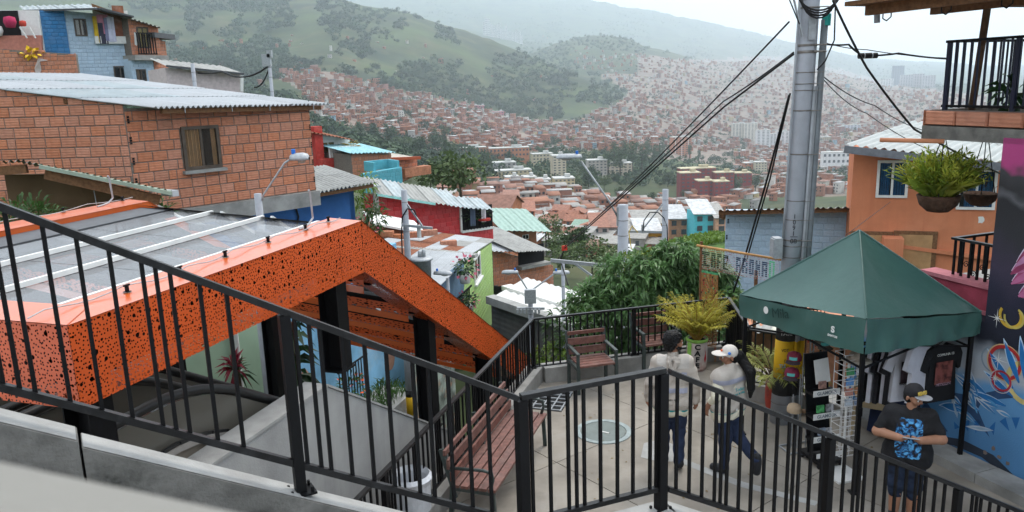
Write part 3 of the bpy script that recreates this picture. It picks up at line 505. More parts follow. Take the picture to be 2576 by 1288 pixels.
zz = lambda s: 2.78-(2.78-.95)/L3*s
railing(st3, [(.035, 0, zz(.035)), (L3+.5, 0, zz(L3+.5))], .87, [b for b in b3 if abs(b-1.42) > .06 and abs(b-2.75) > .06], [1.42, 2.75], 1.0)
kb = fs.thing('stair_kerb', 'worn sloping concrete kerb carrying the stair railing, cracked across', 'kerb')
kz = lambda s: flight(s)-1.03
sc_ = fs.pl(199, 1097)[0]
def kerb(b, s0, s1, dz): b.add([(s, w_, kz(s)+dz+(0 if e else -1.6)) for s in (s0, s1) for e in (0, 1) for w_ in (-.1, .09)], [(0, 1, 3, 2), (4, 6, 7, 5), (0, 4, 5, 1), (2, 3, 7, 6), (0, 2, 6, 4), (1, 5, 7, 3)])
X['kerb'] = pm('kerb_concrete', (.17, .165, .155), .9, .3, 6, .4, 50, stain=(.055, .055, .05), sscale=3., samt=1.)
part('kerb_block', X['kerb'], kb, lambda b: kerb(b, -5, sc_-.006, .025)); part('kerb_block', X['kerb'], kb, lambda b: kerb(b, sc_+.006, 0, 0))
part('kerb_top', X['conc_l'], kb, lambda b: (b.add([(s, w_, kz(s)+.004+(.025 if s < sc_-.005 else 0)) for s in (-5, sc_-.012) for w_ in (-.085, .088)], [(0, 2, 3, 1)]), b.add([(s, w_, kz(s)+.004) for s in (sc_+.01, 0) for w_ in (-.085, .088)], [(0, 2, 3, 1)])))
part('kerb_block', X['conc_l'], kb, lambda b: b.box((l2.x/2+.02, l2.y/2, 1.75-.8), (l2.x+.05, .2, 1.6), rz=math.atan2(l2.y, l2.x)))
kl = f3.thing('lower_stair_kerb', 'concrete kerb under the lower stair railing', 'kerb')
part('kerb_block', X['conc_l'], kl, lambda b: b.add([(s, w_, max(zz(s)-1.0, .0)-(0 if e else 1.6)) for s in (.06, 1.3, 2.6, L3+.4) for e in (0, 1) for w_ in (-.1, .1)], [(0, 1, 3, 2), (12, 14, 15, 13)]+[tuple(i*4+q for q in f_) for i in range(3) for f_ in ((0, 4, 5, 1), (2, 3, 7, 6), (0, 2, 6, 4), (1, 5, 7, 3))]))
sts = fs.thing('stair_flight', 'concrete stair flight between parapet and railing', 'stairs')
for i in range(14): s1 = -.3*i; part('step', X['conc'], sts, lambda b: b.box((s1-.15, -.88, kz(s1)-.25-.5), (.298, 1.55, 1.)))
part('landing', X['conc'], sts, lambda b: b.box((.6, -.9, 1.1), (1.19, 1.55, 1.)))
# parapet the camera looks over
best = min(((abs((fs.pl(537, 1284, w_)[1]-fs.pl(0, 1121, w_)[1])/(fs.pl(537, 1284, w_)[0]-fs.pl(0, 1121, w_)[0])+SL), w_) for w_ in np.arange(-3.6, -1.2, .05))); wc_ = best[1]; sa, za = fs.pl(0, 1121, wc_)
cp = fs.thing('parapet_wall', 'smooth pale plastered parapet cap blurred in the near left corner', 'wall'); zc = lambda s: za-SL*(s-sa)
X['plaster'] = pm('pale_plaster', (.215, .208, .19), .75, .1, 2.5, .12, 40, stain=(.18, .18, .18), sscale=3, samt=.4)
part('cap', X['plaster'], cp, lambda b: b.add([(s, w_, zc(s)+(0 if e else -.5)-(.02 if w_ == wc_ and e else 0)) for s in (-5, 1.6) for e in (0, 1) for w_ in (wc_-.24, wc_-.02, wc_)], [(3, 4, 10, 9), (4, 5, 11, 10), (0, 3, 9, 6), (2, 8, 11, 5), (0, 2, 5, 4, 3), (6, 9, 10, 11, 8)]))
# ---- plaza
L0 = atz(1340, 803, 1.05); AZE = 18.2; fe = Frame(L0-Vector((math.cos(math.radians(AZE)), -math.sin(math.radians(AZE)), 0))*.55, AZE)
kl0 = fe.loc(L0)     # corner of the plaza rail in escalator axes
ZR = 1.05
R1 = atz(1700, 764, ZR); Kc = Vector((L0.x, L0.y, 0)); d_ = (R1-L0).normalized(); R2 = L0+d_*3.45; R3 = atz(1886, 829, ZR); R4 = atz(2068, 858, ZR)
wA, wB = atz(2365, 1106, .12), atz(2576, 1205, .12); wd = (wB-wA).normalized(); WALLAZ = math.degrees(math.atan2(wd.x, wd.y))
poly = [Vector(q)[:2] for q in (L0-fe.u*9.5, L0, R2, R3, R4, wA+Vector((.3, 0, 0))-wd*2.2, wA+Vector((.4, 0, 0))+wd*3, Vector((8, 3, 0)), Vector((2, 1.5, 0)))]
def clip(sub, cv):
    for i in range(len(cv)):
        a, b = cv[i], cv[(i+1) % len(cv)]; out = []; ins = lambda p: (b[0]-a[0])*(p[1]-a[1])-(b[1]-a[1])*(p[0]-a[0]) <= 1e-9
        for j in range(len(sub)):
            p, q = sub[j-1], sub[j]; ip, iq = ins(p), ins(q)
            if ip != iq: dn = (b[0]-a[0])*(q[1]-p[1])-(b[1]-a[1])*(q[0]-p[0]); t_ = ((b[1]-a[1])*(p[0]-a[0])-(b[0]-a[0])*(p[1]-a[1]))/dn if abs(dn) > 1e-9 else 0; out.append((p[0]+(q[0]-p[0])*t_, p[1]+(q[1]-p[1])*t_))
            if iq: out.append(q)
        sub = out
        if not sub: return []
    return sub
X['plaza'] = pm('plaza_concrete', (.27, .242, .205), .72, .22, 1.4, .28, 70, rnd=.05, stain=(.36, .34, .31), sscale=1.7, samt=.45, streak=((.17, .15, .125), 1.3))
pz = thing('plaza', None, None); pz['kind'] = 'structure'
hull = [poly[i] for i in (0, 1, 2, 5, 6, 7, 8)]
part('subbase', X['conc_d'], pz, lambda b: b.prism([(p[0], p[1], -.012) for p in reversed(hull)], (0, 0, -3.)))
fp = Frame((0, 0), 52)
for i in range(-4, 9):
    for j in range(-8, 5):
        c = [fp.P+fp.u*(a+.006*sa_)+fp.n*(b_+.006*sb_) for a, b_, sa_, sb_ in ((i*2., j*2.3, 1, 1), (i*2., (j+1)*2.3, 1, -1), ((i+1)*2., (j+1)*2.3, -1, -1), ((i+1)*2., j*2.3, -1, 1))]
        q = clip([(p.x, p.y) for p in c], [tuple(p) for p in hull])
        if len(q) > 2: part('paving_slab', X['plaza'], pz, lambda b: b.prism([(p[0], p[1], 0) for p in q], (0, 0, -.05)))
def kerbrail(name, label, a, b, zr, post_n, kh=.25, kw=.22, side=1, ext=0):
    fr = Frame(a, math.degrees(math.atan2(b.x-a.x, b.y-a.y))); L = (Vector((b.x, b.y, 0))-Vector((a.x, a.y, 0))).length
    t = fr.thing(name, label, 'railing'); bl = []; s = .09; k = 0
    while s < L-.05: bl.append(s); s += (.118, .118, .118, .118, .06, .06)[k % 6]; k += 1
    ps = [L*i/post_n for i in range(post_n+1)]; railing(t, [(0, 0, zr), (L, 0, zr)], .8, [x for x in bl if min(abs(x-p) for p in ps) > .05], ps[1:] if not ext else ps, zr-kh, bw=.02, pw=.055, tw=.05, th=.03)
    return fr, L
fr, L = kerbrail('plaza_railing', 'black steel railing along the left edge of the plaza behind the long bench', L0-fe.u*8.6, L0, ZR, 5); 
part('kerb', X['conc'], thing('plaza_kerb', 'mossy concrete kerb along the left plaza edge', 'kerb', fr.P, fr.rz), lambda b: b.box((L/2, 0, 0), (L+.2, .26, .5)))
fr, L = kerbrail('plaza_railing', 'black steel railing behind the two wooden armchairs', L0, R2, ZR, 2)
part('kerb', X['conc'], thing('plaza_kerb', 'concrete kerb behind the two wooden armchairs', 'kerb', fr.P, fr.rz), lambda b: b.box((L/2+.15, 0, 0), (L, .26, .5)))
fr, L = kerbrail('plaza_railing', 'black steel railing slanting behind the yellow palm and tent leg', R2, R3, ZR, 2, ext=1)
part('kerb', X['conc'], thing('plaza_kerb', 'low concrete kerb behind the yellow palm', 'kerb', fr.P, fr.rz), lambda b: b.box((L/2, 0, 0), (L, .24, .5)))
fr, L = kerbrail('plaza_railing', 'black steel railing behind the utility pole foot', R3, R4, ZR, 2, ext=1)
part('kerb', X['conc'], thing('plaza_kerb', 'low concrete kerb behind the utility pole foot', 'kerb', fr.P, fr.rz), lambda b: b.box((L/2, 0, 0), (L, .24, .5)))
# ---- cover, grate, patch
mp_ = (atz(1446, 1086, 0)+atz(1590, 1086, 0))/2; mh = thing('manhole_cover', 'round grey green manhole cover with a slot in the plaza', 'manhole cover', mp_)
X['mh'] = pm('cover_concrete', (.17, .2, .19), .7, .12, 6, .2, 60); X['mh_r'] = pm('cover_ring', (.28, .33, .33), .6, .2, 8, .1)
part('ring', X['mh_r'], mh, lambda b: b.lathe([(.315, .0), (.315, .012), (.385, .012), (.385, -.02)], n=40)); part('lid', X['mh'], mh, lambda b: b.lathe([(0, .01), (.305, .01), (.305, -.02)], n=40)); part('slot', X['white'], mh, lambda b: b.box((0, -.03, .012), (.16, .02, .008), rz=-.6))
ga = [atz(*p, 0) for p in ((1330, 1010), (1400, 984), (1416, 994), (1362, 1042))]; gc_ = sum(ga, Vector())/4; fg = Frame(gc_, AZE); gr = fg.thing('drain_grate', 'square black steel drain grate beside the long bench', 'grate')
part('pit', X['dark'], gr, lambda b: b.box((0, 0, .0035), (.74, .62, .005)))  # dark plate on the slab, coloured as the shade below the bars
for i in range(6): part('grate_bar', X['galv'], gr, lambda b: b.box((-.35+i*.14, 0, .014), (.018, .62, .016)))
for j in range(5): part('grate_bar', X['galv'], gr, lambda b: b.box((0, -.29+j*.145, .0137), (.74, .018, .015)))
pt = [atz(*p, .004) for p in ((1612, 1150), (1620, 1115), (1660, 1105), (1722, 1128), (1712, 1160), (1660, 1162))]; o = part('cement_patch', X['conc_l'], None, lambda b: b.add(pt, [tuple(range(6))])); tag(o, 'pale cement patch on the plaza floor behind the man', 'patch')
ch_ = [atz(*p, .004) for p in ((1700, 1160), (1715, 1152), (1870, 1212), (2060, 1262), (2050, 1272), (1860, 1224))]; o = part('cement_seam', X['conc_l'], None, lambda b: b.add(ch_, [tuple(range(6))])); tag(o, 'pale cement strip running across the plaza at the walkers feet', 'seam')
N_ = 150; o = leafmesh('fallen_leaves', np.c_[RNG.uniform(.3, 5, N_), RNG.uniform(6.5, 11.5, N_), np.full(N_, .006)], np.c_[RNG.normal(size=(N_, 2)), np.full(N_, .05)], RNG.uniform(.02, .06, N_), pm('dry_litter', (.2, .14, .06), .9, .5, 2, 0), None, .5, 0, .1); tag(o, 'dry leaves and litter specks scattered on the plaza', 'litter', kind='stuff')
# ---- escalator wall, canopy
ew = fe.thing('escalator_wall', 'smooth grey concrete side wall of the escalator with sloping top', 'wall')
wp = [(-9.5, 1.9), (-5.15, 1.88), (2.6, -2.9), (2.6, -5), (-9.5, -5)]
part('wall', X['conc_w'], ew, lambda b: b.prism([(s, .0, z) for s, z in reversed(wp)], (0, .2, 0)))
part('coping', X['conc_l'], ew, lambda b: (b.prism([(-9.5, -.012, 1.903), (-5.152, -.012, 1.883), (-5.152, -.012, 1.91), (-9.5, -.012, 1.93)][::-1], (0, .26, 0)), b.prism([(-5.148, -.012, 1.884), (2.6, -.012, -2.897), (2.6, -.012, -2.87), (-5.148, -.012, 1.91)][::-1], (0, .26, 0))))
X['orange'] = pm('orange_paint', (.64, .115, .018), .28, .08, 3, .03, 50, coat=.35, spec=.5)
def perf(name, col, flat=None):
    M = pm(name, col, .38, .08, 3, 0, spec=.4); n = M.node_tree.nodes; L = M.node_tree.links; tc = n.new('ShaderNodeTexCoord'); sx = n.new('ShaderNodeSeparateXYZ'); mpn = n.new('ShaderNodeCombineXYZ'); L.new(tc.outputs['Object'], sx.inputs[0]); L.new(sx.outputs[0], mpn.inputs[0]); L.new(sx.outputs[2 if flat is None else flat], mpn.inputs[1]); acc = None
    for sc, rad in ((15, .235), (36, .215)):
        v = n.new('ShaderNodeTexVoronoi'); v.feature = 'F1'; v.voronoi_dimensions = '2D'; v.inputs['Scale'].default_value = sc; v.inputs['Randomness'].default_value = .7; L.new(mpn.outputs[0], v.inputs['Vector'])
        lt = n.new('ShaderNodeMath'); lt.operation = 'LESS_THAN'; L.new(v.outputs['Distance'], lt.inputs[0])
        if sc == 15: # only some cells carry a big hole
            sp = n.new('ShaderNodeSeparateColor'); L.new(v.outputs['Color'], sp.inputs[0]); th = n.new('ShaderNodeMapRange'); th.inputs[1].default_value = .25; th.inputs[2].default_value = 1.; th.inputs[3].default_value = .05; th.inputs[4].default_value = rad; L.new(sp.outputs[0], th.inputs[0]); L.new(th.outputs[0], lt.inputs[1])
        else: lt.inputs[1].default_value = rad
        if acc is None: acc = lt.outputs[0]
        else: mm = n.new('ShaderNodeMath'); mm.operation = 'MAXIMUM'; L.new(acc, mm.inputs[0]); L.new(lt.outputs[0], mm.inputs[1]); acc = mm.outputs[0]
    tb = n.new('ShaderNodeBsdfTransparent'); ms = n.new('ShaderNodeMixShader'); L.new(acc, ms.inputs[0]); L.new(n['Principled BSDF'].outputs[0], ms.inputs[1]); L.new(tb.outputs[0], ms.inputs[2]); L.new(ms.outputs[0], n['Material Output'].inputs[0]); return M
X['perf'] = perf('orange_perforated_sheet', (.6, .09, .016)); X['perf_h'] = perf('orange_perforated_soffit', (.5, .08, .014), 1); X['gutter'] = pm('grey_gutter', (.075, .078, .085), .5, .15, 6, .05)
cn = fe.thing('escalator_canopy', 'orange perforated steel canopy folded over the escalator', 'canopy')
S0, S1, S2, ZT, FH = -8.0, -4.4, 1.6, 3.39, .53; KS = .61; WF = 3.85; SK = 1.05     # the far side is skewed along by SK
zs_ = lambda s, w_: ZT-KS*max(0, s-(S1+SK*w_/WF))
def fold(w_): return S1+SK*w_/WF
def strip(b, w_, zo0, zo1, w2=None):
    """band along the canopy edge at depth w_: level part then slope; zo = offsets from the top line"""
    a = [S0, fold(w_), S2]
    P = [(s, w_, zs_(s, w_)+z) for s in a for z in (zo0, zo1)] if w2 is None else None
    if w2 is not None: P = [(s, q, zs_(s, q)+zo0) for i in range(3) for q in (w_, w2) for s in [[S0, fold(q), S2][i]]]
    b.add(P, [(0, 2, 3, 1), (2, 4, 5, 3)])
for nm, w_ in (('fascia', -.1), ('fascia', WF)):
    cuts = [S0, -6.6, fold(w_)-.45, fold(w_), fold(w_)+.6, fold(w_)+2., S2]
    for a_, b_ in zip(cuts, cuts[1:]):
        part('fascia_panel', X['perf'], cn, lambda b: b.add([(s+e, w_, zs_(s, w_)-z) for s, e in ((a_, .003), (b_, -.003)) for z in (FH, 0)], [(0, 2, 3, 1)]))
part('end_panel', X['perf'], cn, lambda b: None) if 0 else None
pe = part('end_panel', X['perf'], cn, lambda b: b.add([(0, 0, -FH), (WF+.1, 0, -FH), (WF+.1, 0, 0), (0, 0, 0)], [(0, 1, 2, 3)])); pe.location = (S0, -.1, ZT); pe.rotation_euler[2] = math.pi/2
for w0, w1 in ((-.098, .32), (WF-.42, WF-.002)):
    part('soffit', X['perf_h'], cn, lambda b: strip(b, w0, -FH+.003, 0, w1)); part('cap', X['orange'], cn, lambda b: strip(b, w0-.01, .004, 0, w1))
part('cap', X['orange'], cn, lambda b: b.add([(S0-.01, -.11, ZT+.008), (S0+.35, .1, ZT+.008), (S0+.35, WF-.1, ZT+.008), (S0-.01, WF, ZT+.008)], [(0, 1, 2, 3)]))
part('cap_edge', X['orange'], cn, lambda b: (strip(b, .32, -.12, .004), strip(b, WF-.42, -.12, .004)))
part('inner_beam', X['dark'], cn, lambda b: [b.add([(s, w_+q, zs_(s, w_)+z) for s in (a_, c_) for z in (-FH+.1, -.06) for q in (-.09, .09)], [(0, 4, 5, 1), (2, 3, 7, 6), (0, 2, 6, 4), (1, 5, 7, 3)]) for w_ in (.11, WF-.21) for a_, c_ in ((S0+.15, fold(w_)), (fold(w_), S2))]+[b.box((S0+.14, WF/2, ZT-FH/2), (.1, WF-.4, FH-.2))])  # near-black core added so the sheet holes look shaded inside
X['roofglass'] = glass('smoky_roof_glass', (.4, .41, .43), .07, .5); 
gw = [.42, 1.25, 2.1, 2.85]
for i in range(3):
    for a_, b_ in ((0, 1), (1, 2), (2, 3)):
        lv = lambda q, k: S0+.36+(fold(q)-.02-S0-.36)*k/3
        part('roof_pane', X['roofglass'], cn, lambda b: b.add([(lv(q, k)+e, q+eq, ZT-.06) for k, e in ((a_, .004), (b_, -.004)) for q, eq in ((gw[i], .01), (gw[i+1], -.01))], [(0, 2, 3, 1)]))
    for a_, b_ in ((0, .33), (.33, .66), (.66, 1)):
        sv = lambda q, k: fold(q)+.02+(S2-fold(q))*k
        part('roof_pane', X['roofglass'], cn, lambda b: b.add([(sv(q, k), q, zs_(sv(q, k), q)-.06) for k in (a_, b_-.002) for q in (gw[i]+.01, gw[i+1]-.01)], [(0, 2, 3, 1)]))
for q in gw[:3]: part('glazing_bar', X['white'], cn, lambda b: b.bar((S0+.36, q, ZT-.035), (fold(q)-.1, q, ZT-.035), .035, .04)); part('glazing_bar', X['white'], cn, lambda b: b.bar((fold(q)+.05, q, zs_(fold(q)+.05, q)-.035), (S2, q, zs_(S2, q)-.035), .035, .04))
part('gutter', X['gutter'], cn, lambda b: (b.box(((S0+S1+SK)/2-.1, 3.14, ZT-.1), (S1+SK-S0-.4, .5, .1)),)); part('flashing', X['gutter'], cn, lambda b: b.add([(fold(q)+e, q, ZT-.02-(.1 if e > 0 else 0)) for q in (.34, WF-.44) for e in (-.16, .18)], [(0, 1, 3, 2)]))
for k in range(6):       # cross beams under the sloping part and the level part
    sN = fold(0)-.55+k*1.05 if k else -6.3
    zq = lambda q: zs_(sN+SK*q/WF, q)
    part('cross_beam', X['black'], cn, lambda b: b.bar((sN, 0.1, zq(0)-.42), (sN+SK, WF-.1, zq(WF)-.42), .12, .16))
    part('cross_panel', X['perf'], cn, lambda b: b.add([(sN-.12, .15, zq(0)-.5), (sN-.12+SK, WF-.2, zq(WF)-.5), (sN-.12+SK, WF-.2, zq(WF)-.38), (sN-.12, .15, zq(0)-.38)], [(0, 1, 2, 3)]))
    part('cross_panel', X['orange'], cn, lambda b: b.add([(sN-.13, .15, zq(0)-.58), (sN-.13+SK, WF-.2, zq(WF)-.58), (sN-.13+SK, WF-.2, zq(WF)-.5), (sN-.13, .15, zq(0)-.5)], [(0, 1, 2, 3)]))
    part('rafter', X['gutter'], cn, lambda b: b.bar((sN+.15, .2, zq(0)-.14), (sN+.15+SK, WF-.2, zq(WF)-.14), .06, .1))
for q in (1.25, 2.1): part('purlin', X['gutter'], cn, lambda b: b.bar((fold(q), q, ZT-.13), (S2, q, zs_(S2, q)-.13), .08, .09))
for s_, w_, z0 in ((-4.72, .12, 1.9), (-2.6, .12, .3), (-.5, .12, -1.), (-7.75, .12, 1.9), (-5.4, WF-.25, -1), (-3.2, WF-.25, -2), (-1., WF-.25, -3), (1., .12, -2), (-7.7, WF-.25, 0)):
    zt = zs_(s_, w_)-FH+.12; part('column', X['black'], cn, lambda b: (b.box((s_, w_-.1, (z0+zt)/2), (.2, .012, zt-z0)), b.box((s_, w_+.1, (z0+zt)/2), (.2, .012, zt-z0)), b.box((s_, w_, (z0+zt)/2), (.012, .19, zt-z0)), b.box((s_, w_, z0+.008), (.26, .26, .016))))
for s_, w_ in [(-7.3, -.03), (-6.75, .0), (-6.2, .02), (-5.6, .03), (-5.0, .03), (-4.55, .05), (-6.4, WF-.2), (-5.4, WF-.2), (-4.4, WF-.2), (-3.5, WF-.2)]: part('cable_clip', X['black'], cn, lambda b: (b.lathe([(.0, .05), (.014, .05), (.014, .008), (.03, .006)], (s_, w_+.15, ZT+.005), 8), b.box((s_, w_+.15, ZT+.055), (.05, .012, .012))))
part('lightning_wire', X['galv'], cn, lambda b: b.tube([(s, .17+.03*math.sin(s*3), ZT+.05-.035*abs(math.sin(s*5.2))) for s in np.arange(-8, -4.3, .12)], .005, 5)); part('lightning_wire', X['galv'], cn, lambda b: b.tube([(s, WF-.06+.03*math.sin(s*3), ZT+.05-.03*abs(math.sin(s*3.1))) for s in np.arange(-8, -3.3, .12)], .004, 5))
for s_, w_ in ((-4.75, .25), (-3.75, WF-.15)): part('air_terminal', X['galv'], cn, lambda b: b.tube([(s_-.25, w_, ZT+.01), (s_-.08, w_, ZT+.03), (s_, w_, ZT+.08), (s_-.01, w_, ZT+.32), (s_-.03, w_, ZT+.36)], .011, 6))
# ---- escalators
X['bronze'] = pm('bronze_panel', (.36, .31, .25), .4, .15, 2, .02, metal=.1, stain=(.22, .19, .16), sscale=1.1, samt=.4); X['bronze_g'] = glass('bronze_glass', (.13, .12, .1), .15, .9); X['alu'] = pm('aluminium_trim', (.42, .39, .36), .4, .1, 6, 0, metal=.5); X['rubber'] = pm('handrail_rubber', (.012, .012, .012), .45, .2, 4, 0, spec=.5)
def esc(label, ws, sb, z0):
    t = fe.thing('escalator', label, 'escalator'); prof = [(-8.7, z0), (sb-.5, z0)]+[(sb-.5+1.1*i/6, z0-.55*(i/6)**2*.62) for i in range(1, 7)]; s_, z_ = prof[-1]; prof.append((s_+7, z_-7*.6)); zf = lambda s: float(np.interp(s, [p[0] for p in prof], [p[1] for p in prof]))
    for w_ in ws:
        part('handrail', X['rubber'], t, lambda b: b.tube([(s, w_, z) for s, z in prof], .042, 8), True)
        part('balustrade', X['bronze_g'], t, lambda b: b.prism([(s, w_-.01, z-.05) for s, z in prof]+[(s, w_-.01, z-.38) for s, z in reversed(prof)], (0, .02, 0)))
        part('trim', X['alu'], t, lambda b: [b.bar((p[0], w_, p[1]-.41), (q[0], w_, q[1]-.41), .16, .05) for p, q in zip(prof, prof[1:])]); part('trim_line', X['rubber'], t, lambda b: [b.bar((p[0], w_-.06, p[1]-.375), (q[0], w_-.05, q[1]-.375), .03, .03) for p, q in zip(prof, prof[1:])])
    part('side_panel', X['bronze'], t, lambda b: b.prism([(s, ws[0]-.03, z-.44) for s, z in prof]+[(s, ws[0]-.03, z-2.2) for s, z in reversed(prof)], (0, .02, 0)))
    for k in range(24): s_ = sb+.3+k*.4; part('escalator_step', X['alu'], t, lambda b: b.box((s_, (ws[0]+ws[1])/2, zf(s_)-1.1), (.398, ws[1]-ws[0]-.16, .22)))
    part('floor_plate', X['alu'], t, lambda b: b.box((-7.2, (ws[0]+ws[1])/2, z0-1.05), (3., ws[1]-ws[0]-.16, .04)))
esc('escalator nearest the plaza with bronze panels and black handrails', (.36, 1.16), -6.5, 2.42); esc('escalator farther from the plaza beside the mint wall', (1.5, 2.4), -6.1, 2.38)
ld = fe.thing('escalator_landing', 'concrete landing at the upper escalator end', 'floor'); part('slab', X['conc'], ld, lambda b: b.box((-9., 1.9, .9), (2.4, 3.3, .6)))
# ================================================================ houses on the left and in the middle distance
def brickmesh(name, mat):
    b = MB(); c = .06; F_ = -.5; b.add([(-.5, .5, -.5), (.5, .5, -.5), (.5, .5, .5), (-.5, .5, .5), (-.5, F_+.25, -.5), (.5, F_+.25, -.5), (.5, F_+.25, .5), (-.5, F_+.25, .5), (-.5+c*.6, F_, -.5+c), (.5-c*.6, F_, -.5+c), (.5-c*.6, F_, .5-c), (-.5+c*.6, F_, .5-c)], [(0, 4, 5, 1)[::-1], (1, 5, 6, 2)[::-1], (2, 6, 7, 3)[::-1], (3, 7, 4, 0)[::-1], (4, 8, 9, 5)[::-1], (5, 9, 10, 6)[::-1], (6, 10, 11, 7)[::-1], (7, 11, 8, 4)[::-1], (8, 11, 10, 9)[::-1]])
    return b.mesh(name, mat)
def paintblock(name, col, rnd=.07, wear=None): return pm(name, col, .8, .1, 3, .25, 14, rnd=rnd, wave=('Z', 1.1, .4), stain=wear or [c*.8 for c in col], sscale=2, samt=.3)
X['brick'] = pm('clay_block', (.53, .215, .125), .85, .16, 2.2, .3, 14, rnd=.11, wave=('Z', 1.15, .25), stain=(.36, .24, .17), sscale=1.6, samt=.4)
X['b_lblue'] = paintblock('pale_blue_painted_block', (.44, .56, .68)); X['b_blue'] = paintblock('strong_blue_painted_block', (.05, .2, .42)); X['b_red'] = paintblock('red_painted_block', (.62, .065, .07)); X['b_green'] = paintblock('lime_painted_block', (.34, .5, .17)); X['b_turq'] = paintblock('turquoise_painted_block', (.12, .42, .5))
BMESH = {k: brickmesh('brick_'+k, X[k]) for k in ('brick', 'b_lblue', 'b_blue', 'b_red', 'b_green', 'b_turq')}
def lay(t, L, zb, zt, bw, bh, key, holes=(), x0=0., y=0., proud=.016, joint=.019, limit=300, name='brick', skip=.0, rot=0., org=(0, 0), flipx=1):
    """lay courses of single bricks over a wall face (local x 0..L, outward -y); overflow joins one mesh"""
    todo = []; zmin = min(zb(x0), zb(x0+L)); zmax = max(zt(x0), zt(x0+L)); r = 0; z = zmin
    while z < zmax:
        x = x0-(bw*.5 if r % 2 else 0)+random.uniform(-.04, .04)
        while x < x0+L:
            w_ = bw*random.choice((1, 1, 1, 1, 1, 1, 1.03, .97, .55)); a, b_ = max(x, x0), min(x+w_, x0+L); x += w_
            if b_-a < .05: continue
            segs = [(a, b_)]
            for h0, h1, g0, g1 in holes:
                if z+bh*.5 > g0 and z+bh*.5 < g1: segs = [s for p, q in segs for s in ((p, min(q, h0)), (max(p, h1), q)) if s[1]-s[0] > .05]
            for p, q in segs:
                mid = (p+q)/2
                if z+bh*.35 > zt(mid) or z+bh*.6 < zb(mid): continue
                top = min(z+bh, zt(mid)+.0); bot = max(z, zb(mid))
                if top-bot < bh*.3 or random.random() < skip: continue
                todo.append((p, q, bot, top))
        r += 1; z += bh
    random.shuffle(todo) if len(todo) > limit and False else None
    cr_, sr_ = math.cos(rot), math.sin(rot); rest = MB()
    for k, (p, q, bot, top) in enumerate(todo):
        lx, ly = (p+q)/2, y-proud+.02; X_, Y_ = org[0]+lx*cr_-ly*sr_, org[1]+lx*sr_+ly*cr_; sc = (q-p-joint, .04, top-bot-joint)
        if k < limit: inst(BMESH[key], name, t, (X_, Y_, (bot+top)/2), (0, random.gauss(0, .006), rot), sc)
        else: rest.box((X_, Y_, (bot+top)/2), sc, rz=rot)
    if rest.v: rest.build('brickwork', X[key], t, kind='stuff')
class Facade:
    def __init__(s, name, label, cat, l, r, dep, mat, group=None, base=0.):
        """l, r = (x, y_top, y_bottom, depth) of the left and right wall ends"""
        A, B = aty(l[0], (l[1]+l[2])/2, l[3]), aty(r[0], (r[1]+r[2])/2, r[3]); s.fr = Frame(A, math.degrees(math.atan2(B.x-A.x, B.y-A.y))); s.L = math.hypot(B.x-A.x, B.y-A.y); fr = s.fr
        s.t = fr.thing(name, label, cat, group); zz_ = [fr.pl(*q)[1] for q in ((l[0], l[1]), (l[0], l[2]), (r[0], r[1]), (r[0], r[2]))]; s.zt = lambda x: zz_[0]+(zz_[2]-zz_[0])*x/s.L; s.zb = lambda x: zz_[1]+(zz_[3]-zz_[1])*x/s.L-base
        s.dep = dep; L = s.L
        s.wall = part('wall', mat, s.t, lambda b: b.prism([(0, 0, s.zb(0)), (L, 0, s.zb(L)), (L, 0, s.zt(L)), (0, 0, s.zt(0))], (0, dep, 0)))
    def p(s, x, y, w=0): return s.fr.pl(x, y, w)
    def hole(s, x0, y0, x1, y1): a, b = s.p(x0, y0), s.p(x1, y1); c, d = s.p(x0, y1), s.p(x1, y0); return ((a[0]+c[0])/2, (b[0]+d[0])/2, (b[1]+c[1])/2, (a[1]+d[1])/2)
    def window(s, x0, y0, x1, y1, fm, gm, mull=1, cur=None, fw=.06, name='window', sill=None, deep=.12):
        a, b, c, d = h = s.hole(x0, y0, x1, y1)
        w_ = part(name, fm, s.t, lambda m: (m.box(((a+b)/2, -.02, d-fw/2), (b-a, .09, fw)), m.box(((a+b)/2, -.02, c+fw/2), (b-a, .09, fw)), m.box((a+fw/2, -.02, (c+d)/2), (fw, .088, d-c-2*fw)), m.box((b-fw/2, -.02, (c+d)/2), (fw, .088, d-c-2*fw)), [m.box((a+(b-a)*(k+1)/(mull+1), -.015, (c+d)/2), (fw*.8, .07, d-c-2*fw)) for k in range(mull)]))
        for k in range(mull+1): q0, q1 = a+(b-a)*k/(mull+1)+fw*.7, a+(b-a)*(k+1)/(mull+1)-fw*.7; part('pane', gm, w_, lambda m: m.box(((q0+q1)/2, -.02, (c+d)/2), (q1-q0, .012, d-c-2*fw)))
        part('recess', X['dark'], w_, lambda m: m.box(((a+b)/2, -.004, (c+d)/2), (b-a-.02, .006, d-c-.02)))  # flat dark panel on the wall, painted as the unlit room behind
        if cur:
            for k, (f0, f1) in enumerate(cur[1]): part('curtain', cur[0], w_, lambda m: m.add([(a+(b-a)*(f0+(f1-f0)*i/14), -.0125+.003*math.sin(i*2.1), z) for i in range(15) for z in (c+fw, d-fw)], [(2*i, 2*i+2, 2*i+3, 2*i+1) for i in range(14)]))
        if sill: part('sill', sill, w_, lambda m: m.box(((a+b)/2, -.06, c-.04), (b-a+.12, .2, .07)))
        return w_
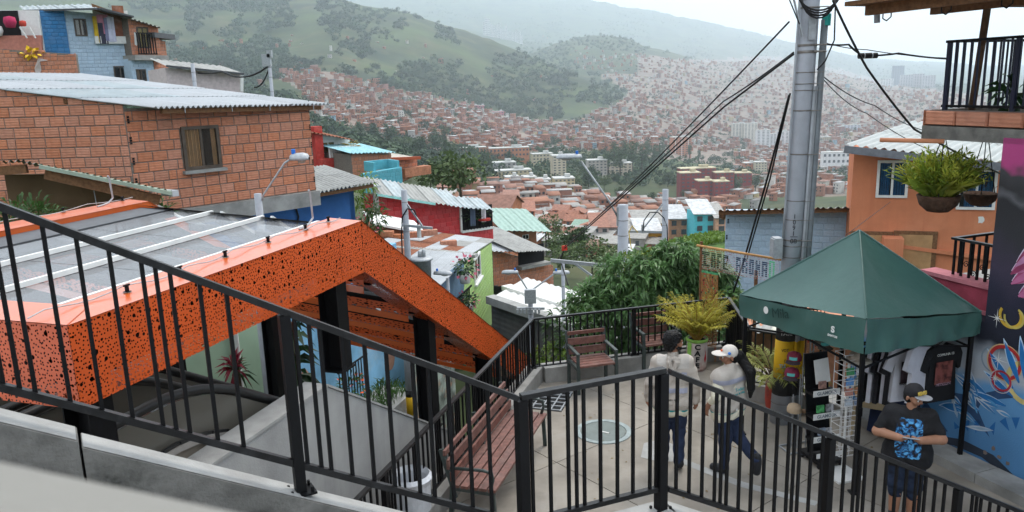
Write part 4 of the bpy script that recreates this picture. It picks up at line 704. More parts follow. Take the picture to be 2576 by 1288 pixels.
def corr(parent, A, e, r, mat, nc=4, nr=2, pitch=.09, amp=.022, name='roof_sheet', lap=.06, thick=True, mats=None, seg=6):
    """corrugated sheets: eave vector e, up-slope vector r (parent's local axes)"""
    A, e, r = Vector(A), Vector(e), Vector(r); n = e.cross(r).normalized(); n = n if n.z > 0 else -n; ee, rr = e/nc, r/nr; W_ = (ee-ee.dot(r.normalized())*r.normalized()).length; nw = max(1, round(W_*(1+lap)/pitch)); N = nw*seg; V_ = []
    for i in range(N+1): u = i/N*(1+lap); h = amp*math.sin(2*math.pi*i/seg); V_ += [ee*u+n*h, ee*u+rr*(1+lap)+n*(h+.0)]
    b = MB(); b.add(V_, [(2*i, 2*i+2, 2*i+3, 2*i+1) for i in range(N)]); ms = [b.mesh(name, mm) for mm in (mats or [mat])]
    for me in ms: me.shade_smooth()
    for i in range(nc):
        for j in range(nr): inst(random.choice(ms), name, parent, A+ee*i+rr*j+n*(.03*(nr-1-j)*0+.012*j+.004*(i % 2)+random.uniform(0, .004)))
def lv(fr, p): return fr.loc(p)
X['zinc'] = pm('zinc_sheet', (.43, .45, .47), .55, .12, 1.2, .05, 30, rnd=.07, stain=(.4, .42, .44), sscale=1.2, samt=.5, metal=.05); X['fibre'] = pm('fibre_cement_sheet', (.34, .34, .325), .85, .2, 1.6, .25, 40, rnd=.08, stain=(.28, .28, .26), sscale=1.6, samt=.5)
X['fibre_b'] = pm('blue_tinted_fibre_sheet', (.38, .43, .45), .8, .2, 1.4, .2, 40, rnd=.08, stain=(.36, .35, .33), sscale=1.2, samt=.6); X['rusty'] = pm('rusty_sheet', (.26, .1, .055), .85, .3, 3, .3, 40, stain=(.4, .3, .25), sscale=2, samt=.4); X['green_sheet'] = pm('mossy_green_sheet', (.3, .36, .29), .8, .25, 1.5, .2, 30, stain=(.2, .22, .15), sscale=1.4, samt=.6)
X['curt'] = pm('tan_curtain', (.42, .25, .12), .9, .15, 4, 0); X['curt_y'] = pm('yellow_curtain', (.5, .4, .14), .9, .15, 4, 0); X['curt_b'] = pm('blue_curtain', (.02, .2, .5), .8, .2, 3, 0, trans=.3); X['wframe'] = pm('brown_metal_frame', (.09, .07, .055), .5, .2, 6, .05); X['glassb'] = glass('brown_glass', (.07, .05, .04), .07, .25)
# ---- the big clay block house: right wall, left wall
BH = Facade('brick_house', 'unplastered clay block house with corrugated roof behind the orange canopy', 'house', (330, 272, 560, 16.5), (786, 262, 484, 19.7), .2, X['mortar'], base=0.)
fr = BH.fr; L = BH.L; hw = BH.hole(458, 316, 552, 425)
zl = BH.zt(0); lay(BH.t, L, lambda x: BH.zb(L)+.05, lambda x: BH.zt(x)-.03, .318, .2155, 'brick', [(hw[0]-.02, hw[1]+.02, hw[2]-.02, hw[3]+.02)], limit=300)
part('sill_beam', X['conc'], BH.t, lambda b: b.box((L/2, -.03, BH.zb(L)-.14), (L+.02, .25, .36)))
BH.window(458, 316, 552, 425, X['wframe'], X['glassb'], 1, (X['curt'], [(.0, .47), (.78, .9)]), .07, sill=X['conc'])
# left wall turns back towards the left
Bl = aty(0-60, 350, 16.6); lc = fr.loc((Bl.x, Bl.y, 0)); wl = math.hypot(lc.x, lc.y); ang = math.atan2(-lc.y, -lc.x)
A = fr.loc(aty(388, 271, 16.35)); Cc = fr.loc(aty(-5, 226, 16.5)); rfz = lambda px: A.z+(Cc.z-A.z)*(388-px)/393; zA, zB = rfz(330)+.05, rfz(-60)+.06
part('wall', X['mortar'], BH.t, lambda b: b.prism([(lc.x, lc.y, -1.5), (-.001, 0, -1.5), (-.001, 0, zA), (lc.x, lc.y, zB)], (.0, .2, 0)))
lay(BH.t, wl, lambda x: -.2, lambda x: zB+(zA-zB)*x/wl, .318, .2155, 'brick', limit=300, rot=ang, org=(lc.x, lc.y))
for k in range(11):  # dark boxes on the face, painted as shade in hollow block ends
    if BH.zb(L)+.215*k+.6 < zl and k % 2: part('brick_cavity', X['dark'], BH.t, lambda b: [b.box((.05, -.034, BH.zb(L)+.215*k+.05+q*.055+.42), (.045, .012, .04)) for q in range(3)])
    part('brick_cavity', X['dark'], BH.t, lambda b: [b.box((L-.04, -.034, BH.zb(L)+.43*k*.5+.06+q*.05), (.03, .012, .035)) for q in range(3)] if k % 2 else b.box((L-.02, -.034, BH.zb(L)+.215*k+.1), (.02, .012, .02)))
A = fr.loc(aty(388, 271, 16.35)); B = fr.loc(aty(826, 262, 19.9)); Cc = fr.loc(aty(-5, 226, 16.5))
rv = (Cc-A)*1.9; corr(BH.t, A, B-A, rv, X['zinc'], 4, 4, .1, .028, mats=[X['zinc'], X['zinc'], X['fibre_b']], seg=8)
part('purlin', X['wood_raw'], BH.t, lambda b: (b.bar(A+Vector((.2, .15, -.08)), B+Vector((-.15, .15, -.08)), .08, .1), b.bar(A+rv*.3+Vector((0, .1, -.07)), B+rv*.3+Vector((0, 0, -.07)), .08, .1)))
for q in (.15, .4, .62, .9): part('roof_hook', X['galv'], BH.t, lambda b: b.bar((B-A)*q+A+Vector((0, .02, -.02)), (B-A)*q+A+Vector((0, .02, -.12)), .015))
# ---- shed with curved green roof below
sh = Frame(aty(0, 430, 12.5), 90); sht = sh.thing('shed', 'dark open shed with mossy green sheet roof beside the canopy', 'shed')
a0 = sh.loc(aty(-80, 415, 12.6)); a1 = sh.loc(aty(55, 404, 12.6)); a2 = sh.loc(aty(100, 414, 12.6)); a3 = sh.loc(aty(438, 483, 13.0)); bk = Vector((-.6, .9, -.09))
for p, q, nm in ((a0, a1, 2), (a1, a2, 1), (a2, a3, 3)): corr(sht, p, bk if 0 else (q-p), bk, X['green_sheet'], nm, 1, .1, .02, mats=[X['green_sheet'], X['fibre']])
part('fascia_board', X['green_sheet'], sht, lambda b: b.bar(a2+Vector((0, -.02, -.03)), a3+Vector((0, -.02, -.03)), .03, .06)); part('fascia_board', X['wood_raw'], sht, lambda b: (b.bar(a2+Vector((0, .1, -.16)), a3+Vector((-.3, .1, -.14)), .06, .16), b.bar(a0+Vector((0, .1, -.14)), a1+Vector((0, .1, -.14)), .06, .14)))
part('gutter', X['zinc'], sht, lambda b: b.bar(a3+Vector((.03, -.02, -.02)), a3+bk+Vector((.03, 0, -.02)), .1, .1)); part('downpipe', X['white'], sht, lambda b: b.tube([a3+Vector((-.35, .1, -.25)), a3+Vector((.05, .15, -.5))], .04, 8))
X['shedwall'] = pm('brown_shed_wall', (.16, .1, .055), .9, .2, 2, .1, stain=(.08, .05, .03), sscale=2); part('wall', X['shedwall'], sht, lambda b: b.prism([a0+Vector((0, .85, -2.2)), a3+Vector((-1.2, .85, -1.6)), a3+Vector((-1.2, .85, -.1)), a2+Vector((0, .85, -.25)), a0+Vector((0, .85, -.25))], (0, .1, 0))); part('lower_wall', X['dark'], sht, lambda b: b.prism([a0+Vector((0, .7, -2.6)), a3+Vector((-.7, .7, -2.)), a3+Vector((-.7, .7, -.3)), a0+Vector((0, .7, -1.1))], (0, .1, 0)))  # black sheet before the brown wall paints the shade inside the shed
for q in (.3, .62, .7): part('hanging_cord', X['galv'], sht, lambda b: b.tube([a2.lerp(a3, q)+Vector((0, .3, -.1)), a2.lerp(a3, q)+Vector((.02, .3, -.9))], .008, 5))
o = thing('planting', 'leafy potted plants standing in the shed edge behind the canopy', 'plants', sh.P, sh.rz); C_, D_, S_ = [], [], []
for x, y, r_ in ((40, 540, .28), (75, 535, .3), (105, 545, .26), (20, 550, .3)): p = sh.loc(aty(x, y, 11.6)); P, d = bush_pts(110, p, (r_, r_, r_*.8), .2); C_.append(P); D_.append(d+rdir(110, .5)*.5); S_.append(RNG.uniform(.12, .26, 110))
leafmesh('foliage', np.concatenate(C_), np.concatenate(D_), np.concatenate(S_), X['leaf'], o, .2, .3, .1, 'stuff')
o = thing('shrub', 'green shrub with dry stems between shed roof and brick wall', 'shrub', aty(410, 540, 14.2)); P, d = bush_pts(260, (0, 0, .0), (.3, .3, .38), .15); leafmesh('foliage', P, d+rdir(260, .4)*.6, RNG.uniform(.1, .24, 260), X['leaf'], o, .22, .3, .1, 'stuff'); P, d = bush_pts(120, (-.35, 0, .12), (.25, .2, .3), .1); leafmesh('dry_foliage', P, d+rdir(120, .4)*.6, RNG.uniform(.08, .18, 120), pm('dry_leaf', (.2, .11, .07), .9, .3, 5, 0), o, .3, .3, .1, 'stuff')
# ---- top left cluster, about fifty metres off
PB = Facade('pale_blue_house', 'pale blue painted block house with laundry balcony at upper left', 'house', (168, 26, 215, 47), (329, 42, 215, 49), 6, X['b_lblue'])
hb, h1, h2 = PB.hole(237, 26, 325, 101), PB.hole(187, 47, 218, 91), PB.hole(287, 166, 320, 203)
lay(PB.t, PB.L, PB.zb, PB.zt, .33, .215, 'b_lblue', [hb, h1, h2], limit=300, proud=.03)
PB.window(187, 47, 218, 91, X['wframe'], X['glassb'], 1, (X['white'], [(.05, .4), (.45, .7)]), .08); PB.window(287, 166, 320, 205, X['wframe'], X['glass'], 1)
X['inner_w'] = pm('white_inner_wall', (.6, .58, .55), .9, .1, 2, 0)
bal = part('balcony', X['inner_w'], PB.t, lambda b: (b.box(((hb[0]+hb[1])/2, -.036, (hb[2]+hb[3])/2), (hb[1]-hb[0], .02, hb[3]-hb[2])),)); part('sill', X['white'], bal, lambda b: b.box(((hb[0]+hb[1])/2, -.12, hb[2]), (hb[1]-hb[0]+.2, .3, .42))); part('post', X['white'], bal, lambda b: b.box((hb[1]-.05, -.1, (hb[2]+hb[3])/2-.3), (.22, .2, hb[3]-hb[2]-.3))); part('door', X['rusty'], bal, lambda b: b.box((PB.p(303, 80)[0], -.06, hb[2]+1.1), (.62, .04, 1.75))); part('ceiling_board', X['wood_raw'], bal, lambda b: b.prism([(hb[0], -.055, hb[3]), (hb[1], -.055, hb[3]-.75), (hb[1], -.055, hb[3]-.35), (hb[0], -.055, hb[3]+.35)], (0, -.03, 0)))
for i, (x, y, c, nm, w_, h_) in enumerate([(244, 75, (.6, .4, .03), 'yellow', .42, 1.5), (257, 62, (.6, .25, .35), 'pink', .6, 1.1), (257, 85, (.05, .05, .08), 'black', .45, 1.2), (268, 75, (.25, .25, .4), 'slate blue', .3, 1.3), (277, 75, (.6, .6, .75), 'white', .4, 1.4)]):
    q = PB.p(x, y); o = part('laundry', pm('cloth_'+nm.replace(' ', '_'), c, .9, .15, 4, 0), None, lambda b: b.add([(-w_/2+w_*k/6, .03*math.sin(k*1.7), z) for k in range(7) for z in (-h_/2, h_/2)], [(2*k, 2*k+2, 2*k+3, 2*k+1) for k in range(6)])); o.location = PB.fr.P+PB.fr.u*q[0]-PB.fr.n*(.25+.02*i)+Vector((0, 0, q[1])); o.rotation_euler[2] = PB.fr.rz; tag(o, nm+' garment hanging on the balcony of the pale blue house', 'laundry', 'laundry on the balcony')
ra, rb_, rc_ = PB.fr.loc(aty(60, 27, 46.4)), PB.fr.loc(aty(248, 22, 46.4)), PB.fr.loc(aty(331, 43, 48)); corr(PB.t, ra, rb_-ra, Vector((.3, 5, .7)), X['fibre_b'], 4, 2, .3, .04); part('roof_edge', X['gutter'], PB.t, lambda b: (b.bar(rb_, rc_, .5, .1), b.bar(ra, rb_, .1, .1))); corr(PB.t, rb_, rc_-rb_, Vector((.3, 5, .5)), X['fibre'], 2, 2, .3, .04)
BS = Facade('blue_side_wall', 'strong blue painted block wall left of the pale blue house', 'wall', (103, 27, 140, 46.2), (169, 25, 140, 47), 5, X['b_blue']); lay(BS.t, BS.L, BS.zb, BS.zt, .33, .215, 'b_blue', limit=300, proud=.03)
TR = Facade('terrace_house', 'terrace house with white wall, pink parapet and clutter at the left edge', 'house', (-60, 24, 140, 45.2), (104, 26, 140, 46), 4, X['white']); part('parapet', clay((.5, .2, .15), 'pink_parapet'), TR.t, lambda b: b.prism([(*TR.p(-60, 90), 0), (*TR.p(112, 78), 0), (*TR.p(112, 130), 0), (*TR.p(-60, 130), 0)] and [(TR.p(x, y)[0], -.5, TR.p(x, y)[1]) for x, y in ((-60, 130), (112, 130), (110, 90), (-60, 92))], (0, .3, 0))); part('opening', X['dark'], TR.t, lambda b: b.box(((TR.p(-60, 60)[0]+TR.p(50, 60)[0])/2, -.03, TR.p(20, 60)[1]), (TR.p(50, 60)[0]-TR.p(-60, 60)[0], .05, 1.4)))  # the opening is a flat sheet, its unlit inside painted near black
for x, y, r_, c, nm in ((4, 80, .3, (.7, .7, .68), 'white_tub'), (36, 58, .32, (.45, .03, .1), 'red_fan'), (68, 62, .18, (.5, .06, .04), 'red_pot'), (152, 0, 0, 0, 0)):
    if r_: o = part(nm, clay(c, nm+'_paint'), None, lambda b: b.lathe([(0, -r_), (r_*.7, -r_*.9), (r_, 0), (r_*.85, r_*.8), (0, r_)], n=12), True); o.location = TR.fr.P+TR.fr.u*TR.p(x, y)[0]-TR.fr.n*.7+Vector((0, 0, TR.p(x, y)[1])); tag(o, nm.replace('_', ' ')+' standing on the cluttered terrace at upper left', nm.split('_')[1])
o = thing('window_frame', 'loose white window frame leaning over the pink terrace parapet', 'frame', TR.fr.P, TR.fr.rz); q0, q1, q2 = [Vector((TR.p(*p)[0], -.75, TR.p(*p)[1])) for p in ((98, 113), (128, 155), (135, 113))]; pA, pB, pC, pD = [Vector((TR.p(*p)[0], -.8, TR.p(*p)[1])) for p in ((62, 71), (80, 98), (86, 71), (101, 98))]
for a_, b_ in ((pA, pB), (pC, pD), (pA, pC)): part('frame_bar', X['white'], o, lambda m: m.bar(a_, b_, .09, .06))
FB = Facade('brick_shell', 'roofless clay block shell with plastic sheeting in front of the blue wall', 'wall', (-40, 120, 215, 42), (196, 136, 215, 43), .3, X['mortar']); lay(FB.t, FB.L, FB.zb, lambda x: FB.zt(x)+.1*math.sin(x*3), .33, .215, 'brick', limit=300)
o = thing('plastic_sheet', 'torn clear plastic sheet hanging on the brick shell', 'sheet', FB.fr.P, FB.fr.rz); part('sheet', glass('cloudy_plastic', (.6, .58, .56), .4, .6), o, lambda b: b.add([(FB.p(x, y)[0], -.15+.05*math.sin(i*2), FB.p(x, y)[1]) for i, (x, y) in enumerate(((89, 172), (98, 146), (124, 152), (103, 155), (106, 176), (96, 198)))], [(0, 1, 3), (1, 2, 3), (0, 3, 4), (0, 4, 5)]))
o = thing('yellow_flowers', 'yellow cloth blooms tied on top of the brick shell', 'ornament', FB.fr.P, FB.fr.rz); P, d = bush_pts(40, (FB.p(80, 134)[0], -.1, FB.p(80, 134)[1]), (.5, .2, .22), .1); leafmesh('petals', P, d, np.full(40, .28), pm('yellow_petal', (.75, .5, .02), .7, .1, 3, 0), o, .7, .1, .1, 'stuff')
CB = Facade('upper_brick_house', 'small brick house with barred window right of the laundry balcony', 'house', (327, 47, 146, 48.4), (402, 68, 146, 50), 5, X['mortar']); hc = CB.hole(345, 68, 374, 121); lay(CB.t, CB.L, CB.zb, CB.zt, .33, .215, 'brick', [hc], limit=300); CB.window(345, 68, 374, 121, X['wframe'], X['glassb'], 1, (X['curt_y'], [(.05, .45), (.5, .95)]), .08)
part('slab', X['conc'], CB.t, lambda b: b.box((CB.L/2, .5, CB.zb(1)+.0), (CB.L+.3, 2, .3))); part('balcony_grille', X['black'], CB.t, lambda b: ([b.box((hc[0]-.2+k*(hc[1]-hc[0]+.4)/7, -.3, hc[2]+.25), (.05, .05, 1.2)) for k in range(8)], b.box(((hc[0]+hc[1])/2, -.3, hc[2]+.85), (hc[1]-hc[0]+.5, .06, .06)), b.box(((hc[0]+hc[1])/2, -.3, hc[2]-.35), (hc[1]-hc[0]+.5, .06, .06)))); part('plaster_patch', X['white'], CB.t, lambda b: b.add([(CB.p(x, y)[0], -.035, CB.p(x, y)[1]) for x, y in ((336, 82), (346, 80), (349, 98), (343, 116), (338, 112))], [(4, 3, 2, 1, 0)])); ca, cb_ = CB.fr.loc(aty(326, 45, 48)), CB.fr.loc(aty(405, 70, 49.6)); corr(CB.t, ca, cb_-ca, Vector((.3, 4, .4)), X['fibre'], 2, 1, .3, .04)
LB = Facade('lower_blue_house', 'pale blue block wall with dark window under the small brick house', 'house', (332, 148, 215, 48.3), (388, 150, 215, 49.6), 4, X['b_lblue']); hl = LB.hole(343, 174, 367, 206); lay(LB.t, LB.L, LB.zb, LB.zt, .33, .215, 'b_lblue', [hl], limit=300, proud=.03); LB.window(343, 174, 367, 206, X['wframe'], X['glass'], 1, (X['curt'], [(.05, .35)]))
DB = Facade('narrow_brick_house', 'narrow tall brick house at the end of the upper row', 'house', (386, 95, 215, 49.7), (422, 105, 215, 51.5), 4, X['mortar']); lay(DB.t, DB.L, DB.zb, DB.zt, .33, .215, 'brick', limit=300); da = DB.fr.loc(aty(398, 92, 49.4)); part('roof', X['gutter'], DB.t, lambda b: b.box((DB.L/2, 1, DB.zt(1)+.2), (DB.L+.8, 3, .3)))
GW = Facade('pinkish_wall_house', 'long plain pinkish plastered wall house behind the zinc roof', 'house', (420, 170, 240, 40), (610, 188, 240, 42), 5, clay((.58, .5, .5), 'pinkish_plaster', stain=(.48, .42, .42))); ga_, gb_ = GW.fr.loc(aty(418, 166, 39.6)), GW.fr.loc(aty(614, 186, 41.6)); corr(GW.t, ga_, gb_-ga_, Vector((0, 4, .5)), X['fibre'], 4, 1, .3, .04); part('edge', X['gutter'], GW.t, lambda b: b.bar(ga_, gb_, .12, .1)); part('pipe', X['white'], GW.t, lambda b: b.bar(GW.fr.loc(aty(608, 190, 41.5)), GW.fr.loc(aty(608, 230, 41.5)), .15))
# ---- middle distance houses
WH = Facade('white_red_house', 'white house with red base, yellow curtains and balcony rail', 'house', (786, 335, 425, 52), (882, 350, 420, 54), 6, X['white']); WH.window(808, 356, 842, 386, X['white'], X['glass'], 1, (X['curt_y'], [(.15, .5), (.52, .95)])); X['redp'] = clay((.48, .05, .04), 'red_plaster', stain=(.5, .16, .12), sscale=1.5); za_, zb_ = WH.p(800, 390), WH.p(880, 392)
part('red_base', X['redp'], WH.t, lambda b: (b.box((WH.L/2, -.62, za_[1]-1.2), (WH.L+.1, 1.2, 2.)), b.box((.2, -.3, za_[1]+.6), (.6, .6, 2.6)))); part('balcony_rail', X['white'], WH.t, lambda b: [b.box((.6+k*(WH.L-.7)/14, -1.15, za_[1]+.15), (.09, .09, .6)) for k in range(15)]+[b.box((WH.L/2+.3, -1.15, za_[1]+.48), (WH.L-.6, .12, .1))]); ra, rb_ = WH.fr.loc(aty(778, 332, 51)), WH.fr.loc(aty(888, 352, 53)); corr(WH.t, ra, rb_-ra, Vector((0, 5, .5)), X['rusty'], 3, 1, .3, .05)
palm('potted_palm', 'small yellow palm on the balcony of the white and red house', 'plant', WH.fr.P+WH.fr.u*(WH.L-.4)-WH.fr.n*.9+Vector((0, 0, za_[1]+.2)), 12, .9, .25, X['leaf_y'], X['stem'])
IB = Facade('turquoise_roof_house', 'brick house with turquoise sheet roof in the middle distance', 'house', (886, 388, 470, 50), (986, 385, 460, 52), 6, X['mortar']); lay(IB.t, IB.L, IB.zb, IB.zt, .36, .24, 'brick', limit=300); X['turqs'] = pm('turquoise_sheet', (.3, .55, .6), .7, .15, 2, .1, 30, stain=(.5, .6, .62), sscale=1); ia, ib = IB.fr.loc(aty(882, 386, 49.5)), IB.fr.loc(aty(993, 383, 51.6)); corr(IB.t, ia, ib-ia, Vector((0, 4, .4)), X['turqs'], 3, 1, .3, .04)
JB = Facade('pale_roof_house', 'brick house with pale tiled roof right of the turquoise roof', 'house', (984, 398, 470, 54), (1050, 396, 440, 56), 7, X['mortar']); lay(JB.t, JB.L, JB.zb, JB.zt, .36, .24, 'brick', limit=300); ja, jb = JB.fr.loc(aty(980, 400, 53.4)), JB.fr.loc(aty(1056, 397, 55.4)); corr(JB.t, ja, jb-ja, Vector((-1.2, 5, .7)), pm('pale_sheet', (.5, .46, .4), .85, .2, 2, .2), 3, 1, .3, .04); part('eave', pm('eave_red', (.4, .09, .04)), JB.t, lambda b: b.bar(ja, jb, .25, .2)); part('balcony', X['brick_far'], JB.t, lambda b: b.box((JB.L/2+.6, -.4, JB.p(1020, 432)[1]), (JB.L, .7, .6)))
KB = Facade('turquoise_wall', 'turquoise painted block wall below the brick houses', 'wall', (915, 437, 500, 47), (1013, 420, 500, 48.5), .3, X['b_turq']); lay(KB.t, KB.L, KB.zb, KB.zt, .36, .24, 'b_turq', limit=300, proud=.02); part('tank_wall', X['b_turq'], KB.t, lambda b: (b.box((KB.L-.9, 1.6, KB.zt(KB.L)+.1), (1.7, .15, .6)), b.box((KB.L-.1, .9, KB.zt(KB.L)+.1), (.15, 1.3, .6)), b.box((KB.L-1.7, .9, KB.zt(KB.L)+.1), (.15, 1.3, .6))))
X['bluep'] = pm('blue_plaster', (.035, .13, .36), .8, .12, 2, .15, 40, stain=(.05, .17, .42), sscale=1.2)
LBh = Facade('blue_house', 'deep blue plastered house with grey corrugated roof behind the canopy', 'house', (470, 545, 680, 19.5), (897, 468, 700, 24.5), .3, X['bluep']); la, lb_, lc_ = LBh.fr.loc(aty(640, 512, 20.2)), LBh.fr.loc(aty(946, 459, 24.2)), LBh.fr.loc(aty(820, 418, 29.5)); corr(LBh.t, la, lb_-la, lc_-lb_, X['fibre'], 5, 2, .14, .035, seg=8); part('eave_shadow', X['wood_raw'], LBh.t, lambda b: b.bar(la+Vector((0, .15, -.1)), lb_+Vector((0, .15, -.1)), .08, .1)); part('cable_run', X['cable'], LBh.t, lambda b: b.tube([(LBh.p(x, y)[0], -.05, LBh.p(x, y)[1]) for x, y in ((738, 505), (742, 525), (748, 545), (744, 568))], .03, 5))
part('side_wall', X['bluep'], LBh.t, lambda b: b.prism([(LBh.L, .0, LBh.zb(0)), (LBh.L, .0, LBh.zt(LBh.L)-.05), (LBh.L+.3, 5, LBh.zt(LBh.L)+.2), (LBh.L+.3, 5, LBh.zb(0))], (-.2, 0, 0)))
RH = Facade('red_house', 'long red painted block house with balcony opening at its right end', 'house', (925, 486, 610, 40), (1240, 528, 606, 44), .4, X['b_red']); hr = RH.hole(1157, 518, 1238, 577); lay(RH.t, RH.L, RH.zb, RH.zt, .36, .24, 'b_red', [hr], limit=300, proud=.025)
part('balcony_recess', X['dark'], RH.t, lambda b: b.box(((hr[0]+hr[1])/2, -.03, (hr[2]+hr[3])/2), (hr[1]-hr[0], .02, hr[3]-hr[2]))); part('balcony_frame', X['white'], RH.t, lambda b: (b.box(((hr[0]+hr[1])/2, -.1, hr[2]), (hr[1]-hr[0], .25, .12)), b.box((hr[0], -.1, (hr[2]+hr[3])/2), (.1, .12, hr[3]-hr[2])))); part('balcony_bars', X['black'], RH.t, lambda b: [b.box((hr[0]+.2+k*(hr[1]-hr[0]-.3)/9, -.16, (hr[2]+hr[3])/2-.3), (.04, .04, (hr[3]-hr[2])*.62)) for k in range(10)]+[b.box(((hr[0]+hr[1])/2, -.16, hr[2]+.9), (hr[1]-hr[0], .05, .05))])  # balcony depth is a flat near-black sheet with the shade painted in
for x, y, c, nm, w_, h_ in ((1184, 540, (.1, .13, .2), 'navy', .35, 1.2), (1211, 535, (.6, .6, .65), 'white', .3, 1.)): q = RH.p(x, y); o = part('laundry', pm('rag_'+nm, c, .9, .1, 4, 0), None, lambda b: b.add([(-w_/2+w_*k/4, .03*math.sin(k*1.7), z) for k in range(5) for z in (-h_/2, h_/2)], [(2*k, 2*k+2, 2*k+3, 2*k+1) for k in range(4)])); o.location = RH.fr.P+RH.fr.u*q[0]-RH.fr.n*.25+Vector((0, 0, q[1])); o.rotation_euler[2] = RH.fr.rz; tag(o, nm+' cloth hanging in the red house balcony', 'laundry')
o = thing('balcony_plants', 'green plants and red chair seen in the red house balcony', 'plants', RH.fr.P, RH.fr.rz); P, d = bush_pts(80, ((hr[0]+hr[1])/2, -.14, hr[2]+.8), (1.1, .06, .5), .1); leafmesh('foliage', P, d, np.full(80, .2), X['leaf'], o, .4, .2, .1, 'stuff'); part('chair_back', X['redp'], o, lambda b: b.lathe([(.0, -.1), (.36, -.1), (.36, .0), (0, 0)], ((hr[0]+hr[1])/2+.4, -.2, hr[2]+.6), 12))
r1, r2, r3 = RH.fr.loc(aty(945, 487, 39.6)), RH.fr.loc(aty(1170, 523, 41.7)), RH.fr.loc(aty(1238, 527, 42.6)); up_ = Vector((.4, 2.4, .5)); corr(RH.t, r1, r2-r1, up_*1.15, X['fibre_b'], 5, 1, .28, .04, mats=[X['fibre'], X['fibre_b'], X['zinc']]); corr(RH.t, r2, r3-r2, up_*.75, X['fibre_b'], 2, 1, .28, .04); part('side_roof', X['zinc'], RH.t, lambda b: b.box((-.3, .5, RH.zt(0)+.35), (1.9, 2, .1)))
part('eave_strip', pm('turquoise_strip', (.3, .6, .56)), RH.t, lambda b: b.bar(r1+Vector((0, -.05, -.05)), r1.lerp(r2, .65)+Vector((0, -.05, -.05)), .06, .12)); part('post', X['conc'], RH.t, lambda b: b.box((RH.p(915, 530)[0]+.5, -.5, RH.p(915, 520)[1]-.6), (.22, .22, 3.2)))
o = thing('flowering_shrub', 'tall shrub with pink blooms between blue and red houses', 'shrub', aty(925, 590, 30)); 
for k in range(5): c_ = (random.uniform(-.5, .4), 0, .2+k*.45); P, d = bush_pts(110, c_, (.45, .4, .4), .2); leafmesh('foliage', P, d+rdir(110, .3)*.6, RNG.uniform(.15, .38, 110), X['leaf_l' if k > 2 else 'leaf'], o, .3, .3, .1, 'stuff')
P, d = bush_pts(30, (0, -.2, .4), (.6, .3, .5), .7); leafmesh('blooms', P, d, np.full(30, .12), X['pink'], o, .8, 0, .1, 'stuff')
# low tin roofs and lime green house
TN = Facade('tin_roof_house', 'low house under patched zinc and rusty roof sheets in front of the red house', 'house', (1040, 690, 860, 29), (1168, 655, 840, 34.5), .3, pm('slate_blue_plaster', (.1, .16, .23), .8, .12, 2, .1)); t0, t1 = TN.fr.loc(aty(1085, 740, 26.6)), TN.fr.loc(aty(1190, 640, 33.5)); t2 = TN.fr.loc(aty(985, 628, 33)); corr(TN.t, t1+(t0-t1)*1.25, (t1-t0)*1.25, (t2-t1)*1.0, X['zinc'], 4, 6, .11, .02, mats=[X['zinc'], X['zinc'], X['rusty'], X['zinc']])
u0, u1, u2 = TN.fr.loc(aty(1185, 640, 34)), TN.fr.loc(aty(1245, 603, 41)), TN.fr.loc(aty(940, 615, 33.5)); corr(TN.t, u0, u1-u0, u2-u0, X['zinc'], 3, 6, .13, .03, mats=[X['zinc'], X['fibre'], X['rusty'], X['zinc']]); part('ridge_tiles', X['fibre'], TN.t, lambda b: [b.box(u2.lerp(u0, k/26)+Vector((0, -.1, -.05)), (.42, .3, .14)) for k in range(27)])
for x, y in ((970, 588), (995, 596), (1080, 585), (985, 603), (1045, 590), (1128, 612), (940, 590)): p = aty(x, y, 36); o = part('loose_brick', X['brick_far'], None, lambda b: b.box((0, 0, 0), (.75, .3, .26))); o.location = p; o.rotation_euler[2] = random.uniform(-.2, .3); tag(o, 'loose clay brick on the tin roofs, %s from left' % ORD[sorted((970, 995, 1080, 985, 1045, 1128, 940)).index(x)], 'brick', 'bricks on the tin roofs')
GH = Facade('lime_green_house', 'lime green painted block house with narrow window and flower pots', 'house', (1166, 668, 905, 31.2), (1240, 606, 815, 40), .35, X['b_green']); hg = GH.hole(1190, 640, 1206, 705); lay(GH.t, GH.L, lambda x: GH.zb(0), GH.zt, .36, .24, 'b_green', [hg], limit=300, proud=.02); GH.window(1191, 640, 1207, 706, X['white'], X['glass'], 1, (X['curt'], [(.1, .5)]), .1, sill=X['white'])
part('side_wall', pm('slate_blue_side', (.11, .18, .26), .8, .15, 2, .1), GH.t, lambda b: b.prism([GH.fr.loc(p) for p in (aty(1090, 860, 27.8), aty(1166, 905, 31.15), aty(1168, 660, 31.15), aty(1090, 730, 27.8))], Vector((.0, .2, 0)))); part('balcony_rail', X['black'], GH.t, lambda b: [b.bar(GH.fr.loc(aty(1150+k*3.4, 752-k*3.2, 30.1+k*.08)), GH.fr.loc(aty(1150+k*3.4, 785-k*3.2, 30.1+k*.08)), .04) for k in range(10)]+[b.bar(GH.fr.loc(aty(1148, 754, 30)), GH.fr.loc(aty(1186, 718, 31)), .06)])
for x, y, s_, lb in ((1170, 690, 1.25, 'upper white pot of pink geraniums on the lime green house'), (1180, 762, .95, 'lower white pot of pink geraniums on the lime green house')):
    o = thing('flower_pot', lb, 'flower pot', aty(x, y+22, 29.8)); part('pot', X['white'], o, lambda b: b.lathe([(0, 0), (.15*s_, 0), (.21*s_, .28*s_), (.19*s_, .28*s_), (0, .25*s_)], n=12), True); P, d = bush_pts(150, (0, 0, .5*s_), (.36*s_, .36*s_, .3*s_), .3); leafmesh('foliage', P, d+rdir(150)*.5, np.full(150, .16*s_), X['leaf_d'], o, .6, .2, .1, 'stuff'); P, d = bush_pts(24, (0, 0, .52*s_), (.42*s_, .42*s_, .36*s_), .85); leafmesh('blooms', P, d, np.full(24, .13*s_), X['pink'], o, .95, 0, .2, 'stuff')
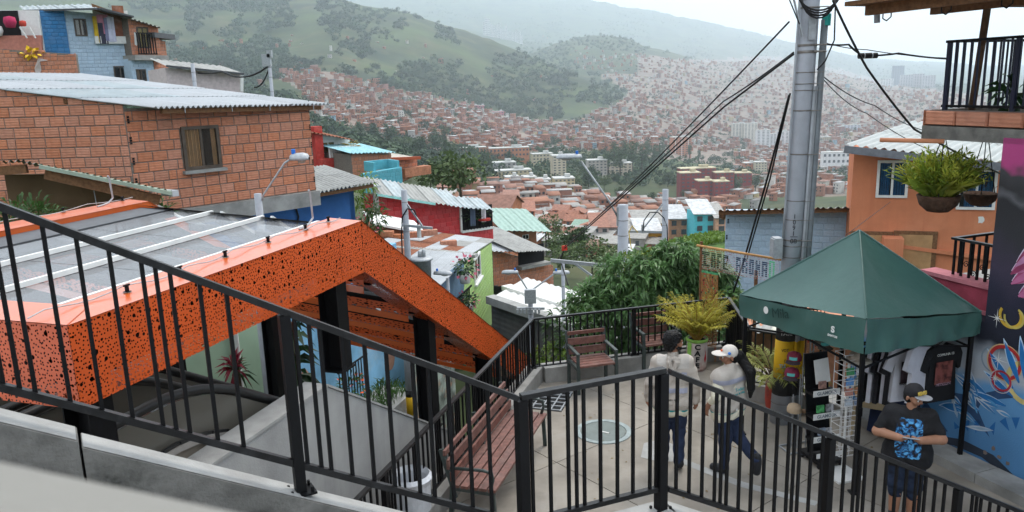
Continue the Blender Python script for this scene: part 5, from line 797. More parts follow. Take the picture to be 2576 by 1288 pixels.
WR = Facade('awning_house', 'small house with white awning roof below the red wall', 'house', (945, 572, 600, 37), (1060, 586, 612, 38), 3, X['brick_far']); w0, w1 = WR.fr.loc(aty(938, 566, 36.5)), WR.fr.loc(aty(1072, 590, 37.6)); part('roof', X['white'], WR.t, lambda b: b.prism([w0, w1, w1+Vector((0, 1.7, .35)), w0+Vector((0, 1.7, .35))], (0, 0, .1)))
# ---- houses just below the plaza
OB = Facade('brick_balcony_house', 'brick house with deep balcony and grey sheet roofs below the plaza', 'house', (1240, 628, 720, 52), (1392, 668, 720, 55), 6, X['mortar']); ho = OB.hole(1303, 638, 1368, 665); lay(OB.t, OB.L, OB.zb, OB.zt, .36, .24, 'brick', [ho], limit=300); part('balcony_recess', X['dark'], OB.t, lambda b: b.box(((ho[0]+ho[1])/2, -.03, (ho[2]+ho[3])/2+.3), (ho[1]-ho[0], .02, ho[3]-ho[2]+.6))); part('balcony_slab', X['conc'], OB.t, lambda b: b.box(((ho[0]+ho[1])/2, -.3, ho[2]), (ho[1]-ho[0]+.3, .7, .2)))  # flat sheet painted dark for the shade within the balcony
oa, ob = OB.fr.loc(aty(1236, 632, 51)), OB.fr.loc(aty(1318, 634, 52)); corr(OB.t, oa, ob-oa, Vector((0, 5, .8)), X['zinc'], 2, 1, .3, .04); oa, ob = OB.fr.loc(aty(1300, 634, 51)), OB.fr.loc(aty(1385, 630, 53)); corr(OB.t, oa, ob-oa, Vector((-.8, 5, 1.)), X['fibre'], 3, 1, .3, .04)
WHs = Facade('warehouse', 'long grey block warehouse with white ribbed roof below the plaza', 'warehouse', (1240, 760, 1000, 30), (1560, 860, 1100, 24), .3, pm('grey_block_wall', (.15, .145, .14), .9, .15, 3, .4, 12, wave=('Z', 1.5, .1), stain=(.1, .1, .1), sscale=.8)); g0, g1 = WHs.fr.loc(aty(1238, 748, 29.8)), WHs.fr.loc(aty(1580, 862, 23.6)); g2 = WHs.fr.loc(aty(1320, 700, 42)); corr(WHs.t, g0, g1-g0, g2-g0, X['zinc'], 7, 1, .5, .03, mats=[pm('white_roof_panel', (.62, .62, .6), .6, .08, 1, .05, stain=(.45, .45, .43), sscale=1)]); part('parapet', X['fibre'], WHs.t, lambda b: b.bar(g0+Vector((0, -.1, -.05)), g1+Vector((0, -.1, -.05)), .4, .3)); part('skylight', X['white'], WHs.t, lambda b: b.bar(g0.lerp(g2, .35)+Vector((0, 0, .1)), (g1+(g2-g0)*.35)+Vector((0, 0, .1)), .5, .2))
TQ = Facade('green_roof_house', 'open upper floor house with pale green hipped sheet roof', 'house', (1300, 580, 640, 100), (1350, 580, 640, 101), 6, X['h_brick']); k0, k1 = TQ.fr.loc(aty(1262, 580, 98)), TQ.fr.loc(aty(1385, 583, 98)); corr(TQ.t, k0, k1-k0, Vector((0, 8, 1.7)), X['r_green_sheet'], 3, 1, .6, .04, mats=[pm('pale_green_sheet', (.3, .42, .37), .7, .15, 2, .1)]); part('posts', X['black'], TQ.t, lambda b: [b.bar(k0.lerp(k1, q), k0.lerp(k1, q)-Vector((0, 0, 2.6)), .1) for q in (.02, .12, .25, .9)]); TQ.window(1314, 590, 1330, 602, X['white'], X['glass'], 1)
# yellow, turquoise and neighbours, about two hundred metres off
def valley(label, x0, x1, yt, yb, d, wk, rk, wins, roof=None, name='valley_house', rows=2, yaw=0.):
    F_ = Facade(name, label, 'house', (x0, yt, yb, d), (x1, yt, yb, d+yaw*10), 8, X['h_'+wk] if wk in HC else wk, base=4)
    a, b_ = F_.fr.loc(aty(x0-3, yt, d-.8)), F_.fr.loc(aty(x1+3, yt, d-.8+yaw*10)); part('roof', X['r_'+rk], F_.t, lambda m: m.prism([a, b_, b_+Vector((0, 9, 2.2)), a+Vector((0, 9, 2.2))], (0, 0, .15)))
    for r in range(rows):
        for k in range(wins): q = F_.L*(k+.5)/wins; inst(winm, 'window', F_.t, (q, -.05, F_.zb(0)+4+(F_.zt(0)-F_.zb(0)-4)*(r+.55)/rows), sc=(min(1.3, F_.L/wins*.5), 1, 1.2))
    return F_
X['yel'] = pm('yellow_paint', (.68, .36, .02), .8, .08, 2, .1); X['yel_l'] = pm('pale_yellow_paint', (.72, .58, .22), .8, .08, 2, .1); X['turq_p'] = pm('turquoise_paint', (.1, .5, .58), .8, .1, 2, .1)
valley('pale yellow upper house with grey sheet roof behind the far pole', 1597, 1672, 563, 590, 205, X['yel_l'], 'fibre', 3, rows=1); valley('bright yellow row house below the pale yellow one', 1602, 1668, 586, 622, 196, X['yel'], 'zinc', 4, rows=1); valley('small sky blue house beside the bright yellow house', 1580, 1602, 585, 614, 198, 'blue', 'fibre', 1)
valley('pink white two storey house with maroon roof', 1489, 1532, 573, 616, 190, pm('pinkish_white', (.6, .48, .45)), 'tile', 2); valley('pinkish two storey house left of the lamp pole', 1534, 1562, 573, 615, 192, pm('pinkish_white_b', (.56, .46, .44)), 'tile', 2); valley('salmon brick house right of the bright yellow house', 1683, 1732, 552, 618, 188, 'pale_brick', 'zinc', 2, rows=3); valley('turquoise house with balcony above the grassy slope', 1747, 1800, 540, 588, 180, X['turq_p'], 'zinc', 2); valley('peach house beside the pale blue block wall', 1800, 1830, 550, 585, 178, 'peach', 'fibre', 1); valley('white and red house standing among valley roofs', 1268, 1305, 500, 518, 300, 'white', 'tile', 2); valley('cream long house among valley roofs', 1263, 1296, 524, 543, 260, 'cream', 'fibre', 4, rows=1); valley('orange house with tiled roof among valley roofs', 1311, 1345, 532, 545, 250, 'orange', 'tile', 3, rows=1)
gm = part('grass_bank', pm('bank_grass', (.05, .1, .018), .95, .4, 1.5, .6, 6, stain=(.09, .12, .03), sscale=.6), None, lambda b: b.add(*(lambda P: (P, [(i, i+1, i+8, i+7) for r in range(3) for i in range(r*7, r*7+6)]))([aty(x, y, d) for d, row in ((62, ((1560, 760), (1620, 740), (1690, 730), (1750, 740), (1810, 760), (1860, 780), (1900, 800))), (80, ((1560, 690), (1620, 668), (1690, 640), (1750, 622), (1810, 612), (1860, 606), (1900, 606))), (100, ((1560, 652), (1620, 640), (1690, 612), (1750, 596), (1800, 592), (1850, 590), (1900, 590))), (130, ((1560, 680), (1620, 660), (1690, 640), (1750, 630), (1800, 628), (1850, 626), (1900, 626)))) for x, y in row])), True); tag(gm, kind='structure')
P = []; D_ = []; S_ = []
for i in range(2600): a = random.uniform(1580, 1860); f_ = random.random(); y0 = np.interp(a, [1560, 1620, 1690, 1750, 1810, 1860], [690, 668, 640, 622, 612, 606]); y1 = np.interp(a, [1560, 1620, 1690, 1750, 1810, 1860], [652, 640, 612, 596, 592, 590]); q = aty(a, y0+(y1-y0)*f_, 80+20*f_); P.append(q); D_.append((random.gauss(0, .5), random.gauss(0, .5), 1)); S_.append(random.uniform(.4, 1.1))
o = leafmesh('bank_scrub', P, D_, S_, X['leaf_l'], None, .5, .2, .1); tag(o, 'rough grass and scrub on the bank below the turquoise house', 'grass', kind='stuff')
for x, y, d_, s_ in ((1405, 660, 120, .55), (1450, 670, 105, .5), (1380, 610, 150, .6), (1415, 700, 90, .45), (1490, 690, 85, .45), (1160, 520, 70, .55), (1545, 700, 70, .35), (1085, 490, 85, .34), (1115, 492, 80, .36)):
    o = copy_tree(protoT[random.choice((0, 1))]); o.location = aty(x, y, d_); o.scale = (s_,)*3; o.rotation_euler[2] = random.uniform(0, 6); o['label'] = 'small leafy tree just below the plaza'; o['group'] = 'small trees below the plaza'; o['category'] = 'tree'
number_labels((lambda o: o.get('group') == 'small trees below the plaza',))
# ================================================================ right side, plaza furniture, poles and cables
def text(body, size, mat, parent, loc, rot=(math.pi/2, 0, 0), name='lettering', ext=.002, align='CENTER', sx=1., bold=0.):
    c = bpy.data.curves.new(name, 'FONT'); c.body = body; c.size = size; c.extrude = ext; c.align_x = align; c.align_y = 'CENTER'; c.offset = bold; c.materials.append(mat); tmp = bpy.data.objects.new('t', c); me = bpy.data.meshes.new_from_object(tmp); bpy.data.objects.remove(tmp); me.name = name; o = bpy.data.objects.new(name, me); link(o, parent); o.location = loc; o.rotation_euler = rot; o.scale = (sx, 1, 1); return o
X['ink'] = pm('black_ink', (.012, .012, .014), .7, .1, 9, 0)
# ---- big utility pole
PB_ = atz(1962, 1060, 0); up = thing('utility_pole', 'thick grey concrete utility pole with conduits and yellow black band', 'pole', PB_); lean = Vector((.026, .004, 1)); rad = lambda z: .137-.0035*z
ax = lambda z: Vector((lean.x*z, lean.y*z, z))
def seg(nm, z0, z1, mat, k=1.): return part(nm, mat, up, lambda b: b.tube([ax(z0), ax((z0+z1)/2), ax(z1)], [rad(z0)*k, rad((z0+z1)/2)*k, rad(z1)*k], 28), True)
seg('shaft', 0, 9.5, X['pole']); X['pyel'] = pm('yellow_band', (.62, .36, .01), .7, .12, 4, .1, stain=(.4, .22, .02), sscale=4, samt=.4); X['pblk'] = pm('black_band', (.02, .02, .02), .75, .3, 5, .1, stain=(.08, .08, .08), sscale=5)
seg('painted_band', .42, .66, X['pblk'], 1.008); seg('painted_band', .66, 1.2, X['pyel'], 1.008); seg('painted_band', 1.2, 1.48, X['pblk'], 1.008)
X['condt'] = pm('grey_conduit', (.3, .32, .34), .55, .1, 6, .05, 60, metal=.2); X['cond_d'] = pm('dark_conduit', (.17, .19, .205), .55, .15, 6, .05, 60, metal=.2)
for dx, dy, r_, z1, m_ in ((.19, -.06, .043, 5.35, 'cond_d'), (.1, -.12, .021, 4.55, 'condt'), (.135, -.095, .018, 4.55, 'condt'), (-.15, -.05, .015, 9, 'condt')): part('conduit', X[m_], up, lambda b: b.tube([ax(.02 if dx > 0 else 2.6)+Vector((dx, dy, 0)), ax(2.4 if dx > 0 else 3)+Vector((dx*.99, dy, 0)), ax(z1)+Vector((dx*.95, dy*.95, 0))], r_, 12), True)
for dx, dy, r_ in ((.19, -.06, .045), (.1, -.12, .023), (.135, -.095, .02)): part('conduit_band', X['pyel'], up, lambda b: b.tube([ax(.66)+Vector((dx, dy, 0)), ax(1.2)+Vector((dx, dy, 0))], r_, 12), True); part('conduit_band', X['pblk'], up, lambda b: b.tube([ax(.42)+Vector((dx, dy, 0)), ax(.66)+Vector((dx, dy, 0))], r_, 12), True)
X['strap'] = pm('steel_strap', (.2, .185, .17), .5, .2, 12, 0, metal=.5)
for z, w_ in ((.3, .01), (.12, .01), (1.7, .01), (2.35, .012), (2.5, .012), (2.58, .02), (2.85, .012), (3.1, .012), (3.7, .018), (4.25, .018), (4.5, .012), (4.58, .012), (4.72, .012), (4.97, .035), (5.05, .03), (5.5, .02), (5.6, .02)):
    part('strap', X['strap'], up, lambda b: b.lathe([(rad(z)+.004, -w_/2), (rad(z)+.007, 0), (rad(z)+.004, w_/2)], ax(z), 28)); part('strap_tail', X['strap'], up, lambda b: b.tube([ax(z)+Vector((.05, -rad(z)-.005, 0)), ax(z)+Vector((.14, -.165, 0)), ax(z)+Vector((.2, -.118, 0))], w_*.35, 5))
part('end_cap', pm('teal_tape', (.02, .3, .26), .5, .1), up, lambda b: b.tube([ax(5.28)+Vector((.2, -.057, 0)), ax(5.42)+Vector((.2, -.057, 0))], .053, 12)); part('junction_box', X['galv'], up, lambda b: (b.box(ax(2.48)+Vector((-.22, -.04, 0)), (.1, .16, .27)), b.box(ax(2.48)+Vector((-.275, -.04, 0)), (.03, .14, .24))))
part('brace', X['galv'], up, lambda b: (b.bar(ax(5.0)+Vector((-.1, -.12, .15)), ax(5.9)+Vector((-.42, -.1, .3)), .05, .012), b.box(ax(5.25)+Vector((.0, -.14, 0)), (.09, .02, .28))))
tw = pm('pole_number_ink', (.03, .03, .035), .8)
for k, chs in enumerate('1091'): text(chs, .085, tw, up, ax(2.9-k*.075)+Vector((-.045, -.128, .0)), rot=(math.pi/2, 0, -.25), sx=.9)
text('08', .085, tw, up, ax(2.575)+Vector((-.04, -.13, 0)), rot=(math.pi/2, 0, -.25)); part('number_line', tw, up, lambda b: b.box(ax(2.635)+Vector((-.04, -.131, 0)), (.09, .003, .006), rz=-.25)); part('sticker', clay((.75, .2, .02), 'orange_sticker'), up, lambda b: b.box(ax(2.08)+Vector((-.03, -.134, 0)), (.085, .003, .13), rz=-.15))
for bd, sz, x, z, m_ in (('EFR@N', .075, -.02, 1.66, X['ink']), ('ORGT', .06, .01, .93, X['ink']), ('KOT', .06, -.03, .84, X['ink']), ('URDL', .055, .0, .76, X['ink']), ('VOT', .06, -.05, 1.08, X['ink']), ('TASL', .09, -.05, 1.32, X['white']), ('TLE', .07, -.07, .86, pm('pale_blue_tag', (.2, .45, .6)))): text(bd, sz, m_, up, ax(z)+Vector((x, -rad(z)*1.01-.003, 0)), rot=(math.pi/2, 0, x*1.2), sx=.8)
def cable(pts, r=.012, n=24, sag=0., parent=None, name='cable', label=None):
    P = [Vector(p) for p in pts]; out = []
    for a, b_ in zip(P, P[1:]):
        for k in range(n): t_ = k/n; out.append(a.lerp(b_, t_)-Vector((0, 0, sag*4*t_*(1-t_))))
    out.append(P[-1]); o = part(name, X['cable'], parent, lambda m_: m_.tube(out, r, 6), True)
    if label: tag(o, label, 'cable')
    return o
for k in range(4):
    c_ = ax(5.55+.05*k); cable([c_+Vector((math.cos(a)*(.2+.03*k)+.03, math.sin(a)*.04-.19, math.sin(a)*(.24+.02*k)+.05)) for a in np.linspace(2.9+.2*k, 6.6, 12)], .011+.002*(k % 2), 2, parent=up, name='cable_coil')
cable([ax(6)+Vector((.2, -.05, 0)), ax(5.5)+Vector((.28, -.1, 0)), ax(5.1)+Vector((.3, -.1, 0)), ax(4.85)+Vector((.2, -.12, 0)), ax(4.75)+Vector((.1, -.14, 0))], .009, 5, parent=up, name='drop_lead'); cable([ax(6)+Vector((-.2, -.1, 0)), ax(5.6)+Vector((-.3, -.12, 0)), ax(5.3)+Vector((-.16, -.14, 0))], .008, 5, parent=up, name='drop_lead')
pA = ax(4.95)+PB_
cable([pA+Vector((-.16, 0, 0)), aty(1820, 270, 13), aty(1420, 625, 22)], .015, 20, .0, label='thick black cable running down left from the utility pole'); cable([pA+Vector((-.16, 0, .02)), aty(1820, 255, 13), aty(1420, 620, 22)], .011, 20, .02, label='thin black cable twisted beside the thick one'); cable([aty(1985, 55, 10.4), aty(1420, 620, 24)], .012, 30, .1, label='upper black cable running down left to the red marker')
cable([aty(1985, 240, 10.6), aty(1930, 450, 11.5), aty(1870, 660, 12.6), aty(1845, 735, 13)], .016, 12, 0, label='steep pair of black cables left of the utility pole'); cable([aty(1988, 235, 10.6), aty(1937, 450, 11.5), aty(1878, 655, 12.6)], .012, 12, 0, label='thin black wire beside the steep cable pair')
cable([aty(2095, 0, 9.6), aty(2180, 170, 9.8), aty(2300, 325, 10.4), aty(2520, 438, 12)], .014, 14, .02, label='black cable from the sky down to the pink wall corner'); cable([aty(2068, 110, 10.2), aty(2135, 112, 10.3), aty(2170, 140, 10.4), aty(2260, 134, 10.6), aty(2385, 148, 11)], .013, 8, .01, label='horizontal black cable with splice right of the utility pole'); cable([aty(2068, 105, 10.2), aty(2180, 125, 10.4), aty(2390, 146, 11)], .006, 8, .02, label='thin wire above the spliced cable')
cable([aty(2068, 190, 10.3), aty(2200, 265, 13), aty(2330, 330, 16)], .008, 10, .05, label='thin twisted wire drooping to the orange house roof'); cable([aty(2068, 196, 10.3), aty(2180, 285, 13), aty(2360, 385, 16)], .007, 10, .06, label='second thin wire drooping to the orange house roof'); cable([aty(2130, 590, 14), aty(2240, 508, 20)], .006, 6, .0, label='thin white cord from tent towards the orange window')
o = thing('cable_splice', 'black three ring splice hanging on the cable by the pole', 'splice', aty(2183, 140, 10.4)); part('sleeve', X['cable'], o, lambda b: b.tube([(-.12, 0, 0), (.12, 0, 0)], .036, 12)); part('clamp_ring', X['galv'], o, lambda b: [b.tube([(x-.008, 0, 0), (x+.008, 0, 0)], .039, 12) for x in (-.05, .05)])
o = part('cable_marker', clay((.6, .05, .03), 'red_marker'), None, lambda b: b.box((0, 0, 0), (.15, .06, .14), rz=.4)); o.location = aty(1420, 624, 22.); tag(o, 'small red marker box on the cables above the trees', 'marker')
cable([aty(1420, 625, 22), aty(1410, 655, 22), aty(1430, 720, 21)], .02, 8, 0, label='black cable dropping below the red marker')
# ---- tent
TL_, TF, TR_ = atz(1865, 1091, 0), atz(2147, 1240, 0), atz(2412, 1165, 0); TB = TL_+TR_-TF; TB.z = 0; cen = (TL_+TR_)/2
tn = thing('market_tent', 'dark green pop up tent with black legs over the souvenir stall', 'tent', cen); X['tent'] = pm('tent_canvas', (.045, .115, .1), .42, .1, 1.2, .5, 3, spec=.45, coat=.1); legs = {'l': TL_-cen, 'f': TF-cen, 'r': TR_-cen, 'b': TB-cen}
for k, p in legs.items(): part('leg', X['black'], tn, lambda b: (b.box((p.x, p.y, .88), (.045, .045, 1.72)), b.box((p.x, p.y, 1.0), (.055, .055, .1)), b.box((p.x, p.y, .01), (.1, .1, .02))))
out = {k: Vector((p.x*1.06, p.y*1.06, 1.93)) for k, p in legs.items()}; out['f'] = Vector((legs['f'].x*1.05, legs['f'].y*1.06, 2.1)); ap = Vector((0.03, 0.05, 2.83)); ring = [out[k] for k in 'lfrb']
def canopy_top(b):
    n = 12
    for i in range(4):
        a, c_ = ring[i], ring[(i+1) % 4]; V_ = []
        for u in range(n+1):
            t_ = u/n; e = a.lerp(c_, t_)
            for v in range(n+1):
                s_ = v/n; p = e.lerp(ap, s_); sg = .075*math.sin(math.pi*t_)*math.sin(math.pi*min(1, s_*1.02))*(1-s_*.3); p = p-Vector((0, 0, sg)); V_.append(p+Vector((0, 0, .006*math.sin(t_*23+s_*9)*(1-s_))))
        b.add(V_, [(u*(n+1)+v, (u+1)*(n+1)+v, (u+1)*(n+1)+v+1, u*(n+1)+v+1) for u in range(n) for v in range(n)])
part('canopy', X['tent'], tn, canopy_top, True)
for i, nm in enumerate(('lf', 'fr', 'rb', 'bl')):
    a, c_ = ring[i], ring[(i+1) % 4]; dn = (.27, .4, .27, .27)[i]; de = (.4, .27, .27, .27)[i]; nv = Vector((c_-a).cross(Vector((0, 0, 1)))).normalized()
    part('valance', X['tent'], tn, lambda b: b.add([a.lerp(c_, u/26)+nv*(.004+.02*s_*math.sin(u*1.3+i)+.012*math.sin(u*.7+s_*5))-Vector((0, 0, s_*(dn+(de-dn)*u/26)+.02*math.sin(math.pi*u/26)*1.2)) for u in range(27) for s_ in (0, .33, .66, 1)], [(u*4+v, u*4+v+1, (u+1)*4+v+1, (u+1)*4+v) for u in range(26) for v in range(3)]), True)
for i in range(4): part('seam', X['tent'], tn, lambda b: b.tube([ring[i], ring[i].lerp(ap, .5)-Vector((0, 0, .0)), ap], .012, 6)); 
for i in range(4): part('truss', X['black'], tn, lambda b: (b.bar(Vector((ring[i].x*.93, ring[i].y*.93, 1.78)), Vector((ring[(i+1) % 4].x*.93, ring[(i+1) % 4].y*.93, 1.5)), .02), b.bar(Vector((ring[i].x*.93, ring[i].y*.93, 1.5)), Vector((ring[(i+1) % 4].x*.93, ring[(i+1) % 4].y*.93, 1.78)), .02)))
vl, vf = out['l'], out['f']; vd = (vf-vl).normalized(); vr = math.atan2(vd.y, vd.x); pq = lambda q, z: vl.lerp(vf, q)+Vector((vd.y, -vd.x, 0))*.035+Vector((0, 0, z))
text('S', .1, X['white'], tn, pq(.79, -.19), (math.pi/2, 0, vr), 'emblem', bold=.004); text('SANTOS', .035, X['white'], tn, pq(.79, -.265), (math.pi/2, 0, vr), 'emblem', bold=.001); text('Mila', .17, pm('faint_marker', (.016, .045, .04), .6), tn, pq(.38, -.13), (math.pi/2, -.2, vr), 'graffiti_tag'); part('sticker', X['white'], tn, lambda b: (b.lathe([(0, 0), (.035, 0), (.04, .004), (0, .006)], (0, 0, 0), 12),)).matrix_local = Matrix.Translation(pq(.26, -.12)) @ Matrix.Rotation(vr, 4, 'Z') @ Matrix.Rotation(math.pi/2, 4, 'X') @ Matrix.Scale(1.2, 4, (0, 1, 0))
# ---- mural wall with balcony above
fw = Frame(wA, WALLAZ); mw = fw.thing('mural_building', 'building corner wall painted with a spray mural under a brick balcony', 'building')
M = pm('mural_ground', (.02, .02, .03), .75, .1, 3, .2, 60); n = M.node_tree.nodes; Lk = M.node_tree.links; b_ = n['Principled BSDF']
tc = n.new('ShaderNodeTexCoord'); sx_ = n.new('ShaderNodeSeparateXYZ'); Lk.new(tc.outputs['Object'], sx_.inputs[0]); nz1 = n.new('ShaderNodeTexNoise'); nz1.inputs['Scale'].default_value = 1.6; nz1.inputs['Detail'].default_value = 3; Lk.new(tc.outputs['Object'], nz1.inputs['Vector'])
m1 = n.new('ShaderNodeMath'); m1.operation = 'MULTIPLY_ADD'; m1.inputs[1].default_value = .8; Lk.new(nz1.outputs['Fac'], m1.inputs[0]); Lk.new(sx_.outputs['Z'], m1.inputs[2])
rp = n.new('ShaderNodeValToRGB'); mr = n.new('ShaderNodeMapRange'); mr.inputs[1].default_value = .3; mr.inputs[2].default_value = 4.6; Lk.new(m1.outputs[0], mr.inputs[0]); Lk.new(mr.outputs[0], rp.inputs[0]); E_ = rp.color_ramp.elements
E_[0].position = 0; E_[0].color = (.1, .1, .1, 1); E_[1].position = 1; E_[1].color = (.5, .08, .25, 1)
for p, c in ((.05, (.07, .2, .4)), (.25, (.12, .31, .56)), (.29, (.4, .43, .47)), (.37, (.38, .42, .47)), (.42, (.015, .018, .03)), (.52, (.02, .02, .04)), (.6, (.045, .035, .06)), (.68, (.03, .03, .035)), (.77, (.025, .025, .028)), (.79, (.1, .1, .11)), (.81, (.03, .03, .032)), (.865, (.05, .05, .055)), (.885, (.42, .06, .2))): e = E_.new(p); e.color = (*c, 1)
Lk.new(rp.outputs[0], b_.inputs['Base Color']); X['mural'] = M
part('mural_wall', M, mw, lambda b: (b.box((2.44, .15, 1.5), (4., .3, 4.88)), b.box((-.55, .15, .45), (1.98, .3, 2.7)))); part('mural_wall', M, mw, lambda b: b.box((.59, 2.6, 1.5), (.3, 4.6, 4.88)))
part('floor_slab', X['conc_d'], mw, lambda b: b.box((1.95, 1.25, 3.955), (5.2, 2.5, .16)))
bkm = brickmesh('balcony_brick', X['brick'])
for k in range(12): inst(bkm, 'brick', mw, (-.42+k*.425, .05, 4.13), (0, 0, 0), (.405, .1, .165))
part('parapet_core', X['mortar'], mw, lambda b: (b.box((2.0, .12, 4.128), (5.24, .09, .185)), b.box((-.57, 1.2, 4.13), (.1, 2.2, .19)))); 
for k in range(2): part('brick', X['brick'], mw, lambda b: (b.box((-.65, .1, 4.08+k*.085), (.03, .14, .012)), b.box((-.65, .03, 4.125), (.03, .012, .19)), b.box((-.65, .17, 4.125), (.03, .012, .19)), b.box((-.64, .1, 4.125), (.012, .12, .18))))
br = thing('balcony_railing', 'dark blue black balcony railing above the brick parapet at upper right', 'railing', fw.P, fw.rz); balB = MB().box((0, 0, .5), (1, 1, 1)).mesh('baluster', pm('blue_black_paint', (.012, .014, .035), .4, .2, 9, 0))
for k in range(26): inst(balB, 'baluster', br, (-.36+k*.1, .12, 4.25), sc=(.018, .018, .76))
for x in (-.45, .42, 1.35): inst(balB, 'post', br, (x, .12, 4.22), sc=(.045, .045, .8))
for k in range(12): inst(balB, 'baluster', br, (-.45, .25+k*.12, 4.25), sc=(.018, .018, .76))
part('top_rail', X['black'], br, lambda b: (b.box((.98, .12, 5.025), (2.95, .045, .03)), b.box((-.45, .85, 5.026), (.045, 1.5, .03)), b.box((.95, 1.5, 5.0), (2.9, .045, .03)))); part('bottom_rail', X['black'], br, lambda b: b.box((.98, .12, 4.27), (2.95, .03, .03)))
for k in range(14): inst(balB, 'baluster', br, (-.3+k*.2, 1.5, 4.25), sc=(.02, .02, .75))
po = part('timber_post', pm('weathered_timber', (.13, .075, .045), .85, .3, 12, .3, 50), mw, lambda b: b.tube([(-.28, .35, 4.1), (-.2, .33, 5.0), (-.12, .3, 5.9)], .042, 10), True)
part('roof_eave', X['wood_raw'], mw, lambda b: (b.box((1.6, .6, 5.5), (5.2, 3.2, .05)), b.box((1.6, -.75, 5.42), (5., .06, .12)), b.box((1.6, .3, 5.42), (5., .08, .1)))); corr(mw, (-1.05, -1.05, 5.56), (5.3, 0, 0), (0, 3.5, .35), X['fibre'], 5, 1, .15, .03); part('drip_pipe', X['pole'], mw, lambda b: b.tube([(-.95, -.55, 5.5), (-.93, -.55, 5.28)], .035, 10)); part('drain_pipe', pm('orange_drain', (.6, .25, .13), .6, .1), mw, lambda b: b.tube([(-.3, -.02, 3.86), (-.95, -.35, 3.86)], .028, 10), True); part('eave_hook', X['black'], mw, lambda b: [b.tube([(x, -.7, 5.38), (x, -.7, 5.31), (x+.06, -.7, 5.28), (x+.12, -.7, 5.32), (x+.12, -.7, 5.38)], .008, 5) for x in (-.7, .1, .8)])
for x, s_ in ((.3, .6), (.95, 1.)):
    o = thing('balcony_plant', ['low leafy plant behind the balcony railing', 'tall cane plant with drooping leaves on the balcony'][s_ > .7], 'plant', fw.P+fw.u*x+fw.n*.25+Vector((0, 0, 4.15)), 0); P, d = bush_pts(22, (0, 0, .32*s_+.1), (.12, .12, .2*s_), .1); leafmesh('leaves', P, d+rdir(22, .1)*.4, np.full(22, .26), X['leaf_d'], o, .4, .35, .1); part('cane', X['stem'], o, lambda b: b.tube([(0, 0, -.1), (.01, .0, .4*s_)], .018, 6))
# mural shapes, paint a couple of millimetres thick
def paint(pts, col, dy=-.004, name='mural_shape'): o = part(name, pm('spray_paint', col, .7, .15, 6, 0), mw, lambda b: b.add([(x, dy, z) for x, z in pts], [tuple(range(len(pts)))])); return o
def W_(x, y): return fw.pl(x, y)
def ringp(x, y, r0, r1, col, dy=-.006, a0=0., a1=6.283, sx=1.): c = W_(x, y); part('mural_ring', pm('ring_paint', col, .6, .2, 5, 0), mw, lambda b: b.add([(c[0]+math.cos(a)*r*sx, dy, c[1]+math.sin(a)*r) for a in np.linspace(a0, a1, 33) for r in (r0, r1)], [(2*i, 2*i+1, 2*i+3, 2*i+2) for i in range(32)]))
ringp(2543, 795, .11, .145, (.55, .35, .04), a0=2.6, a1=6.9); ringp(2552, 800, .1, .125, (.5, .4, .1), -.008, 3, 7.5); ringp(2528, 912, .165, .205, (.42, .03, .03)); ringp(2527, 912, .205, .218, (.6, .4, .2), -.005); ringp(2520, 958, .1, .125, (.4, .03, .05), -.008); ringp(2518, 960, .128, .138, (.5, .5, .55), -.007); ringp(2585, 965, .2, .26, (.6, .5, .2)); ringp(2500, 905, .14, .16, (.2, .25, .3), -.003, 1.5, 4.5)
def lobe(x, y, a, L_, w_, col, dy): c = W_(x, y); paint([(c[0]+math.cos(a)*(L_*(t+.5))-math.sin(a)*w_*s_*math.sin(math.pi*min(1, t*.9+.08)), c[1]+math.sin(a)*(L_*(t+.5))+math.cos(a)*w_*s_*math.sin(math.pi*min(1, t*.9+.08))) for s_, ts in ((1, np.linspace(-.5+.5, 1, 9)), (-1, np.linspace(1, 0, 9))) for t in ts], col, dy)
PK = [(.33, .06, .15), (.42, .12, .24), (.25, .04, .1), (.45, .2, .35)]
for k, (x, y, a, L_, w_) in enumerate([(2505, 735, .7, .5, .09), (2502, 715, .75, .55, .09), (2512, 700, .8, .6, .1), (2530, 685, .9, .7, .11), (2525, 760, .6, .45, .11), (2545, 770, .9, .5, .13)]):
    lobe(x, y, a, L_, w_, (.6, .5, .62), -.004-.002*k); lobe(x+2, y, a, L_*.96, w_*.86, PK[k % 4], -.005-.002*k); lobe(x+5, y-1, a, L_*.8, w_*.4, PK[(k+1) % 4], -.0058-.002*k)
for k, (x, y, a, L_, w_) in enumerate([(2585, 1030, 2.7, .42, .04), (2580, 1025, 2.35, .5, .05), (2582, 1015, 2.05, .5, .05), (2585, 1005, 1.8, .48, .045), (2575, 1040, 3.1, .45, .045), (2510, 1015, 2.75, .35, .035), (2450, 1040, 3.3, .3, .04), (2440, 1020, 3.5, .3, .035)]): lobe(x, y, a, L_, w_, (.45, .6, .75), -.004); lobe(x, y, a, L_*.94, w_*.78, (.02, .16, .42), -.0062)
for q in ([(2385, 985), (2475, 1000), (2460, 1030), (2490, 1100), (2440, 1040), (2400, 1010)], [(2330, 1010), (2385, 1085), (2355, 1090), (2310, 1040)], [(2470, 990), (2540, 975), (2560, 1000), (2500, 1005)]): paint([W_(*p) for p in q], (.03, .075, .17), -.003)
for q in ([(2420, 1065), (2440, 1055), (2436, 1085)], [(2450, 1060), (2468, 1055), (2455, 1090)], [(2490, 1075), (2505, 1060), (2500, 1095)], [(2515, 1060), (2540, 1085), (2530, 1050)], [(2545, 1050), (2556, 1080), (2566, 1050)], [(2400, 1060), (2415, 1075), (2402, 1080)]): paint([W_(*p) for p in q], (.02, .13, .36), -.003)
for q in ([(2340, 1092), (2420, 1105), (2500, 1145), (2560, 1205), (2540, 1205), (2470, 1150), (2400, 1120), (2340, 1112)],): paint([W_(*p) for p in q], (.03, .04, .06), -.0035)
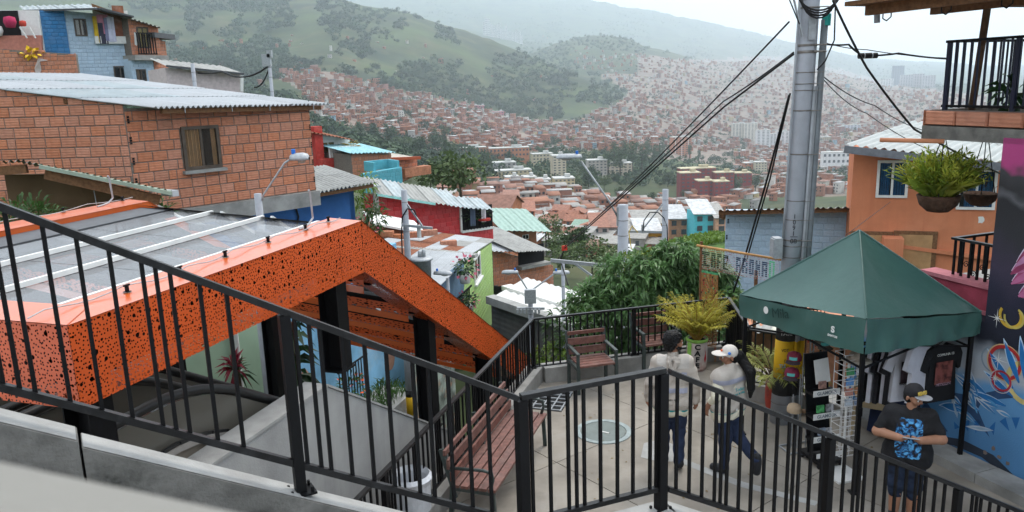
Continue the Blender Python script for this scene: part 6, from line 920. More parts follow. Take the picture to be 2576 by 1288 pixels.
for k in range(16): x, y, a, L_ = random.uniform(2390, 2570), random.uniform(985, 1090), random.uniform(1.9, 3.4), random.uniform(.15, .35); lobe(x, y, a, L_, .03, (.5, .58, .66), -.0042-.0001*k); lobe(x, y, a, L_*.85, .016, random.choice(((.05, .22, .48), (.1, .32, .58), (.3, .42, .55))), -.0064-.0001*k)
for x, y in ((2478, 1138), (2515, 1150), (2535, 1165), (2500, 1128)): c = W_(x, y); paint([(c[0]+.03*math.cos(a)*random.uniform(.6, 1.2), c[1]+.03*math.sin(a)*random.uniform(.6, 1.2)) for a in np.linspace(0, 5.6, 8)], (.2, .16, .14), -.0055, 'bare_patch')
for x, y, r_ in ((2513, 905, .13), (2505, 952, .1), (2510, 800, .12)): c = W_(x, y); part('mural_spark', X['white'], mw, lambda b: [b.add([(c[0]+math.cos(a)*r_*k_, -.012, c[1]+math.sin(a)*r_*k_), (c[0]-math.sin(a)*.006, -.012, c[1]+math.cos(a)*.006), (c[0]+math.sin(a)*.006, -.012, c[1]-math.cos(a)*.006)], [(0, 1, 2)]) for a, k_ in [(i*.785, 1 if i % 2 == 0 else .5) for i in range(8)]])
swk = thing('sidewalk', None, None, fw.P, fw.rz); swk['kind'] = 'structure'
for k in range(5): part('kerb_slab', X['conc'], swk, lambda b: b.box((-2.2+k*1.2, -.2, .0), (1.19, .36, .24)))
# terrace with small railing and pink parapet behind the tent
tr = fw.thing('terrace', 'pink terrace parapet behind the tent, below the orange house', 'terrace'); X['pinkw'] = clay((.5, .17, .2), 'pink_paint'); X['rose'] = clay((.33, .05, .08), 'rose_paint')
part('parapet', X['rose'], tr, lambda b: b.box((-.1, .3, 2.0), (1.08, .2, .28))); part('coping', X['pinkw'], tr, lambda b: (b.box((-.1, .3, 2.16), (1.1, .26, .05)), b.box((-.1, .3, 1.84), (1.1, .24, .05)))); part('floor', X['conc_l'], tr, lambda b: b.box((-.1, 1.4, 2.0), (1.08, 2., .1)))
t2_ = thing('terrace_railing', 'small black scrollwork railing on the pink terrace', 'railing', fw.P, fw.rz)
for k in range(7): inst(balm, 'baluster', t2_, (-.28+k*.11, .3, 2.62), sc=(.025, .025, .5))
for k in range(9): inst(balm, 'baluster', t2_, (-.3, .42+k*.22, 2.62), sc=(.025, .025, .5))
for k in range(8): inst(balm, 'baluster', t2_, (-.25+k*.2, 2.3, 2.62), sc=(.025, .025, .5))
part('top_rail', X['rail_top'], t2_, lambda b: (b.box((.06, .3, 2.64), (.78, .05, .03)), b.box((-.3, 1.3, 2.641), (.05, 2., .03)), b.box((.5, 2.3, 2.64), (1.6, .05, .03)))); part('scroll', X['black'], t2_, lambda b: [b.tube([(cx+.045*(1-q/14)*math.cos(q*.8), .29, cz+.045*(1-q/14)*math.sin(q*.8)) for q in range(13)], .006, 5) for cx, cz in ((-.1, 2.35), (.0, 2.25), (.12, 2.35), (.2, 2.25))])
# ---- orange house
OH = Facade('orange_house', 'orange plastered two storey house with blue curtains behind the tent', 'house', (2141, 372, 640, 22), (2580, 428, 760, 20.6), 1.5, pm('orange_plaster', (.58, .21, .105), .85, .1, 1.6, .15, 50, stain=(.64, .27, .15), sscale=1, streak=((.52, .18, .09), 3)))
OH.window(2205, 403, 2285, 497, X['white'], X['glass'], 1, (X['curt_b'], [(.12, .42), (.55, .95)]), .07); OH.window(2408, 425, 2506, 527, X['white'], X['glass'], 1, (X['curt_b'], [(.2, .47), (.53, .97)]), .07)
e0, e1 = OH.fr.loc(aty(2124, 364, 21.3)), OH.fr.loc(aty(2560, 412, 19.9)); e2 = OH.fr.loc(aty(2292, 307, 27)); corr(OH.t, e0, e1-e0, e2-e0, X['zinc'], 6, 2, .2, .035, mats=[pm('pale_tile_sheet', (.4, .42, .41), .7, .12, 1, .1, stain=(.3, .34, .34), sscale=1)], seg=8); part('fascia', pm('grey_fascia', (.15, .16, .18), .6), OH.t, lambda b: b.bar(e0+Vector((0, -.02, -.12)), e1+Vector((0, -.02, -.12)), .06, .2))
lz = OH.p(2300, 610)[1]; part('lower_recess', X['dark'], OH.t, lambda b: b.box((2.5, -.03, OH.zb(0)+.1), (.01, .01, .01))); X['orsh'] = pm('orange_lower_wall', (.36, .1, .045), .85, .1)
part('porch_pillar', OH.wall.data.materials[0], OH.t, lambda b: b.box((OH.p(2240, 620)[0], -.35, lz-.9), (.5, .5, 2.2)));
for x in (2190, 2300): c = OH.p(x, 625); w_ = part('door', X['wood_raw'], OH.t, lambda b: b.box((c[0], -.04, c[1]-.35), (1.1, .05, 1.7))); part('curtain', X['curt'], w_, lambda b: b.box((c[0], -.075, c[1]-.3), (.85, .02, 1.4)))
part('upper_overhang', OH.wall.data.materials[0], OH.t, lambda b: b.prism([(OH.p(x, y)[0], -.02, OH.p(x, y)[1]) for x, y in ((2141, 372), (2580, 425), (2580, 668), (2141, 580))][::-1], (0, -.38, 0)) if 0 else b.prism([(0, -.005, OH.p(2145, 575)[1]-.25), (OH.L, -.005, OH.p(2570, 665)[1]+.1), (OH.L, -.005, OH.p(2570, 665)[1]+.0), (0, -.005, OH.p(2145, 575)[1]-.35)][::-1], (0, -.1, 0)))
c = OH.p(2468, 553); part('plaster_splash', X['white'], OH.t, lambda b: b.add([(c[0]+.09*math.cos(a)*random.uniform(.6, 1.2), -.006, c[1]+.12*math.sin(a)*random.uniform(.6, 1.2)) for a in np.linspace(6, .4, 9)], [tuple(range(9))]))
# ---- pale blue block wall
PW = Facade('pale_blue_wall', 'pale blue painted block wall house left of the orange house', 'house', (1822, 530, 830, 24), (2150, 530, 830, 23), .3, X['b_lblue']); lay(PW.t, PW.L, PW.zb, PW.zt, .3, .195, 'b_lblue', limit=300, proud=.022, joint=.012); a_, b2 = PW.fr.loc(aty(1808, 530, 23)), PW.fr.loc(aty(2155, 522, 22.3)); corr(PW.t, a_, b2-a_, Vector((0, 6, -1.3)), X['fibre'], 4, 2, .2, .035, mats=[X['rusty'], X['fibre']]); part('eave_beam', X['wood_raw'], PW.t, lambda b: b.bar(a_+Vector((0, .2, -.1)), b2+Vector((0, .2, -.1)), .08, .12))
for x, y in ((1832, 560), (1830, 655), (1995, 615), (1828, 600)): c = PW.p(x, y); part('brick_cavity', X['dark'], PW.t, lambda b: [b.box((c[0], -.03, c[1]+q*.05), (.05, .02, .035)) for q in range(3)])  # block holes are dark boxes, their shade given by colour
LR = Facade('patchwork_roof_house', 'low house with pale patchwork roof just beyond the plaza railing', 'house', (1790, 820, 1000, 17), (2180, 850, 1050, 15.5), 3, X['brick_far']); p0, p1 = LR.fr.loc(aty(1785, 830, 16.5)), LR.fr.loc(aty(2190, 850, 15)); p2 = LR.fr.loc(aty(1840, 745, 21)); corr(LR.t, p0, p1-p0, p2-p0, X['fibre'], 5, 3, .2, .03, mats=[pm('pale_cream_sheet', (.55, .54, .46), .8, .2, 2, .15, stain=(.4, .45, .42), sscale=1.5), X['fibre']])
# ---- hanging baskets
def basket(label, x, ytop, yb, Y, w_px, full):
    p = aty(x, yb, Y); r = w_px/2/F_PX*Y*1.02; h = r*1.0; t = thing('hanging_basket', label, 'basket', p); X['coir'] = X.get('coir') or pm('coir', (.075, .04, .025), .95, .35, 14, .8, 40)
    part('bowl', X['coir'], t, lambda b: b.lathe([(0, 0), (r*.5, .02), (r*.85, h*.4), (r, h*.85), (r*.93, h*.9), (r*.7, h*.7), (0, h*.75)], n=22), True); part('chain', X['cable'], t, lambda b: [b.tube([(r*.9*math.cos(a), r*.9*math.sin(a), h*.85), (0, 0, 1.0), (0, 0, 3.9-p.z)], .006, 5) for a in (0, 2.1, 4.2)])
    if full:
        C_ = []; D2_ = []; S_ = []
        for k in range(460):
            a = random.uniform(0, 6.28); q = random.random(); e = random.uniform(.55, 1.5); d = Vector((math.cos(a)*math.cos(e), math.sin(a)*math.cos(e), math.sin(e))); L_ = random.uniform(.3, .62); base = Vector((math.cos(a)*r*.6*q, math.sin(a)*r*.6*q, h*.7)); C_.append(base); D2_.append(d); S_.append(L_)
            if q > .2:
                for z in range(4): tip = base+d*L_*random.uniform(.75, 1.); C_.append(tip); D2_.append(d+Vector((random.gauss(0, .7), random.gauss(0, .7), random.gauss(0, .5)))); S_.append(random.uniform(.06, .13))
        leafmesh('fronds', C_[:900], D2_[:900], S_[:900], fmat('staghorn', (.46, .48, .07), .45), t, .2, .1, .15, 'stuff'); leafmesh('inner_fronds', C_[900:], D2_[900:], S_[900:], fmat('staghorn_dark', (.22, .3, .04), .35), t, .24, .12, .15, 'stuff')
    else: C_, d = bush_pts(30, (0, 0, h), (r*.8, r*.8, .06), .2); leafmesh('dry_stems', C_, d+rdir(30, .5), RNG.uniform(.08, .3, 30), X['stem'], t, .06, .1, 0)
basket('large hanging basket with bright green staghorn fern before the orange house', 2358, 410, 535, 9.7, 102, True); basket('small hanging basket with nearly bare stems by the pink wall', 2464, 490, 520, 9.9, 78, False)
# ---- planters
def barrel(label, px, py, H, r, cols, textc=None, name='planter_barrel'):
    p = atz(px, py, 0); t = thing(name, label, 'planter', p); M_ = pm('sprayed_barrel', cols[0], .5, .2, 4, .05, stain=cols[1], sscale=5, samt=.7); part('drum', M_, t, lambda b: b.lathe([(0, 0), (r*.8, 0), (r*.92, .05), (r, H*.35), (r, H*.65), (r*.97, H*.9), (r*.95, H), (r*.85, H), (r*.85, H*.9), (0, H*.9)], n=28), True); part('rim', pm('rim_paint', cols[2], .5, .3, 8, .05), t, lambda b: b.lathe([(r*.93, H*.9), (r*1.07, H*.93), (r*1.08, H*.98), (r*1.0, H*1.02), (r*.85, H)], n=28), True); part('soil', X['soil'], t, lambda b: b.lathe([(0, H*.95), (r*.86, H*.94)], n=20)); return t, p
bt, bp = barrel('white and red painted barrel planter with black lettering holding a yellow palm', 1752, 928, .54, .168, ((.55, .48, .45), (.45, .1, .08), (.22, .42, .08)))
for k, chs in enumerate('CAFE'): text(chs, .115, X['ink'], bt, (-.03, -.176, .43-k*.105), (math.pi/2, random.uniform(-.12, .12), -.15), bold=.005, sx=1.15)
part('painted_flame', clay((.5, .02, .03), 'flame_red'), bt, lambda b: [b.add([(math.sin(a)*.174, -math.cos(a)*.174, z*.74) for a, z in q], [tuple(range(len(q)))]) for q in ([(.55, .55), (.65, .42), (.5, .3), (.62, .2), (.8, .3), (.7, .45)], [(1.1, .6), (1.2, .45), (1.1, .25), (1.3, .4)])]); part('painted_green', pm('spray_green', (.25, .5, .1)), bt, lambda b: b.add([(math.sin(a)*.173, -math.cos(a)*.173, z*.74) for a, z in ((-1.3, .66), (-.75, .66), (-.8, .3), (-1.3, .25))], [(0, 1, 2, 3)]))
palm('areca_palm', 'bushy yellow areca palm growing in the lettered barrel', 'palm', bp+Vector((0, 0, .5)), 56, .86, .2, fmat('areca_leaf', (.48, .43, .06), .4, .4), pm('yellow_stalk', (.35, .22, .04)), leaf_w=.1, up=1.2, spread=.5)
bt2, bp2 = barrel('red and black painted barrel planter behind the utility pole', 1952, 1030, .46, .16, ((.4, .05, .03), (.02, .02, .025), (.5, .3, .28))); part('painted_eye', pm('eye_blue', (.2, .55, .65)), bt2, lambda b: b.lathe([(0, 0), (.07, 0)], n=14)).matrix_local = Matrix.Translation((-.07, -.15, .28)) @ Matrix.Rotation(math.pi/2, 4, 'X') @ Matrix.Rotation(.45, 4, 'Y')
palm('pale_palm', 'pale green palm in the planter behind the utility pole', 'palm', bp2+Vector((-.05, 0, .44)), 30, .8, .2, pm('palm_pale', (.3, .32, .09), .6, .3, 4, 0, trans=.3), X['stem'], leaf_w=.12, up=1.0)
# ---- mango tree below the railing
mt = thing('mango_tree', 'dense dark green leafy tree rising behind the plaza railing', 'tree', aty(1600, 1010, 15.2)); z0 = mt.location.z
part('trunk', X['bark'], mt, lambda b: b.tube([(0, 0, 0), (.05, 0, .8), (0, .05, 1.5)], [.12, .09, .05], 8)); part('limb', X['bark'], mt, lambda b: [b.tube([(0, 0, .7), (x*.5, y*.5, 1.1), (x, y, z)], [.05, .035, .012], 6) for x, y, z in ((-.9, 0, 1.5), (.8, .2, 1.6), (.3, -.3, 2.), (-.4, .3, 1.9))])
lobes = [((1520, 775), .62, .5), ((1600, 730), .85, .62), ((1690, 725), .75, .6), ((1645, 665), .55, .35), ((1760, 760), .5, .45), ((1480, 750), .4, .3), ((1560, 830), .8, .5), ((1680, 820), .8, .5), ((1820, 750), .35, .3), ((1640, 880), .7, .4), ((1780, 830), .5, .4), ((1845, 770), .3, .32), ((1700, 655), .5, .38), ((1765, 695), .5, .4), ((1560, 690), .48, .34), ((1810, 705), .35, .3)]
Cs, Ds, Ss = [], [], []
for (x, y), rx, rz_ in lobes:
    c = aty(x, y, 15.2)-mt.location; C_, D_, S_ = whorls(int(230*rx), (c.x, c.y+random.uniform(-.2, .2), c.z), (rx*1.12, rx*.85, rz_*1.1), 9, .2, .1); Cs.append(C_); Ds.append(D_); Ss.append(S_)
leafmesh('leaves', np.concatenate(Cs), np.concatenate(Ds), np.concatenate(Ss), fmat('mango_leaf', (.12, .225, .08), .35, .4, .34, 2.5), mt, .24, .3, .12, 'stuff')
o = thing('yellow_green_shrub', 'bright yellow green new growth above the dark tree', 'shrub', aty(1625, 680, 17.5)); C_, D_, S_ = whorls(70, (0, 0, .1), (.62, .5, .42), 8, .2, .2); leafmesh('leaves', C_, D_, S_, fmat('lime_leaf', (.16, .22, .015), .3), o, .3, .25, .1, 'stuff')
o = thing('rail_foliage', 'light green leaves growing through the railing behind the left armchair', 'shrub', aty(1400, 905, 13.2)); C_, D_, S_ = whorls(70, (0, 0, 0), (.55, .25, .3), 6, .17, .3); leafmesh('leaves', C_, D_, S_, X['leaf_l'], o, .3, .3, .1, 'stuff'); C_, D_, S_ = whorls(90, (.3, .1, .55), (.45, .25, .5), 6, .17, .3); leafmesh('leaves', C_, D_, S_, X['leaf'], o, .3, .3, .1, 'stuff')
# ---- bead sign
P0, P1_ = aty(1753, 617, 12.75), aty(1969, 654, 12.0); sd_ = (P1_-P0); sl = sd_.length; bsg = thing('bead_sign', 'bamboo pole with hanging bead curtain spelling CAFE AROMA', 'sign', P0, math.atan2(sd_.y, sd_.x)); ti = math.asin(sd_.z/sl); zl_ = lambda x: x*math.tan(ti); LX = math.hypot(sd_.x, sd_.y)
part('bamboo_pole', pm('bamboo', (.5, .27, .1), .5, .25, 14, .1), bsg, lambda b: b.tube([(0, 0, 0), (LX/2, 0, zl_(LX/2)), (LX, 0, zl_(LX))], .02, 8), True)
FONT = {'C': '111 100 100 100 111', 'A': '111 101 111 101 101', 'F': '111 100 110 100 100', 'E': '111 100 110 100 111', 'R': '110 101 110 101 101', 'O': '111 101 101 101 111', 'M': '101 111 111 101 101', 'U': '111 101 101 101 111'}
bd = {k: [MB()][0] for k in ('red', 'wht', 'blk', 'nvy', 'grn')}; nC = 88; cell = (LX-.14)/nC; word = 'CAFE AROMA'; H_ = .36
def bit(i, j):
    x = (i-3)/ (nC-6)*11.2; k = int(x); fx = x-k
    if k >= len(word)+1: return None
    if k == len(word): return 'grn' if (.1 < fx < .8 and (1 <= j <= 9) and (fx < .3 or fx > .6 or j in (1, 9))) else None
    if word[k] == ' ' or fx > .72 or not 2 <= j <= 9: return None
    return ('blk' if k < 4 else 'nvy') if FONT[word[k]].split()[min(4, int((j-2)/1.6))][min(2, int(fx/.24))] == '1' else None
for i in range(nC):
    x = .1+i*cell
    for j in range(12):
        c_ = bit(i, j) or ('red' if (j in (0, 11) and i % 4 == 0) or random.random() < .16 else ('wht' if i > 22 else ('red' if random.random() < .5 else 'wht')))
        r_ = .0105 if c_ in ('blk', 'nvy', 'grn') else .006; bd[c_].ball((x, -.002, zl_(x)-.03-j*H_/11.5), (r_*.8, r_*.8, r_*1.25), 5, 4)
for k, c_ in (('red', (.5, .02, .03)), ('wht', (.62, .55, .55)), ('blk', (.03, .03, .02)), ('nvy', (.02, .04, .1)), ('grn', (.1, .6, .25))): bd[k].build('beads', pm('bead_'+k, c_, .35, .2, 20, 0), bsg, kind='stuff')
part('strings', X['white'], bsg, lambda b: [b.box((.1+i*cell, 0, zl_(.1+i*cell)-H_/2-.02), (.002, .002, H_+.02)) for i in range(nC)], kind='stuff')
part('post', X['wood_raw'], bsg, lambda b: (b.tube([(.06, .05, .06), (.06, .05, -2.)], .025, 8), b.tube([(LX-.42, .06, -.35), (LX-.42, .06, -2.)], .03, 8)))
strands = [MB(), MB(), MB(), MB()]
for i in range(16):
    x = .1+i*.018
    for j in range(46): q = strands[random.choices((0, 1, 2, 3), (6, 1, .5, .25))[0] if j else 3]; q.tube([(x+random.uniform(-.004, .004), -.01, zl_(x)-H_-.05-j*.036), (x, -.01, zl_(x)-H_-.05-j*.036-.03)], .0065 if q is not strands[1] else .008, 5)
for q, c_ in zip(strands, ((.42, .2, .07), (.45, .03, .03), (.05, .03, .02), (.1, .5, .25))): q.build('bead_strands', pm('strand', c_, .5, .25, 20, 0), bsg, kind='stuff')
o = thing('bead_curtain', 'brown and red bead strands hanging from the tent behind the stall', 'curtain', TL_.lerp(TB, .6)); st_ = [MB(), MB()]
for i in range(12):
    for j in range(40): q = st_[random.random() < .25]; q.tube([(-.3+i*.05, .0, 1.7-j*.034), (-.3+i*.05, 0, 1.7-j*.034-.028)], .008, 5)
for q, c_ in zip(st_, ((.4, .18, .06), (.5, .05, .03))): q.build('bead_strands', pm('strand_b', c_, .5, .25, 20, 0), o, kind='stuff')
# ---- benches
def chair(label, A, az, W_=.62):
    """slatted armchair facing heading az+90deg right; A = rear left foot"""
    f = Frame(A, az); t = f.thing('armchair', label, 'chair'); g = X['irongreen']
    for s_ in (0, W_):
        part('side_frame', g, t, lambda b: (b.bar((s_, 0, 0), (s_, 0, .42), .045, .05), b.bar((s_, 0, .42), (s_, .1, .86), .045, .045), b.bar((s_, -.46, 0), (s_, -.46, .42), .045, .05), b.bar((s_, -.48, .4), (s_, .02, .4), .04, .05), b.bar((s_, -.46, .42), (s_, -.44, .62), .04, .045), b.bar((s_, -.47, .635), (s_, .04, .645), .05, .035)))
    for k in range(5): part('seat_slat', X['wood'], t, lambda b: b.box((W_/2, -.43+k*.1, .44), (W_-.05, .085, .03)))
    for z, y, hgt in ((.55, .01, .11), (.69, .04, .11), (.82, .07, .055)): part('back_slat', X['wood'], t, lambda b: b.bar((.0, y-.005, z), (W_, y-.005, z), .028, hgt))
    return t
chair('left wooden armchair with green iron frame in front of the back railing', atz(1432, 966, 0), 76, .62); chair('right wooden armchair beside the yellow palm planter', atz(1592, 912, 0), 76, .62)
bn = Frame(atz(1090, 1235, 0)*.0+Vector((-.68, 7.8, 0)), AZE); lb = bn.thing('long_bench', 'long slatted wooden bench with iron arms along the left plaza railing', 'bench'); LBN = 2.08
for s_ in (.03, LBN/2, LBN-.03): part('iron_leg', X['irongreen'], lb, lambda b: (b.bar((s_, .1, 0), (s_, .06, .42), .04, .05), b.bar((s_, .06, .42), (s_, .18, .84), .04, .045), b.bar((s_, -.42, 0), (s_, -.4, .4), .035, .045), b.bar((s_, -.43, .39), (s_, .08, .4), .04, .04), b.tube([(s_, .1, .25), (s_, .02, .3), (s_, .05, .38)], .015, 6)))
for s_ in (.03, LBN-.03): part('arm', X['irongreen'], lb, lambda b: b.tube([(s_, .12, .63), (s_, -.3, .65), (s_, -.4, .63), (s_, -.41, .55), (s_, -.37, .42)], .019, 8), True)
for k in range(5): part('seat_slat', X['wood'], lb, lambda b: b.box((LBN/2, -.4+k*.105, .435), (LBN, .088, .032)))
for z, y, hgt in ((.54, .08, .1), (.68, .115, .11), (.81, .15, .06)): part('back_slat', X['wood'], lb, lambda b: b.bar((0, y-.02, z), (LBN, y-.02, z), .03, hgt))
o = thing('litter_bin', 'litter bin lined with a white plastic bag at the bottom edge', 'bin', atz(1042, 1330, .0)+Vector((0, 0, .0))); part('bag', pm('plastic_bag', (.6, .62, .66), .4, .1, 9, .4, 20), o, lambda b: b.lathe([(.2, .2), (.21, .55), (.235, .62), (.2, .66), (.17, .6), (.16, .3), (0, .28)], n=22)); part('drum', X['galv'], o, lambda b: b.lathe([(0, 0), (.18, 0), (.2, .5)], n=20))
# ---- street lamps and smaller poles
def lamp_head(t, p, d, L_=.62): 
    dx = Vector((d[0], d[1], 0)).normalized(); rz_ = math.atan2(dx.y, dx.x); b = MB(); prof = [(-.5, .03), (-.46, .09), (-.2, .115), (.2, .12), (.42, .1), (.5, .05)]; V_ = []
    for x, r in prof:
        for k in range(9): a = math.pi*k/8; V_.append((x*L_, math.cos(a)*r*1.1, math.sin(a)*r))
    b.add(V_, [(i*9+k, i*9+k+1, (i+1)*9+k+1, (i+1)*9+k) for i in range(5) for k in range(8)]+[tuple(i*9 for i in range(6))+tuple(i*9+8 for i in range(5, -1, -1))]); o = b.build('lamp_head', X['galv'], t, True); o.location = p; o.rotation_euler[2] = rz_
    q = part('diffuser', glass('lamp_glass', (.5, .5, .46), .2, .6), t, lambda m_: m_.ball((.1*L_, 0, -.01), (.22*L_, .085, .05), 10, 6), True); q.location = p; q.rotation_euler[2] = rz_
    q = part('photocell', pm('photocell_blue', (.02, .16, .6), .4), t, lambda m_: m_.lathe([(.035, .1), (.035, .17), (.03, .18), (0, .18)], (-.3*L_, 0, 0), 10)); q.location = p; q.rotation_euler[2] = rz_
def pole(label, x, yt, yb, Y, r, extra=None, name='lamp_post'):
    a, b_ = aty(x, yb, Y), aty(x, yt, Y); t = thing(name, label, 'pole', (b_.x, b_.y, b_.z-9)); part('shaft', X['pole'], t, lambda m_: m_.tube([(0, 0, 0), (0, 0, 5), (0, 0, 9)], [r*1.25, r*1.1, r], 18), True); part('strap', X['strap'], t, lambda m_: [m_.lathe([(r+.004, -.008), (r+.008, 0), (r+.004, .008)], (0, 0, z), 18) for z in (8.6, 8.2, 7.6)]); return t, Vector((0, 0, 9)), b_
t, tp, w0 = pole('concrete lamp pole with long arm lamp over the leafy tree', 1567, 515, 670, 20, .135); h = aty(1432, 398, 20)-w0+tp; part('arm', X['galv'], t, lambda b: b.tube([tp+Vector((-.12, -.02, -.35)), tp+Vector((-.35, 0, .1)), h+Vector((.3, 0, -.08))], .024, 8), True); lamp_head(t, h, (-1, 0, 0), .66); part('clamp', X['galv'], t, lambda b: b.box(tp+Vector((-.13, 0, -.3)), (.06, .1, .5))); part('crossarm', X['galv'], t, lambda b: b.bar(aty(1385, 655, 20)-w0+tp, aty(1560, 672, 20)-w0+tp, .07, .09)); part('strut', X['galv'], t, lambda b: b.bar(aty(1445, 662, 20)-w0+tp, aty(1490, 695, 19.8)-w0+tp, .05))
t, tp, w0 = pole('bare concrete pole with crossarm and looped wire behind the leafy tree', 1674, 476, 640, 30, .115); part('crossarm', X['galv'], t, lambda b: b.bar(aty(1580, 582, 30)-w0+tp, aty(1676, 584, 30)-w0+tp, .09, .09)); part('strut', X['galv'], t, lambda b: b.bar(aty(1668, 512, 30)-w0+tp, aty(1616, 578, 30)-w0+tp, .05)); cable([aty(x, y, 29.9)-w0+tp for x, y in ((1617, 582), (1620, 555), (1635, 534), (1655, 534), (1670, 548), (1678, 570), (1680, 620), (1680, 660))], .022, 4, parent=t, name='wire_loop'); cable([aty(x, y, 29.9)-w0+tp for x, y in ((1605, 585), (1590, 568), (1582, 585), (1588, 625), (1600, 640))], .018, 4, parent=t, name='yellow_wire').data.materials[0] = pm('yellow_wire', (.6, .4, .02))
part('insulator', X['galv'], t, lambda b: b.tube([aty(1617, 565, 30)-w0+tp, aty(1617, 586, 30)-w0+tp], .06, 8))
t, tp, w0 = pole('concrete pole with crossarm in front of the red house', 1016, 478, 640, 26, .1); part('crossarm', X['galv'], t, lambda b: b.bar(aty(1010, 566, 25.8)-w0+tp, aty(1088, 574, 25.8)-w0+tp, .09, .08)); part('strut', X['galv'], t, lambda b: b.bar(aty(1018, 505, 26)-w0+tp, aty(1062, 568, 25.8)-w0+tp, .05)); cable([aty(x, y, 25.9)-w0+tp for x, y in ((1012, 640), (1010, 590), (1012, 545), (1025, 525), (1042, 528), (1050, 550), (1052, 572))], .025, 4, parent=t, name='wire_loop'); part('insulator', X['white'], t, lambda b: b.tube([aty(1053, 566, 25.9)-w0+tp, aty(1055, 598, 25.9)-w0+tp], .07, 8))
part('transformer', X['galv'], t, lambda b: (b.lathe([(0, .45), (.3, .42), (.36, .38), (.36, .34), (.3, .32), (.27, -.5), (0, -.52)], aty(1062, 680, 24)-w0+tp, 16), b.tube([aty(1056, 650, 24)-w0+tp, aty(1056, 632, 24)-w0+tp], .06, 8), b.tube([aty(1066, 650, 24)-w0+tp, aty(1066, 628, 24)-w0+tp], .06, 8)), True)
t, tp, w0 = pole('lamp pole with bent arm in front of the brick house', 648, 487, 560, 13.2, .062); h = aty(754, 402, 13.2)-w0+tp; part('arm', X['galv'], t, lambda b: b.tube([tp+Vector((.06, 0, -.12)), tp+Vector((.1, 0, -.02)), aty(716, 410, 13.2)-w0+tp, h-Vector((.18, 0, 0))], .016, 8), True); lamp_head(t, h, (1, 0, 0), .32)
t, tp, w0 = pole('small steel pole with white lamp in front of the lime green house', 1126, 700, 900, 24, .05); h = aty(1114, 690, 24)-w0+tp; lamp_head(t, h, (1, -.3, 0), .62)
t, tp, w0 = pole('double armed lamp pole over the warehouse roof', 1334, 735, 900, 27, .09); 
for x, y, d in ((1283, 687, -1), (1412, 688, 1)): h = aty(x, y, 27)-w0+tp; part('arm', X['galv'], t, lambda b: b.tube([tp+Vector((0, 0, -.1)), tp+Vector((.1*d, 0, .1)), h-Vector((.25*d, 0, 0))], .03, 6)); lamp_head(t, h, (d, 0, 0), .6)
part('crossarm', X['galv'], t, lambda b: (b.bar(aty(1300, 776, 26.8)-w0+tp, aty(1370, 776, 26.8)-w0+tp, .08), [b.box(aty(1302+k*9, 783, 26.7)-w0+tp, (.08, .08, .16)) for k in range(7)], b.box(aty(1334, 745, 26.7)-w0+tp, (.4, .2, .5))))
t, tp, w0 = pole('slim white pole beside the warehouse roof', 1416, 662, 800, 26, .06, name='pole')
t, tp, w0 = pole('dark pole with transformer gear behind the zinc roof', 676, 145, 230, 34, .07, name='pole'); part('gear', X['galv'], t, lambda b: (b.box(tp+Vector((-.1, 0, -.1)), (.35, .2, .5)), b.box(tp+Vector((.05, 0, .15)), (.2, .2, .3)))); cable([aty(676, 165, 34), aty(560, 180, 38), aty(400, 148, 46)], .04, 10, .35, label='black cable sagging from the rear pole to the brick house'); cable([aty(676, 175, 34), aty(640, 220, 34.5)], .03, 6, .2, label='short cable hanging below the rear pole')
t, tp, w0 = pole('leaning wooden post in front of the pinkish wall', 484, 160, 210, 38, .09, name='post')
# ================================================================ far side of the escalator
mint = pm('mint_plaster', (.36, .52, .38), .85, .07, 2, .1, 40, stain=(.3, .45, .33), sscale=1)
s_a, s_b = fe.pl(300, 900, 4.9)[0], fe.pl(700, 900, 4.9)[0]; s_c = fe.pl(1010, 950, 5.4)[0]; s_d = fe.pl(1140, 950, 4.6)[0]
o = fe.thing('mint_house', 'mint green plastered house wall beyond the escalator', 'house'); part('wall', mint, o, lambda b: b.box(((s_a+s_b)/2-1.5, 5.1, -1.2), (s_b-s_a+3, .3, 6))); part('plinth', clay((.4, .16, .18), 'dusty_pink'), o, lambda b: b.box(((s_a+s_b)/2, 4.9, fe.pl(690, 985, 4.9)[1]-1.5), (s_b-s_a, .12, 3))); part('drain_pipe', X['white'], o, lambda b: b.tube([(s_b-1.2, 4.88, -3), (s_b-1.2, 4.88, 1.7)], .05, 8))
o = fe.thing('blue_mural_wall', 'sky blue mural wall seen between canopy columns', 'wall'); part('wall', pm('blue_mural', (.2, .42, .62), .8, .3, 1.2, .05, stain=(.45, .55, .62), sscale=.9, samt=.7), o, lambda b: b.box(((s_b+s_c)/2+.3, 5.6, -2.4), (s_c-s_b, .3, 6))); part('painted_face', clay((.45, .25, .18), 'skin_paint'), o, lambda b: [b.add([(c_[0]+r_*math.cos(a), 5.43, c_[1]+r_*1.4*math.sin(a)) for a in np.linspace(0, 6, 12)], [tuple(range(12))]) for c_, r_ in ((fe.pl(770, 960, 5.4), .2), (fe.pl(985, 900, 5.4), .25))])
o = fe.thing('colourful_mural_wall', 'wall sprayed with a dense multicoloured mural under the canopy slope', 'wall'); part('wall', pm('dense_mural', (.22, .25, .22), .8, .9, 2.5, .05, stain=(.4, .2, .12), sscale=3.5, samt=.9), o, lambda b: b.box(((s_c+s_d)/2, 4.9, -4.6), (s_d-s_c+1., .3, 6)))
pp = fe.pl(672, 900, 4.0); o = fe.thing('grey_pipe', 'thick pale grey pipe standing by the mint wall', 'pipe'); part('pipe', X['pole'], o, lambda b: b.tube([(pp[0], 4., -3), (pp[0], 4., 1.9)], .11, 16), True)
